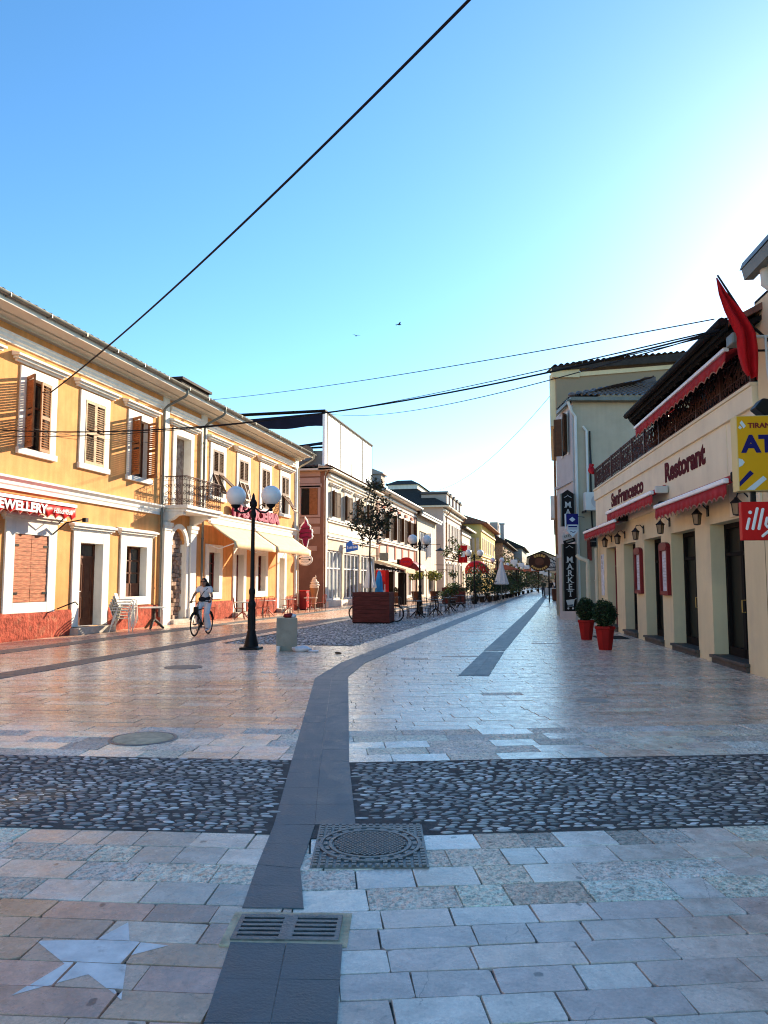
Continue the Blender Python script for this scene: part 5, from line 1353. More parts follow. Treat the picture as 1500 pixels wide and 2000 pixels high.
# market signs: they stick out from the corner, facing the camera
def msign(label, x0, x1, z0, z1, word, zt, dz, yoff=0, arch=False, cart=False):
    S = thing('market_sign', label, 'sign', tuple(MO+mx*(x0+x1)/2+my*(yoff-.3)+Vector((0,0,z0))), MAZ)
    w_ = (x1-x0)/2; h = z1-z0
    poly = [(-w_,0),(w_,0),(w_,h)]+([(w_*.6,h+.06),(0,h+.16),(-w_*.6,h+.06)] if arch else [])+[(-w_,h)]
    part('panel', MB().prism(poly, 'y', -.08, .08), M['sign_black'], S, bevel=.01)
    b = MB()
    for i, ch in enumerate(word): text(b, ch, .325, (0,-.083,zt-z0-i*dz), (1,0,0), (0,0,1), .005, bold=.006, align='CENTER'); 
    for i, ch in enumerate(word):
        zb = zt-z0-i*dz
        for sx in ((-.10,.10) if ch not in 'T' else (0,)): b.box(sx-.05,sx+.05,-.088,-.083,zb-.003,zb+.018)
    b.tube([(-w_*.6,-.084,h-.16),(-w_*.2,-.084,h-.11),(0,-.084,h-.06),(w_*.2,-.084,h-.11),(w_*.6,-.084,h-.16)], .012, 4)
    if cart:
        b.tube([(w_*.95,-.084,.49),(w_*.6,-.084,.46),(w_*.4,-.084,.20),(-w_*.5,-.084,.20)], .014, 4)
        b.prism([(-w_*.75,.43),(w_*.62,.47),(w_*.42,.27),(-w_*.5,.24)], 'y', -.088, -.082); b.ball((-w_*.4,-.085,.11), (.04,.006,.04), 10, 5); b.ball((w_*.35,-.085,.11), (.04,.006,.04), 10, 5)
    part('lettering', b, M['letter_grey'], S)
    b = MB(); b.box(-w_-.05,-w_-.001,-.09,.09,-.0,h); b.box(w_+.001,w_+.05,-.09,.09,-.0,h); fr = part('frame', b, M['gutter_metal'], S)
    return S
msign('tall black projecting sign reading MARKET downwards with a cart symbol', -.60, -.12, .42, 3.05, 'MARKET', 2.32, .265, cart=True)
msign('shorter black arched sign reading MA half covered by the blue sign', -.60, -.12, 3.75, 5.05, 'MAR', 4.50, .30, yoff=.1, arch=True)
S = thing('bank_arrow_sign', 'blue and white arrow sign pointing down over the black market sign', 'sign', tuple(MO+mx*-.30+my*-.75+Vector((0,0,3.4))), MAZ)
part('panel', MB().prism([(-.26,.38),(.20,.38),(.20,.80),(-.26,.80)], 'y', -.05, .05), M['sign_navy'], S)
b = MB(); b.prism([(-.21,.18),(.17,.18),(.17,.379),(-.21,.379)], 'y', -.05, .05); b.prism([(-.28,.179),(.24,.179),(-.02,-.10)], 'y', -.05, .05); b.prism([(-.03,.68),(.09,.58),(-.03,.48),(-.15,.58)], 'y', -.058, -.051); b.box(-.30,-.265,-.05,.05,.22,.80); part('white_field', b, M['sign_pale'], S)
b = MB(); b.box(-.19,.15,-.06,-.051,.27,.33); b.tube([(-.12+.05*i,-.055,.09+.03*sin(i*1.9)) for i in range(5)], .012, 4); b.box(-.19,.15,-.06,-.051,.20,.215); part('lettering', b, M['sign_navy'], S)
part('bracket', MB().tube([(.2,0,.7),(.55,.3,.7),(.55,.6,.7)], .015, 6), M['gutter_metal'], S)
S = thing('plank_sign', 'small tilted grey and black board between the two market signs', 'sign', tuple(MO+mx*-.38+my*-.5+Vector((0,0,3.05))), MAZ)
b = MB(); b.obx((0,0,.22), (.95,0,.30), (0,1,0), (-.30,0,.95), -.27,.27,-.02,.02,-.02,.18); part('upper_board', b, M['grey_wall'], S)
b = MB(); b.obx((0,0,.02), (.95,0,.30), (0,1,0), (-.30,0,.95), -.22,.25,-.02,.02,-.0,.16); part('lower_board', b, M['sign_black'], S)
b = MB(); b.obx((0,0,.06), (.95,0,.30), (0,1,0), (-.30,0,.95), -.13,.16,-.025,-.0201,.02,.08); 
for k in range(5): b.obx((0,0,.27), (.95,0,.30), (0,1,0), (-.30,0,.95), -.2+.075*k,-.16+.075*k,-.025,-.0201,.01,.1)
part('lettering', b, M['gutter_metal'], S)
b = MB(); b.tube([(-.25,.03,.5),(.0,.03,.2),(.28,.03,.1)], .015, 5); part('hanger', b, M['ac_white'], S)

# tall house
org(0, 0, 0)
TB = thing('tall_house', 'tall tan gabled house rising behind the market house', 'building', (.22, 37.0, 0), MAZ)
b = MB(); b.prism([(0,0),(14,0),(14,12.6),(0,11.45)], 'y', 0, .3); part('gable_wall', b, M['tan_wall'], TB)
b = MB(); b.prism([(.001,11.27),(14,12.42),(14,12.62),(.001,11.47)], 'y', -.08, -.001); b.box(-.2,1.1,-.12,.3,11.3,11.75); part('verge_board', b, M['beige_wall'], TB)
b = MB(); rr = 9
tiles(b, lambda u, v: ((-.25+14*u, -.25+1.6*v, 11.72+1.65*u+.05*sin(u*9)+.12*v), Vector((0,-.2,1))), 48, 6, 0, amp=.10, step=.05, res=6)
b.add([(-.25,-.25,11.6),(13.75,-.25,12.65),(13.75,-.25,13.37),(-.25,-.25,11.72)], [(0,1,2,3)]); b.add([(-.25,-.25,11.6),(13.75,-.25,12.65),(13.75,.3,12.65),(-.25,.3,11.6)], [(0,1,2,3)]); b.add([(1.5,1.3,12.05),(13.6,1.3,13.1),(13.6,9,13.1),(5.5,9,12.4)], [(0,1,2,3)])
part('roof', b, M['roof_dark'], TB, recalc=False)
part('dark_ridge_box', MB().box(3.4,4.6,-.6,-.1,8.75,9.25), M['sill_dark'], TB)
org(0, 44, 0)
TS = thing('street_row', 'plain pale house front seen edge on beyond the market signs', 'building', (.20, 44, 0))
b = MB(); b.box(0,1.1,38,52,0,11.4,0); b.box(-.30,0,37.2,48,9.0,11.5,1); b.box(-.42,0,49.5,51.5,5.6,7.0,2); b.box(-.16,0,37.6,51.9,0,2.9,3)
b.v = [(x+.2-.2, y, z) for x, y, z in b.v]; part('wall', b, [M['cream_wall'], M['beige_wall'], M['ac_white'], M['olive_wall']], TS)
b = MB(); b.tube([(-.12,38.0,9),(-.12,38.0,.2)], .06, 8); part('downpipe', b, M['pipe_brown'], TS)
for i, (y0, y1, x, h, m, lab) in enumerate(((52.2,84,.55,6.6,'grey_wall','low grey shop front along the right side of the far street'), (84.2,150,.75,8.4,'cream_wall','long cream shop row on the right of the far street'), (150.5,255,1.2,9.5,'tan_wall','farthest tan shop row on the right of the street'))):
    org(x, (y0+y1)/2, 0)
    S = thing('shop_row', lab, 'building', (x, (y0+y1)/2, 0))
    ww = [y0+3+k*4.2 for k in range(int((y1-y0-3)/4.2))]
    b = MB()
    wall_grid(b, y0, y1, 0, h, [(y-.8,y+.8,.2,2.8) for y in ww]+[(y-.6,y+.6,4.0,5.8) for y in ww], .25)
    b.v = [(x-vx, vy, vz) for vx, vy, vz in b.v]
    b.box(x+.3,x+9,y0,y1,0,h-.001); part('wall', b, M[m], S, recalc=False)
    part('roof', MB().prism([(x-.6,h),(x+9,h),(x+9,h+.3),(x+4,h+2.6),(x-.6,h+.2)], 'y', y0-.3, y1+.3), M['roof_dark'], S)
    for y in ww[:14]: part('window', MB().box(x+.26,x+.29,y-.6,y+.6,4.0,5.8), M['glass_dark'], S)
# ================================================================== street lamps with two globes
org(0, 0, 0)
def make_lamp(label):
    L = thing('street_lamp', label, 'street lamp', (0,0,0), 0, 'twin globe street lamps')
    b = MB(); b.lathe([(.20,0),(.205,.05),(.17,.07),(.165,.10),(.12,.30),(.10,.36),(.105,.40),(.085,.44),(.08,.95),(.095,.99),(.095,1.06),(.065,1.12),(.062,1.25),(.075,1.3),(.075,1.36),(.05,1.42),(.047,2.2),(.044,3.05),(.07,3.1),(.075,3.17),(.05,3.22),(.05,3.30),(.085,3.34),(.09,3.42),(.045,3.5),(.03,3.6),(.0,3.66)], 16)
    for k in range(8):
        a = 2*pi*k/8; b.beam((.085*cos(a),.085*sin(a),.46), (.083*cos(a),.083*sin(a),.93), .018, .018)
    part('post', b, M['iron_black'], L, smooth=40)
    part('base', MB().box(-.22,.22,-.22,.22,0,.05), M['iron_black'], L, bevel=.01)
    for s in (-1, 1):
        b = MB()
        b.tube([(s*.04,0,3.30),(s*.16,0,3.20),(s*.30,0,3.18),(s*.39,0,3.24),(s*.43,0,3.32)], .024, 7)
        scroll(b, (s*.20,0,3.30), Vector((1,0,0)), Vector((0,0,1)), .085, 1.2, 12, 0, .013, s)
        b.lathe([(.02,-.12),(.05,-.10),(.035,-.05),(.10,.0),(.115,.04),(.10,.05)], 14, (s*.43,0,3.33))
        ar = part('arm', b, M['iron_black'], L, smooth=50)
        part('globe', MB().ball((s*.43,0,3.585), .235, 26, 16), M['globe_white'], L, smooth=180)
    return L
lamp = make_lamp('black twin globe street lamp, the nearest one, in front of the cream awnings')
lamp.location = (-6.93, 16.95, 0)
spots = [(-6.36, 36.5, 48, 'black twin globe street lamp standing among the cafe chairs'), (-5.53, 54, 25, 'black twin globe street lamp beside the far wooden planter'),
         (-5.25, 72, 15, 'black twin globe street lamp by the closed white parasol'), (-5.1, 92, 15, 'small distant twin globe street lamp beyond the closed parasol'), (-5.1, 112, 15, 'smallest twin globe street lamp, farthest down the street')]
for x, y, a, lab in spots: relabel(copy_tree(lamp), (x, y, 0), rad(a), lab)
lamp.rotation_euler = (0, 0, rad(4))

# ================================================================== concrete block and litter
B = thing('concrete_block', 'square weathered concrete block beside the nearest lamp post', 'concrete block', (-6.02, 16.83, 0), rad(20))
part('block', MB().box(-.235,.235,-.22,.22,0,.73), M['concrete'], B, bevel=.012)
part('top_plate', MB().box(-.2,.2,-.19,.19,.7305,.738), M['cover_concrete'], B)
def crumple(name, label, loc, sx, sy, sz, m, seed, parent=None):
    b = MB(); b.ball((0,0,sz*.8), (sx,sy,sz), 20, 12)
    vv = []
    for x, y, z in b.v:
        n = noise.noise((x*9+seed, y*9, z*11)); k = 1+.42*n
        vv.append((x*k, y*k, max(.002, z*(1+.3*n))))
    b.v = vv
    o = part(name, b, M[m], parent, smooth=35)
    if parent is None:
        o.location = loc; tag(o, label, 'litter')
    return o
crumple('plastic_bag', 'crumpled translucent plastic bag lying against the foot of the concrete block', (-5.62, 16.62, 0), .24, .14, .07, 'plastic_bag', 3)
crumple('plastic_bag', 'smaller flat white plastic scrap just right of the bigger bag', (-5.30, 16.55, 0), .13, .09, .03, 'plastic_bag', 8)
o = crumple('trash_bag', 'small knotted bag with a dark red print left on top of the concrete block', (-6.0, 16.86, .738), .13, .10, .055, 'maroon', 5)
crumple('paper_napkin', 'crumpled pale napkin beside the dark red bag on the block', (-5.88, 16.88, .738), .06, .07, .05, 'plastic_bag', 12)
Cp = thing('paper_cup', 'small square white paper carton at the corner of the concrete block', 'litter', (-6.1, 16.48, 0), .3)
part('cup', MB().lathe([(.035,0),(.05,.11),(.045,.11),(.03,.01)], 14), M['white_paint'], Cp); part('lid', MB().lathe([(.052,.108),(.052,.12),(.0,.122)], 14), M['white_paint'], Cp)
o = crumple('dry_leaf', 'small dark curled leaf on the pale paving right of the block', (-4.62, 16.2, 0), .07, .03, .03, 'bark', 21)

# ================================================================== foliage
def leaves(mb, pts, size, cols, flat=.0):
    for p in pts:
        s = size*R.uniform(.55, 1.3); c = R.choice(cols); k = R.uniform(.65, 1.35)
        d = Vector((R.gauss(0,1), R.gauss(0,1), R.gauss(0,.7)-flat)).normalized(); e = d.orthogonal().normalized()
        e = (Matrix.Rotation(R.uniform(0, 6.28), 3, d) @ e); n = d.cross(e)
        p = Vector(p)
        mb.add([p-d*s*.5, p+e*s*.26-d*s*.05+n*s*.08, p+d*s*.5, p-e*s*.26-d*s*.05+n*s*.08], [(0,1,2),(0,2,3)])
        mb.tone.extend([(c[0]*k, c[1]*k, c[2]*k, 1)]*2)
def cloud(c, r, n, shell=.35):
    out = []
    for _ in range(n):
        v = Vector((R.gauss(0,1), R.gauss(0,1), R.gauss(0,1))).normalized(); q = (shell+(1-shell)*R.random())
        out.append((c[0]+v.x*r[0]*q, c[1]+v.y*r[1]*q, c[2]+v.z*r[2]*q))
    return out
DARKG = [(.028,.034,.014), (.05,.058,.022), (.018,.022,.010), (.075,.068,.026), (.05,.028,.016)]
MIDG = [(.05,.09,.02), (.08,.12,.03), (.035,.06,.018), (.11,.13,.035)]
DEEPG = [(.012,.035,.012), (.02,.05,.014), (.008,.02,.008), (.03,.06,.018)]
YELG = [(.20,.20,.03), (.14,.16,.03), (.26,.22,.05), (.09,.11,.025)]
def small_tree(label, base, forks, clumps, leaf_sz, cols, trunk_r, kind='small_tree', cat='tree', group=None):
    T_ = thing(kind, label, cat, base, 0, group)
    b = MB()
    for pts, r0, r1 in forks: b.tube(pts, [r0+(r1-r0)*i/(len(pts)-1) for i in range(len(pts))], 7)
    part('trunk', b, M['bark'], T_, smooth=60)
    b = MB(); b.tone = []
    for c, r, n in clumps: leaves(b, cloud(c, r, n), leaf_sz, cols)
    part('crown', b, M['leaf'], T_, recalc=False)
    return T_
def planter(label, x, y, w, d, h, rz):
    P = thing('wooden_planter', label, 'planter', (x, y, 0), rz, 'red brown street planters')
    n = 7; ph = (h-.06)/n
    for sgn, nm in ((0,'front'),(1,'back')):
        b = MB(); yy = -d/2 if sgn == 0 else d/2-.04
        for k in range(n): b.box(-w/2,w/2,yy+R.uniform(0,.004),yy+.04,.06+k*ph,.06+(k+1)*ph-.008)
        part('side_boards', b, M['planter_wood'], P, bevel=.004)
    for sgn in (0,1):
        b = MB(); xx = -w/2 if sgn == 0 else w/2-.04
        for k in range(n): b.box(xx+.002,xx+.038,-d/2+.041,d/2-.041,.06+k*ph,.06+(k+1)*ph-.008)
        part('side_boards', b, M['planter_wood'], P, bevel=.004)
    b = MB(); b.box(-w/2+.02,w/2-.02,-d/2+.02,d/2-.02,0,.06); part('base', b, M['timber_dark'], P)
    b = MB()
    for x_ in (-1,1):
        for y_ in (-1,1): b.box(x_*(w/2+.001)-.0 if x_ < 0 else w/2-.03, (-w/2+.03) if x_ < 0 else w/2+.006, (y_*(d/2+.006)) if y_ < 0 else d/2-.03, (-d/2+.03) if y_ < 0 else d/2+.006, .05, h)
    part('corner_post', b, M['planter_wood'], P)
    part('soil', MB().box(-w/2+.045,w/2-.045,-d/2+.045,d/2-.045,.1,h-.12), M['soil'], P)
    return P
planter('red brown slatted wooden planter holding the tall sparse tree, bicycle behind it', -6.80, 28.75, 1.40, 1.25, 1.18, rad(3))
planter('red brown slatted wooden planter farther off, with a thin round topped tree', -7.10, 54.9, 1.58, 1.4, 1.18, rad(3))
bx, by = -6.95, 28.8
def V(dx, dz, dy=0): return (dx, dy, dz)
br = [([V(0,1.0),V(.02,1.8),V(-.02,2.6),V(.0,3.2)], .045, .032)]
ends = [(-.72,3.9,.1),(-.35,4.55,-.2),(.0,4.9,.25),(.18,5.35,0),(.55,4.75,-.15),(.72,4.1,.2),(.35,4.2,.45),(-.3,4.0,-.45),(.95,4.35,-.1)]
for dx, dz, dy in ends: br.append(([V(0,3.15+R.uniform(-.1,.2)),V(dx*.4,3.15+(dz-3.15)*.4,dy*.5),V(dx*.8,3.15+(dz-3.15)*.75,dy*.8),V(dx,dz,dy)], .024, .007))
cl = []
for dx, dz, dy in ends:
    for k_ in range(5): cl.append(((dx*(1-.13*k_)+R.gauss(0,.12), dy+R.gauss(0,.16), dz-(dz-3.2)*.17*k_+R.gauss(0,.14)), (.28,.28,.26), 27))
cl += [((.3,0,5.25),(.36,.3,.34),110), ((.1,0,4.75),(.5,.4,.45),70), ((-.3,.1,4.1),(.55,.4,.45),60), ((.55,0,4.1),(.5,.4,.5),60)]
small_tree('sparse dark leaved young tree growing out of the nearer wooden planter', (bx, by, 0), br, cl, .15, DARKG, .04)
ends2 = [(-.3,3.9),(.35,4.0),(0,4.5),(.5,3.6),(-.55,3.6),(.1,3.4)]
br = [([V(0,1.0),V(.02,2),V(0,3.0)], .035, .025)]+[([V(0,2.95),V(dx*.5,(2.95+dz)/2),V(dx,dz)], .018, .006) for dx, dz in ends2]
cl = [((dx, R.gauss(0,.2), dz), (.36,.36,.32), 60) for dx, dz in ends2]+[((.0,0,2.1),(.36,.36,.34),110),((.1,0,1.4),(.25,.25,.25),40)]
small_tree('thin round topped young tree in the farther wooden planter', (-7.15, 54.9, 0), br, cl, .2, DARKG+MIDG, .03)
# potted plants in terracotta and red pots
def pot(mb, r0, r1, h, c=(0,0,0), n=20, m=0, rim=.03):
    mb.lathe([(r0*.0,0),(r0,0),(r1,h-.07),(r1+rim,h-.06),(r1+rim,h),(r1-.02,h),(r1-.03,h-.05),(0,h-.06)], n, c, m)
for x, y, s, lab in ((1.09, 18.6, 1.0, 'red tapered pot with a clipped round bush, the one nearer the camera'), (.79, 21.7, .98, 'red tapered pot with a clipped round bush, the one farther from the camera')):
    P = thing('potted_bush', lab, 'potted plant', (x, y, 0), .4, 'clipped bushes in red pots')
    b = MB(); pot(b, .155*s, .225*s, .54*s, n=8, rim=.022); part('pot', b, M['red_pot'], P, bevel=.01)
    part('soil', MB().lathe([(0,.47*s),(.2*s,.48*s),(0,.5*s)], 12), M['soil'], P)
    b = MB(); b.tone = []
    pts = []
    for _ in range(3200):
        v = Vector((R.gauss(0,1),R.gauss(0,1),R.gauss(0,1))).normalized(); q = R.uniform(.70,1.02)+.16*noise.noise(v*2.6+Vector((x*3,0,0)))+(.12 if R.random() < .04 else 0)
        pts.append((v.x*.27*s*q, v.y*.27*s*q, .82*s+v.z*.31*s*q))
    leaves(b, pts, .055, DEEPG+[(.035,.065,.02),(.05,.085,.025)]); part('foliage', b, M['leaf'], P, recalc=False)
    b = MB(); b.tube([(0,0,.45*s),(0,0,.8*s)], .02, 6); b.ball((0,0,.82*s), (.2*s,.2*s,.23*s), 12, 8); part('stem', b, M['soil'], P)

def shrub(label, x, y, h, w, cols, potm='terracotta', n=260, pr=.2, ph=.42, kind='potted_shrub', leafs=.13, group='potted shrubs along the terraces'):
    P = thing(kind, label, 'potted plant', (x, y, 0), R.uniform(0,3), group)
    b = MB(); pot(b, pr*.75, pr, ph, n=12); part('pot', b, M[potm], P, smooth=40)
    b = MB(); b.tone = []
    k = 5
    for i in range(k):
        c = (R.gauss(0,w*.28), R.gauss(0,w*.28), ph+(h-ph)*(.25+.6*i/(k-1))); leaves(b, cloud(c, (w*.5,w*.5,(h-ph)*.3), n//k), leafs, cols)
    part('foliage', b, M['leaf'], P, recalc=False)
    b = MB(); b.tube([(0,0,ph-.05),(.02,0,ph+.4*(h-ph)),(0,.02,h*.85)], .018, 5); part('stem', b, M['bark'], P)
    return P
sh = [(-6.55,50.5,1.3,.8,'MID'),(-5.9,57,2.3,1.0,'DEEP'),(-5.6,60,1.7,1.1,'DEEP'),(-5.2,62.5,2.4,1.2,'DEEP'),(-4.9,65,1.5,1.2,'DARK'),(-5.0,68,2.1,1.3,'DEEP'),(-4.75,71,1.5,1.1,'DARK'),(-4.6,75,1.9,1.4,'MID'),(-4.5,79,1.7,1.3,'MID'),(-4.5,83,2.2,1.5,'DARK'),(-4.4,88,2.0,1.6,'MID'),(-4.3,94,2.6,1.8,'DARK'),(-4.1,101,2.7,2.0,'MID'),(-3.8,110,3.0,2.2,'DARK'),(-3.6,120,3.0,2.4,'DEEP'),(-3.0,132,3.6,2.8,'DARK'),(-2.4,145,3.8,3.0,'DEEP'),(-6.2,62,2.8,1.1,'DEEP'),(-6.4,74,2.5,1.4,'DEEP')]
names = ['low bushy potted shrub just right of the far wooden planter','tall dark potted shrub in front of the third lamp','dark potted shrub left of the closed parasol','tallest dark potted shrub left of the closed parasol','low dark potted plant at the parasol foot','dark round potted shrub right of the closed parasol','low dark plant by the fourth lamp','olive green shrub in the row behind the parasol','bright green low shrub in the middle of the plant row','dark taller shrub in the middle of the plant row','broad green shrub farther along the plant row','dark broad shrub past the row of lamps','broad olive shrub near the walkers','dark shrub left of the walkers','small far shrub near the walkers','very distant dark shrub near the bend','farthest dark shrub near the gabled house','dark potted shrub near the red dome canopy','dark tall shrub behind the fourth lamp']
for (x, y, h, w_, k), lab in zip(sh, names): shrub(lab, x, y, h*1.08, w_*1.45, {'MID':MIDG[:3],'DEEP':DEEPG,'DARK':DARKG}[k], R.choice(['soil','iron_black','soil']), n=620 if y < 90 else 360, leafs=.17 if y < 80 else .30)
for x, y, h, lab in ((-11.2, 62.5, 2.5, 'yellow green palm like plant in a brown pot left of the second lamp'), (-9.9, 64, 2.6, 'yellow green palm like plant in a brown pot right of the second lamp')):
    P = thing('potted_palm', lab, 'potted plant', (x, y, 0), 0, 'yellow green plants by the red awning')
    b = MB(); pot(b, .28, .4, .8, n=10); part('pot', b, M['door_brown'], P)
    b = MB(); b.tone = []; leaves(b, cloud((0,0,2.1), (.75,.7,.45), 260), .26, YELG); part('foliage', b, M['leaf'], P, recalc=False)
    b = MB(); b.tube([(0,0,.7),(.03,0,1.9)], .05, 6); part('stem', b, M['bark'], P)
for x, y, lab, m in ((-11.45,56,'brown round flower pot with a small plant by the kiosk door','door_brown'), (-12.0,57.5,'black flower pot with a small plant by the kiosk','iron_black')):
    shrub(lab, x, y, 1.15, .4, DARKG, m, 120, .26, .8, group='flower pots by the kiosk')
# ivy tree against the yellow house
b_ = thing('ivy_tree', 'dark bushy tree covering the wall beside the yellow house', 'tree', (-11.4, 170, 0))
b = MB(); b.tube([(0,0,0),(.2,0,3),(0,0,6)], [.25,.2,.1], 8); part('trunk', b, M['bark'], b_)
b = MB(); b.tone = []
for c, r, n in (((0,0,7.0),(3.2,3,2.4),500),((1.2,6,5.5),(3,4,2.4),500),((2.2,16,4.6),(2.6,5,2.2),450),((3.2,28,4.6),(2.4,6,2.2),400)): leaves(b, cloud(c, r, n), .5, DARKG+MIDG[:1])
part('crown', b, M['leaf'], b_, recalc=False)

# ================================================================== bicycles
def wheel(mb_t, mb_r, c, r, ax=(0,1,0)):
    ax = Vector(ax).normalized(); u = ax.orthogonal().normalized(); v = ax.cross(u); c = Vector(c)
    P = lambda a, q: c+(u*cos(a)+v*sin(a))*q
    n = 36
    mb_t.tube([P(2*pi*i/n, r-.018) for i in range(n+1)], .019, 6, cap=False)
    mb_r.tube([P(2*pi*i/n, r-.045) for i in range(n+1)], .011, 5, cap=False)
    for i in range(20): mb_r.tube([c+ax*(.02 if i % 2 else -.02), P(2*pi*i/20, r-.05)], .0018, 3, cap=False)
    mb_r.tube([c-ax*.04, c+ax*.04], .02, 8)
def bicycle(label, loc, rz, dark=True, group=None):
    B_ = thing('bicycle', label, 'bicycle', loc, rz, group)
    r = .335; wb = 1.06
    for cx in (wb, 0):
        t_, q_ = MB(), MB(); wheel(t_, q_, (cx,0,r), r)
        w_ = part('wheel', q_, M['wire_metal'], B_, smooth=60, recalc=False); part('tyre', t_, M['rubber'], w_, smooth=180, recalc=False)
        b = MB(); n = 12; a0, a1 = (rad(20), rad(165)) if cx == 0 else (rad(25), rad(140))
        g = [[(cx+(r+.03)*cos(a0+(a1-a0)*i/n), s*.03, r+(r+.03)*sin(a0+(a1-a0)*i/n)) for i in range(n+1)] for s in (-1, 0, 1)]
        part('mudguard', b.sheet(g), M['iron_black'], B_, solid=.004, recalc=False, smooth=60)
    b = MB(); bb = (.44,0,.30); st_ = (.30,0,.78); hd = (.86,0,.80); hd2 = (.90,0,.66)
    for p, q, rr in ((bb,st_,.018),(bb,hd2,.020),(st_,(.88,0,.74),.016),(bb,(0,.05,r),.011),(bb,(0,-.05,r),.011),(st_,(0,.05,r),.010),(st_,(0,-.05,r),.010),(hd,hd2,.022)): b.tube([p,q], rr, 7)
    for s in (-1,1): b.tube([hd2,(.93,s*.05,.60),(wb,s*.06,r)], .013, 6)
    part('frame', b, M['iron_black'] if dark else M['wire_metal'], B_, smooth=50)
    b = MB(); b.tube([hd,(.83,0,.98)], .014, 6); b.tube([(.62,.28,.97),(.74,.27,.99),(.83,.10,1.0),(.83,-.10,1.0),(.74,-.27,.99),(.62,-.28,.97)], .013, 6); hb = part('handlebar', b, M['wire_metal'], B_, smooth=60)
    b = MB(); b.tube([(.74,.27,.99),(.60,.285,.965)], .019, 6); b.tube([(.74,-.27,.99),(.60,-.285,.965)], .019, 6); part('grip', b, M['rubber'], hb)
    b = MB(); b.tube([st_,(.27,0,.88)], .013, 6); b.ball((.22,0,.91), (.14,.075,.035), 12, 7); part('saddle', b, M['rubber'], B_, smooth=60)
    b = MB(); b.lathe([(.09,-.004),(.09,.004)], 20); b.v = [(.44+x, -.06+z, .30+y) for x, y, z in b.v]
    b.tube([(.44,-.09,.30),(.50,-.09,.15)], .011, 5); b.tube([(.44,.09,.30),(.38,.09,.45)], .011, 5); b.box(.45,.55,-.17,-.09,.14,.16); b.box(.33,.43,.09,.17,.44,.46); part('crank', b, M['wire_metal'], B_)
    return B_
bicycle('dark bicycle parked behind the wooden planter, front wheel showing beyond its right side', (-7.15, 29.62, 0), rad(-4))
bicycle('dark bicycle almost hidden by the wooden planter, a wheel edge showing at its left side', (-7.75, 29.85, 0), rad(8))
BK = (-10.21, 21.60, 0); HD = atan2(-1, .07)
bic = bicycle('dark city bicycle ridden by the person in white towards the camera', BK, HD, True)
b = MB(); b.prism([(.93,.62),(1.06,.62),(1.05,.84),(.94,.84)], 'y', -.06, .06); part('front_lamp', b, M['iron_black'], bic, bevel=.01)
b = MB(); b.tube([(.80+.0*cos(0), .30, 1.06)]*1+[(.78+.0, .34+.075*cos(a*pi/8), 1.07+.085*sin(a*pi/8)) for a in range(17)], .009, 5); part('mirror', b, M['iron_black'], bic)

# ================================================================== people (bodies fused into one surface)
def fuse(name, mb, m, parent, voxel=.012, sm=3):
    me = bpy.data.meshes.new(name); me.from_pydata([(x-ORG[0],y-ORG[1],z-ORG[2]) for x, y, z in mb.v], [], mb.f)
    ob = bpy.data.objects.new('tmp', me); COL.objects.link(ob)
    md = ob.modifiers.new('r', 'REMESH'); md.mode = 'VOXEL'; md.voxel_size = voxel
    md = ob.modifiers.new('s', 'SMOOTH'); md.factor = .5; md.iterations = sm
    dg = bpy.context.evaluated_depsgraph_get(); me2 = bpy.data.meshes.new_from_object(ob.evaluated_get(dg))
    bpy.data.objects.remove(ob); bpy.data.meshes.remove(me)
    me2.name = name; me2.materials.clear(); me2.materials.append(m); me2.shade_smooth()
    o = bpy.data.objects.new(name, me2); COL.objects.link(o); o.parent = parent; return o
P = thing('person', 'person in white top and wide white trousers with long dark hair riding a bicycle', 'person', BK, HD)
# local: x forward, y to the rider's left, z up
hip, wst, chest, neck = Vector((.24,0,.98)), Vector((.28,0,1.12)), Vector((.35,0,1.30)), Vector((.39,0,1.43))
shl, shr = Vector((.36,.165,1.37)), Vector((.36,-.165,1.37))
b = MB()
b.ball(hip, (.14,.165,.11), 14, 9); b.limb(hip, wst, .125, .11); b.limb(wst, chest, .11, .125); b.ball(chest, (.105,.155,.12), 14, 9); b.limb(shl, shr, .05, .05); b.limb(chest+Vector((0,0,.08)), neck+Vector((.02,0,.05)), .06, .045)
head = Vector((.435,0,1.545)); b.ball(head, (.092,.076,.112), 16, 12); b.ball(head+Vector((.03,0,-.07)), (.055,.055,.05), 12, 8); b.ball(head+Vector((.09,0,-.01)), (.022,.016,.022), 8, 6)
for s in (-1,1): b.ball(head+Vector((0,s*.077,-.005)), (.018,.010,.028), 8, 6)
# arms: her right arm stretched to the grip, her left arm bent
elr, har = Vector((.50,-.27,1.17)), Vector((.66,-.285,1.00)); ell, hal = Vector((.40,.25,1.13)), Vector((.64,.285,.995))
for s_, e_, h_ in ((shr,elr,har),(shl,ell,hal)):
    b.limb(s_, e_, .047, .036); b.limb(e_, h_, .036, .024)
    f = (h_-e_).normalized(); b.ball(h_+f*.03, (.045,.030,.026), 10, 7)
    for k in range(4):
        p0 = h_+f*.05+Vector((0,(k-1.5)*.019,.012)); b.limb(p0, p0+Vector((.03,0,-.012)), .0095, .0085, n=6); b.limb(p0+Vector((.03,0,-.012)), p0+Vector((.018,0,-.045+.004*k)), .0085, .0075, n=6)
    b.limb(h_+f*.02, h_+f*.05+Vector((0,.045*(1 if h_.y < 0 else -1),-.03)), .011, .009, n=6)
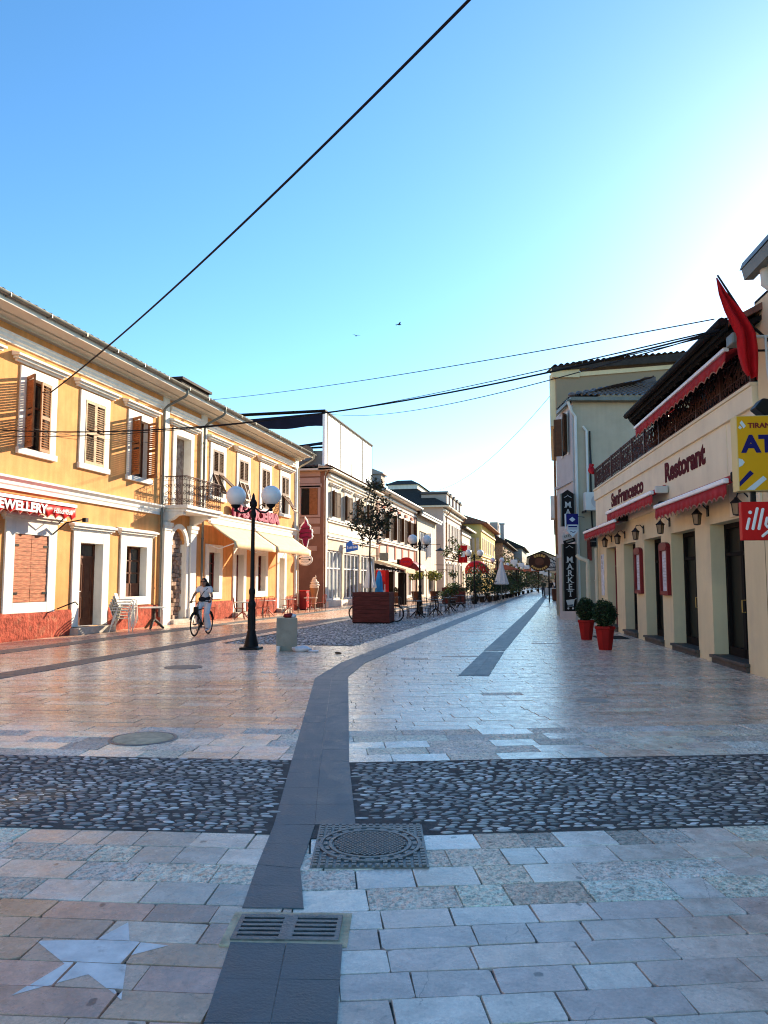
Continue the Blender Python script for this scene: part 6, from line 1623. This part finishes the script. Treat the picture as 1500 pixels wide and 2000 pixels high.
# legs: left leg stretched down on the low pedal, right leg bent on the high pedal
knl, anl = Vector((.52,.13,.62)), Vector((.43,.145,.22)); knr, anr = Vector((.60,-.13,.72)), Vector((.42,-.14,.40))
for k_, a_, sy in ((knl,anl,.09),(knr,anr,-.09)):
    b.limb(hip+Vector((.03,sy,-.02)), k_, .085, .058); b.limb(k_, a_, .055, .036); b.limb(a_, a_+Vector((.13,0,-.055)), .036, .026)
fuse('body', b, M['skin'], P, .0095, 2)
b = MB(); b.ball(chest+Vector((-.01,0,.0)), (.125,.178,.14), 14, 9); b.limb(wst+Vector((0,0,-.06)), chest, .14, .135); b.limb(shl+Vector((0,.01,0)), shl.lerp(ell,.38), .066, .068); b.limb(shr+Vector((0,-.01,0)), shr.lerp(elr,.38), .066, .068); b.limb(shl, shr, .062, .062)
tp = fuse('top', b, M['cloth_white'], P, .013, 3)
b = MB(); b.ball(hip+Vector((0,0,-.01)), (.165,.185,.12), 14, 9)
for k_, a_, sy in ((knl,anl,.09),(knr,anr,-.09)):
    b.limb(hip+Vector((.03,sy,-.02)), k_, .108, .088); b.limb(k_, a_+Vector((0,0,.05)), .088, .105)
tr = fuse('trousers', b, M['cloth_white'], P, .014, 3)
b = MB(); b.lathe([(.16,-.05),(.165,0),(.155,.05)], 18, tuple(wst+Vector((-.01,0,-.05)))); b.ball(wst+Vector((.13,-.05,-.07)), (.07,.12,.08), 10, 7); b.tube([shl+Vector((.02,.0,.05)), chest+Vector((.13,.02,-.04)), wst+Vector((.14,-.1,0))], .012, 5); part('waist_bag', b, M['cloth_black'], P, smooth=60)
b = MB(); b.ball(head+Vector((-.022,0,.022)), (.100,.090,.112), 14, 10); b.limb(head+Vector((-.06,.02,-.02)), head+Vector((-.17,.15,-.17)), .085, .05); b.limb(head+Vector((-.07,-.03,-.02)), head+Vector((-.14,-.06,-.20)), .07, .03); b.limb(head+Vector((-.10,.06,-.08)), head+Vector((-.24,.21,-.26)), .06, .02)
hr = fuse('hair', b, M['hair'], P, .012, 2)
b = MB(); b.box(.505,.53,-.065,-.008,1.545,1.578); b.box(.505,.53,.008,.065,1.545,1.578); b.tube([(.52,-.07,1.565),(.52,.07,1.565)], .006, 5)
for s in (-1,1): b.tube([(.515,s*.066,1.565),(.43,s*.083,1.56)], .005, 5)
part('sunglasses', b, M['iron_black'], P)
b = MB(); b.ball(head+Vector((.083,0,-.052)), (.012,.028,.009), 8, 5); part('mouth', b, M['maroon'], P)
for a_ in (anl, anr):
    b = MB(); b.limb(a_+Vector((-.03,0,-.04)), a_+Vector((.13,0,-.065)), .045, .036); b.v = [(x, y, max(z, a_.z-.085)) for x, y, z in b.v]; part('shoe', b, M['cloth_white'], P, smooth=60)
def walker(label, loc, rz, top, legs, hair='hair', stride=.22, h=1.0):
    W = thing('person', label, 'person', loc, rz)
    b = MB(); z = lambda v: v*h
    b.ball((0,0,z(.95)), (.12,.165,.13), 12, 8); b.limb((0,0,z(1.0)), (0,0,z(1.3)), .12, .14); b.limb((0,-.17,z(1.42)), (0,.17,z(1.42)), .06, .06); b.ball((0,0,z(1.3)), (.11,.17,.16), 12, 8); b.limb((0,0,z(1.42)), (.01,0,z(1.54)), .055, .05); b.ball((.02,0,z(1.65)), (.095,.078,.115), 14, 10); b.ball((.115,0,z(1.64)), (.02,.015,.02), 6, 5)
    for s in (-1,1):
        k = s*stride
        b.limb((0,s*.09,z(.92)), (k*.5+.03,s*.09,z(.5)), .085, .058); b.limb((k*.5+.03,s*.09,z(.5)), (k,s*.09,z(.09)), .055, .038); b.limb((k,s*.09,.05), (k+.14,s*.09,.035), .04, .03)
        e = (-k*.4,s*.24,z(1.12)); hh = (-k*.8+.05,s*.25,z(.86)); b.limb((0,s*.19,z(1.41)), e, .05, .038); b.limb(e, hh, .038, .026); b.ball((hh[0]+.01,hh[1],hh[2]-.05), (.03,.02,.045), 8, 6)
        for q in range(4): b.limb((hh[0]+.012*(q-1.5),hh[1],hh[2]-.08), (hh[0]+.012*(q-1.5)+.008,hh[1],hh[2]-.13+.008*abs(q-1.5)), .008, .007, n=5)
        b.limb((hh[0]+.02,hh[1],hh[2]-.04), (hh[0]+.045,hh[1],hh[2]-.085), .009, .007, n=5)
    fuse('body', b, M['skin'], W, .014, 2)
    b = MB(); b.limb((0,0,z(.98)), (0,0,z(1.3)), .145, .155); b.ball((0,0,z(1.32)), (.135,.19,.17), 12, 8); b.limb((0,-.18,z(1.42)), (0,.18,z(1.42)), .072, .072)
    for s in (-1,1): b.limb((0,s*.19,z(1.41)), (-s*stride*.4,s*.24,z(1.12)), .065, .06)
    fuse('shirt', b, M[top], W, .018, 2)
    b = MB(); b.ball((0,0,z(.95)), (.14,.18,.13), 12, 8)
    for s in (-1,1): k = s*stride; b.limb((0,s*.09,z(.92)), (k*.5+.03,s*.09,z(.5)), .1, .08); b.limb((k*.5+.03,s*.09,z(.5)), (k,s*.09,z(.12)), .078, .066)
    fuse('trousers', b, M[legs], W, .018, 2)
    b = MB(); b.ball((-.005,0,z(1.675)), (.102,.086,.105), 12, 8); part('hair', b, M[hair], W, smooth=180)
    for s in (-1,1): b = MB(); b.ball((s*stride+.06,s*.09,.05), (.13,.05,.05), 10, 6); part('shoe', b, M['cloth_black'], W, smooth=180)
walker('person in a dark green top walking in the far middle of the street', (-1.28, 84, 0), rad(-92), 'cloth_green', 'denim')
walker('distant person in dark clothes right of the walker in green', (-.55, 99, 0), rad(85), 'cloth_black', 'denim')
walker('distant person in a pale shirt at the right of the far street', (-.1, 112, 0), rad(-95), 'cloth_white', 'denim')

# ================================================================== tables and chairs
def plastic_chair(label, loc, rz, group='stacked plastic armchairs'):
    Cc = thing('plastic_armchair', label, 'chair', loc, rz, group)
    b = MB(); g = [[(x, y, .43-.02*sin(pi*(x+.22)/.44)) for x in (-.22,-.1,.05,.2,.24)] for y in (-.23,-.1,0,.1,.23)]; part('seat', b.sheet(g), M['plastic_white'], Cc, solid=.012, recalc=False, smooth=60)
    b = MB(); g = [[(-.22-.16*t, y*(1+.05*t), .42+.44*t) for t in (0,.3,.6,.85,1)] for y in (-.22,-.12,0,.12,.22)]; part('backrest', b.sheet(g), M['plastic_white'], Cc, solid=.012, recalc=False, smooth=60)
    for s in (-1,1):
        b = MB(); b.tube([(-.30,s*.25,.66),(-.1,s*.275,.675),(.15,s*.275,.67),(.23,s*.27,.62),(.24,s*.265,.45)], .018, 6); part('armrest', b, M['plastic_white'], Cc, smooth=60)
        b = MB(); b.beam((.235,s*.265,.46), (.27,s*.29,0), .045, .022); part('leg', b, M['plastic_white'], Cc)
        b = MB(); b.beam((-.21,s*.24,.5), (-.33,s*.27,0), .05, .022); part('leg', b, M['plastic_white'], Cc)
    return Cc
pc = plastic_chair('bottom chair of the stack of white plastic armchairs by the door', (-13.3, 21.95, 0), rad(20))
for k, w_ in enumerate(('second chair from the bottom in the white plastic stack', 'middle chair in the white plastic stack', 'fourth chair from the bottom in the white plastic stack', 'topmost chair of the white plastic stack, its tall back above the others')):
    relabel(copy_tree(pc), (-13.3+.035*(k+1), 21.95+.012*(k+1), .085*(k+1)), rad(20), w_)
def table(label, loc, top, legs, r=.4, h=.73, kind='round_table', group=None, square=False, thick=1):
    t_ = thing(kind, label, 'table', loc, R.uniform(0,1), group)
    b = MB()
    if square: b.box(-r,r,-r,r,h-.03,h)
    else: b.lathe([(0,h-.03),(r,h-.03),(r+.005,h-.015),(r,h),(0,h)], 28)
    part('tabletop', b, M[top], t_, bevel=.004 if square else 0)
    b = MB(); b.tube([(0,0,h-.03),(0,0,.25)], .035*thick, 8)
    part('column', b, M[legs], t_)
    for k in range(3 if not square else 4):
        a = 2*pi*k/(3 if not square else 4)+.4
        part('foot', MB().tube([(0,0,.32),(.12*cos(a),.12*sin(a),.24),(.3*cos(a),.3*sin(a),.06),(.36*cos(a),.36*sin(a),.015)], [.03*thick,.028*thick,.022*thick,.018*thick], 6), M[legs], t_, smooth=60)
    return t_
org(0,0,0)
T1 = table('brown round plastic table with curved legs beside the white chair stack', (-13.15, 23.6, 0), 'plastic_white', 'table_dark', .48, .72, thick=2.0)
gt = table('round cafe table outside the parlour, right behind the cyclist', (-12.75, 30.2, 0), 'table_top', 'chair_red', .36, .73, group='parlour cafe tables')
for x, y, lab in ((-12.75,33.0,'round cafe table outside the parlour, left of the lamp post'),(-12.8,36.0,'round cafe table outside the parlour, right of the lamp post'),(-12.7,39.2,'round cafe table nearest the ice cream cone figure')):
    relabel(copy_tree(gt), (x,y,0), .3, lab)
def cafe_chair(label, loc, rz, m, group):
    Cc = thing('cafe_chair', label, 'chair', loc, rz, group)
    part('seat', MB().box(-.2,.2,-.2,.2,.43,.455), M[m], Cc, bevel=.01)
    b = MB(); b.tube([(-.2,-.18,.45),(-.26,-.18,.85),(-.27,0,.90),(-.26,.18,.85),(-.2,.18,.45)], .013, 6)
    for k in range(5): b.tube([(-.2,-.14+.07*k,.45),(-.262,-.14+.07*k,.87)], .007, 5)
    part('backrest', b, M[m if m != 'table_top' else 'wire_metal'], Cc, smooth=60)
    for sx in (-1,1):
        for sy in (-1,1): part('leg', MB().tube([(sx*.18,sy*.18,.44),(sx*.21,sy*.2,0)], .012, 5), M['wire_metal'], Cc)
    return Cc
c0 = cafe_chair('red slatted cafe chair behind the cyclist, close to the parlour wall', (-13.2, 30.9, 0), .5, 'chair_red', 'parlour cafe chairs')
for x, y, a, lab in ((-12.5,31.3,3.6,'red slatted cafe chair right of the cyclist'),(-12.6,32.1,1.2,'red cafe chair left of the lamp post, by a table'),(-13.1,34.0,4.4,'red cafe chair hidden partly by the lamp post'),(-12.5,35.0,2.2,'red cafe chair just right of the lamp post'),(-12.9,37.1,5.2,'red cafe chair between two tables right of the lamp'),(-12.3,38.2,1.6,'red cafe chair left of the table near the cone figure'),(-12.4,40.0,4.0,'red cafe chair nearest the ice cream cone figure')):
    relabel(copy_tree(c0), (x,y,0), a, lab)
w0 = cafe_chair('dark wire cafe chair nearest the second lamp, facing the camera', (-5.95, 32.2, 0), -1.3, 'wire_metal', 'dark wire cafe chairs in the median')
wt_ = table('dark square cafe table among the wire chairs, nearest the camera', (-5.9, 33.2, 0), 'wire_metal', 'iron_black', .36, .74, 'cafe_table', 'dark cafe tables in the median', True)
for x, y, a, lab in ((-5.4,32.9,2.9,'dark wire chair right of the nearest square table'),(-6.45,33.1,.1,'dark wire chair left of the nearest square table'),(-5.8,34.3,1.6,'dark wire chair behind the nearest square table'),(-5.5,35.2,-1.5,'dark wire chair before the second square table'),(-5.1,36.0,3.1,'dark wire chair right of the second square table'),(-6.1,36.9,.2,'dark wire chair by the second lamp post'),(-5.4,37.6,1.4,'dark wire chair behind the second square table'),(-5.2,39.2,-1.7,'dark wire chair before the third square table'),(-5.9,40.6,.3,'dark wire chair left of the third square table'),(-5.0,41.2,1.9,'dark wire chair farthest from the camera in the group'),(-6.9,34.6,-.8,'dark wire chair at the left edge of the group')):
    relabel(copy_tree(w0), (x,y,0), a, lab)
for x, y, lab in ((-5.55,36.2,'dark square cafe table beside the second lamp, second in the row'),(-5.4,40.2,'dark square cafe table farthest in the row of wire chairs')): relabel(copy_tree(wt_), (x,y,0), .2, lab)

for x, y, lab in ((-5.1,58.6,'dark square cafe table before the far potted shrubs'),(-4.9,66.4,'dark square cafe table near the closed white parasol'),(-5.6,46.5,'dark square cafe table in front of the far wooden planter')): relabel(copy_tree(wt_), (x,y,0), .3, lab)
for x, y, a, lab in ((-5.6,58.2,.2,'dark wire chair left of the far terrace table'),(-4.6,59,2.9,'dark wire chair right of the far terrace table'),(-5.3,60.0,1.5,'dark wire chair behind the far terrace table'),(-5.4,66,.1,'dark wire chair left of the table by the white parasol'),(-4.4,66.8,3.0,'dark wire chair right of the table by the white parasol'),(-6.1,46.2,.4,'dark wire chair left of the table before the far planter'),(-5.1,46.9,2.7,'dark wire chair right of the table before the far planter')): relabel(copy_tree(w0), (x,y,0), a, lab)
# ================================================================== things in front of the left-hand houses
S = thing('cone_figure', 'large upside down ice cream cone figure with cream swirl on a round base', 'figure', (-13.55, 42.4, 0))
b = MB(); b.lathe([(.07,.08),(.10,.4),(.17,.85),(.24,1.2),(.20,1.22)], 18); part('cone', b, M['cone_brown'], S, smooth=50)
b = MB()
for k, (r, z) in enumerate(((.27,1.26),(.29,1.38),(.24,1.52),(.16,1.64),(.08,1.74))): b.ball((.03*sin(k),.02,z), (r,r,.1), 16, 8)
b.tube([(.06,0,1.72),(.10,0,1.86),(.08,0,1.95)], [.05,.03,.008], 7); part('swirl', b, M['cone_cream'], S, smooth=180)
b = MB(); b.tube([(.26,0,1.2),(.16,-.1,.6),(.10,-.1,.08)], .025, 6); part('support', b, M['cone_cream'], S)
b = MB(); b.lathe([(.36,0),(.36,.04),(.1,.08)], 20); part('base', b, M['stone'], S)
S = thing('red_cabinet', 'dark red cabinet with shelves standing at the parlour corner', 'cabinet', (-13.7, 41.1, 0))
part('body', MB().box(-.2,.2,-.25,.25,.05,1.05), M['maroon'], S, bevel=.02); b = MB(); b.box(-.22,.22,-.27,.27,1.05,1.09); b.box(.2,.215,-.2,.2,.15,.5); b.box(.2,.215,-.2,.2,.58,.95); part('shelf_front', b, M['red_bright'], S)
part('foot', MB().box(-.18,.18,-.22,.22,0,.05), M['iron_black'], S)
S = thing('drinks_fridge', 'tall red drinks fridge under the dark kiosk canopy', 'fridge', (-11.3, 50.3, 0), rad(-10))
part('body', MB().box(-.36,.36,-.3,.3,.08,2.35), M['red_bright'], S, bevel=.02)
b = MB(); b.box(-.28,.28,-.315,-.3,.45,1.6); dr = part('door', b, M['maroon'], S)
b = MB(); b.tube([(-.22,-.325,1.9),(-.1,-.325,1.97),(.0,-.325,1.9),(.12,-.325,1.97),(.24,-.325,1.92)], .02, 5); b.ball((0,-.32,1.05), (.14,.008,.3), 12, 8); part('logo', b, M['pink_light'], S); part('handle', MB().box(.3,.33,-.34,-.3,.9,1.4), M['white_metal'], S); part('plinth', MB().box(-.33,.33,-.27,.27,0,.08), M['iron_black'], S)
S = thing('kiosk_canopy', 'dark pitched kiosk canopy with a pale sloping side over the fridge', 'canopy', (-10.9, 51.5, 0))
b = MB(); b.prism([(-1.0,2.95),(-.9,3.05),(1.15,2.42),(1.15,2.15),(1.08,2.15),(1.05,2.36),(-1.0,2.85)], 'y', -.9, 2.6); part('cover', b, M['awning_cream'], S)
b = MB(); b.prism([(-1.0,2.84),(1.0,2.32),(1.0,2.2),(-1.0,2.45)], 'y', -.95, -.9); part('frame', b, M['timber_dark'], S); part('post', MB().tube([(-.95,-.85,2.6),(-.95,-.85,0)], .04, 6), M['timber_dark'], S); part('post', MB().tube([(1.0,-.85,2.3),(1.0,-.85,0)], .04, 6), M['timber_dark'], S); part('post', MB().tube([(1.0,2.5,2.3),(1.0,2.5,0)], .04, 6), M['timber_dark'], S); part('wall_panel', MB().box(-.95,-.2,1.5,1.55,0,2.3), M['timber_dark'], S); part('wall_panel', MB().box(.3,.9,.6,.66,0,2.2), M['timber_dark'], S)
b = MB()
for k in range(9): b.box(-.85+.19*k,-.75+.19*k,-.965,-.951,2.42-.022*k,2.49-.022*k)
part('lettering', b, M['letter_grey'], S)
def parasol(label, x, y, h, m, r=.25, tip=0):
    Pp = thing('parasol', label, 'parasol', (x, y, 0), R.uniform(0,3), 'closed parasols')
    b = MB(); b.tube([(0,0,0),(0,0,h)], .028, 8); part('pole', b, M['iron_black'] if m != 'cloth_white' else M['gutter_metal'], Pp)
    b = MB(); n = 16; pr = [(.02,h),(.10,h-.15),(.17,h-.55),(r*.9,h-1.2),(r*1.25,h-1.75),(r*1.1,h-1.8)]
    g = [[(q*(1+.22*(j % 2))*cos(2*pi*j/n), q*(1+.22*(j % 2))*sin(2*pi*j/n), z+.02*(j % 2)) for j in range(n+1)] for q, z in pr]
    part('cover', b.sheet(g), M[m], Pp, smooth=50, recalc=False)
    b = MB(); b.lathe([(.3,0),(.3,.06),(.06,.1),(.05,.3)], 14); part('base', b, M['stone'], Pp)
    return Pp
parasol('closed pale parasol in front of the glass shopfront, behind the tree', -11.6, 48.0, 2.95, 'sign_pale', .30)
parasol('closed blue parasol nearer the red fridge', -11.2, 48.9, 2.3, 'blue_cloth', .24)
parasol('tall closed white parasol among the far plants', -4.07, 60, 3.15, 'cloth_white', .38)
org(0, 56, 3.1)
S = thing('square_sign', 'grey square sign box on a bracket above the kiosk', 'sign', (-12.45, 56, 3.1))
part('panel', MB().box(-.35,.33,55.93,56.07,3.1,3.73), M['gutter_metal'], S, bevel=.03); part('bracket', MB().tube([(-1.6,56,3.5),(-.3,56,3.5)], .03, 6), M['iron_black'], S)
org(0, 58, 2.4)
S = thing('cafe_awning', 'dark red dome awning with a bright red oval sign on its front', 'awning', (-10.9, 58, 2.4))
b = MB(); n = 12; g = [[(-.7+1.55*sin(pi/2*i/6), 57.6+3.2*j/n, 2.42+.85*cos(pi/2*i/6)) for j in range(n+1)] for i in range(7)]; b.sheet(g); b.add([(-.7,57.6,2.42)]+[(-.7+1.55*sin(pi/2*i/6),57.6,2.42+.85*cos(pi/2*i/6)) for i in range(7)], [tuple(range(8))]); part('canopy', b, M['maroon'], S, recalc=False)
b = MB(); b.prism(ov(.52,.36,-.15,3.08), 'y', 57.45, 57.55); sg = part('oval_sign', b, M['red_bright'], S)
b = MB(); b.tube([(-.15+.46*cos(2*pi*i/24),57.44,3.08+.31*sin(2*pi*i/24)) for i in range(25)], .014, 4); b.tube([(-.45+.05*i,57.44,3.08+.07*sin(i*1.7)) for i in range(13)], .022, 4); part('lettering', b, M['pink_light'], sg)
b = MB(); b.box(-.9,-.7,57.6,60.8,2.3,3.3); b.tube([(.85,57.7,2.42),(.85,57.7,0)], .03, 6); b.tube([(.85,60.7,2.42),(.85,60.7,0)], .03, 6); part('frame', b, M['timber_dark'], S)
org(0, 60, 4)
S = thing('hanging_lamp', 'black cone shaped hanging lamp on a long arm beside the second street lamp', 'lamp', (-8.8, 60, 4))
b = MB(); b.lathe([(.03,.25),(.1,.2),(.42,.02),(.42,.0),(.05,.1)], 18, (0,60,4.0)); part('shade', b, M['iron_black'], S)
b = MB(); b.tube([(-5.0,60.2,4.5),(0,60,4.5),(0,60,4.2)], .022, 6); part('arm', b, M['iron_black'], S)
org(0, 66, 0)
S = thing('bracket_sign', 'thin curled iron sign bracket on a post near the palms', 'sign', (-9.3, 66, 0))
b = MB(); b.tube([(.8,66,0),(.8,66,3.1)], .04, 6); part('post', b, M['white_metal'], S)
b = MB(); b.tube([(.8,66,3.0),(-.9,66,3.05)], .025, 5); b.tube([(.8,66,2.6),(-.6,66,2.62)], .02, 5); scroll(b, (-.1,66,2.5), Vector((1,0,0)), Vector((0,0,1)), .22, 1.2, 12, 0, .018); part('bracket', b, M['iron_black'], S)
org(0, 70, 0)
S = thing('dome_canopy', 'bright red rounded shop canopy with white marks at the yellow house', 'awning', (-6.95, 70, 0))
b = MB(); b.ball((0,70,2.55), (1.1,.9,.95), 20, 12); b.v = [(x, y, max(z, 2.3)) for x, y, z in b.v]; part('canopy', b, M['red_bright'], S, smooth=60)
b = MB(); b.tube([(-.35,69.12,2.5),(-.25,69.1,2.85),(-.05,69.08,2.55),(.15,69.1,2.85),(.3,69.12,2.5)], .06, 5); part('lettering', b, M['white_paint'], S)
b = MB(); b.tube([(-.9,70,2.3),(-.9,70,0)], .05, 6); b.tube([(.9,70,2.3),(.9,70,0)], .05, 6); part('post', b, M['iron_black'], S)
S = thing('red_banner', 'narrow red and white banner hanging on a pole beside the third lamp', 'banner', (-7.7, 68, 0))
b = MB(); b.tube([(-.45,68,0),(-.45,68,4.9)], .05, 6); part('pole', b, M['iron_black'], S)
b = MB(); g = [[(-.4+.75*i/5, 68+.05*sin(i*2+j), 4.7-.3*j) for i in range(6)] for j in range(6)]; b.sheet(g); part('cloth', b, M['red_bright'], S, solid=.02, recalc=False)
b = MB(); b.box(-.2,.15,67.85,67.9,3.7,4.2); part('emblem', b, M['white_paint'], S)
# far cafes: brown canopies and lanterns
for i, (x, y, w_, z, m, lab) in enumerate(((-5.3,86,2.6,2.9,'terracotta','brown flat cafe canopy beyond the white parasol'),(-3.9,118,3.0,3.1,'terracotta','farther brown cafe canopy behind the plants'),(-.2,62,.8,2.45,'ac_white','small pale shop awning on the right beyond the round sign'),(.35,74,.9,2.2,'maroon','dark red shop awning on the right of the far street'))):
    org(0, y, 0)
    S = thing('cafe_canopy', lab, 'canopy', (x, y, 0))
    b = MB(); b.prism([(-w_/2,z),(w_/2,z),(w_/2,z+.12),(0,z+.55),(-w_/2,z+.12)], 'y', y-1.6, y+2.4); part('cover', b, M[m], S)
    b = MB()
    for sx in (-1,1):
        for yy in (y-1.5, y+2.3): b.tube([(sx*(w_/2-.1),yy,z),(sx*(w_/2-.1),yy,0)], .05, 6)
    part('post', b, M['timber_dark'], S)
for i, (x, y, z) in enumerate(((-3.6,70,3.5),(-3.3,78,3.4),(-3.0,84,3.3),(-2.4,90,3.2),(-1.6,96,2.9),(-1.2,100,2.75),(-.8,104,2.65))):
    org(0, y, z)
    S = thing('hanging_lantern', ['largest pale square lantern over the far street', 'second largest pale lantern over the far street', 'third pale lantern along the wire over the street', 'middle pale lantern along the wire', 'pale lantern left of the round sign base', 'small pale lantern under the round sign', 'smallest pale lantern near the walkers'][i], 'lantern', (x, y, z), 0, 'lanterns strung over the far street')
    part('shade', MB().box(-.3,.3,y-.3,y+.3,z-.35,z+.05), M['globe_white'], S, bevel=.05); part('hook', MB().tube([(0,y,z+.04),(0,y,z+.9)], .012, 4), M['iron_black'], S)
# round coffee sign on the right
org(0, 45, 2.7)
S = thing('round_sign', 'brown oval sign with cream ring lettering hanging from the right wall', 'sign', (-.88, 45, 2.7))
part('panel', MB().prism(ov(.62,.53,0,2.7,32), 'y', 44.93, 45.07), M['coffee_brown'], S, bevel=.015)
b = MB()
for a in list(range(55,130,17)): 
    c, s = cos(rad(a)), sin(rad(a)); b.obx((.46*c,44.925,2.7+.38*s), (-s,0,c), (0,1,0), (c,0,s), -.05,.05,-.006,.0,-.07,.07)
for a in list(range(215,335,15)):
    c, s = cos(rad(a)), sin(rad(a)); b.obx((.49*c,44.925,2.7+.41*s), (-s,0,c), (0,1,0), (c,0,s), -.045,.045,-.006,.0,-.055,.055)
part('lettering', b, M['gold'], S)
b = MB(); b.lathe([(0,0),(.24,0),(.26,.01),(0,.012)], 20); b.v = [(x, 44.925-z, 2.72+y*.85) for x, y, z in b.v]; part('emblem', b, M['door_brown'], S)
b = MB(); b.tube([(.55,45,2.95),(1.1,45,2.6)], .03, 6); b.tube([(.5,45,2.4),(1.1,45,2.4)], .03, 6); b.tube([(.6,45,2.7),(1.1,45,2.5)], .02, 6); part('bracket', b, M['iron_black'], S)
org(0, 50, 2.4)
S = thing('fan_awning', 'pale ribbed fan shaped awning behind the round brown sign', 'awning', (.15, 50, 2.4))
b = MB(); n = 10; pts = [(-.05-.9*cos(pi/2*i/n), 50, 2.3+.85*sin(pi/2*i/n)) for i in range(n+1)]
for i in range(n): b.add([(-.05,50.0,2.3),(pts[i][0],50-.02*(i%2),pts[i][2]),(pts[i+1][0],50-.02*((i+1)%2),pts[i+1][2]),(-.05,52,2.5),(pts[i][0],52,pts[i][2]),(pts[i+1][0],52,pts[i+1][2])], [(0,1,2),(1,4,5,2)])
part('cover', b, M['ac_white'], S, recalc=False)
b = MB()
for p in pts[::2]: b.tube([(-.05,49.97,2.3), (p[0],49.96,p[2])], .012, 4)
part('rib', b, M['iron_black'], S)
org(0, 0, 0)
for x, y, lab in ((.05, 66, 'small dark metal cabinet with a pale top on the right of the far street'),):
    S = thing('street_cabinet', lab, 'cabinet', (x, y, 0)); part('body', MB().box(-.35,.35,-.3,.3,.05,1.0), M['door_brown'], S, bevel=.02); part('top', MB().box(-.42,.42,-.36,.36,1.0,1.06), M['ac_white'], S); part('foot', MB().box(-.3,.3,-.25,.25,0,.05), M['iron_black'], S)
S = thing('sandwich_board', 'open metal frame board beside the walker in green', 'sign', (-.75, 80, 0), .2)
b = MB()
for sy in (-1,1):
    b.tube([(-.35,sy*.3,0),(-.35,sy*.05,1.0),(.35,sy*.05,1.0),(.35,sy*.3,0)], .02, 5)
part('frame', b, M['gutter_metal'], S); part('board', MB().box(-.33,.33,-.1,-.08,.25,.95), M['ac_white'], S)

# ================================================================== cables and birds
def cable(label, p, q, sag, r=.012, n=26, extra=None):
    p, q = Vector(p), Vector(q); pts = []
    for i in range(n+1):
        t = i/n; v = p.lerp(q, t); v.z -= sag*4*t*(1-t); pts.append(v)
    b = MB(); b.tube([tuple(v-p) for v in pts], r, 6)
    o = part('overhead_cable', b, M['cable_black'], None, smooth=180); o.location = p
    tag(o, label, 'cable', None); return o
ORG[:] = [0,0,0]
cable('thick black cable rising from a window shutter to the top of the picture', (-13.93, 18.9, 6.93), (4.98, 3.63, 9.46), .49, .020, 60)
cable('thick black cable sagging across the street from the left wall to the flag', (-13.9, 16.2, 5.35), (2.66, 13.0, 5.6), .62, .016, 40)
cable('second cable running just below the thick sagging one', (-13.9, 16.4, 5.2), (2.66, 13.0, 5.55), .50, .009, 40)
cable('thin high wire from the orange roof to the flag pole', (-14.2, 29.3, 9.15), (2.6, 13.0, 5.8), .15, .010, 40)
cable('bundled cable from the glazed roof box corner towards the flag', (-13.95, 46.0, 12.3), (2.66, 13.0, 5.62), .15, .013, 50)
cable('thinner cable from the glazed roof box sagging below the bundle', (-13.9, 46.1, 12.2), (2.70, 13.0, 5.6), .58, .012, 50)
cable('faint thin wire high over the far street', (-13.2, 75, 10.6), (.2, 38, 11), 1.6, .012, 30)
cable('thin wire along the orange wall between the shuttered windows', (-13.86, 16.0, 5.6), (-13.86, 25.2, 6.6), .15, .007, 24)
def bird(label, loc, rz, s):
    B_ = thing('bird', label, 'bird', loc, rz, None)
    b = MB(); b.ball((0,0,0), (.16*s,.05*s,.05*s), 10, 7); b.ball((.16*s,0,.02*s), (.045*s,.04*s,.04*s), 8, 6); b.tube([(.2*s,0,.02*s),(.235*s,0,.015*s)], [.012*s,.003*s], 5)
    b.add([(-.12*s,-.03*s,0),(-.12*s,.03*s,0),(-.30*s,.06*s,0),(-.30*s,-.06*s,0),(-.2*s,0,.015*s)], [(0,1,4),(1,2,4),(2,3,4),(3,0,4),(0,3,2,1)])
    part('body', b, M['bird'], B_, smooth=60)
    for k in (-1,1):
        b = MB(); b.add([(.09*s,k*.03*s,.02*s),(.06*s,k*.25*s,.12*s),(-.06*s,k*.52*s,.06*s),(-.05*s,k*.25*s,.11*s),(-.08*s,k*.03*s,.02*s)], [(0,1,3,4),(1,2,3)]); part('wing', b, M['bird'], B_, solid=.008*s)
bird('small dark bird with spread wings in the open sky', (-12.1, 60, 22.54), .6, 1.0)
bird('tinier pale bird lower and farther left in the sky', (-15.69, 60, 21.85), 2.2, .7)
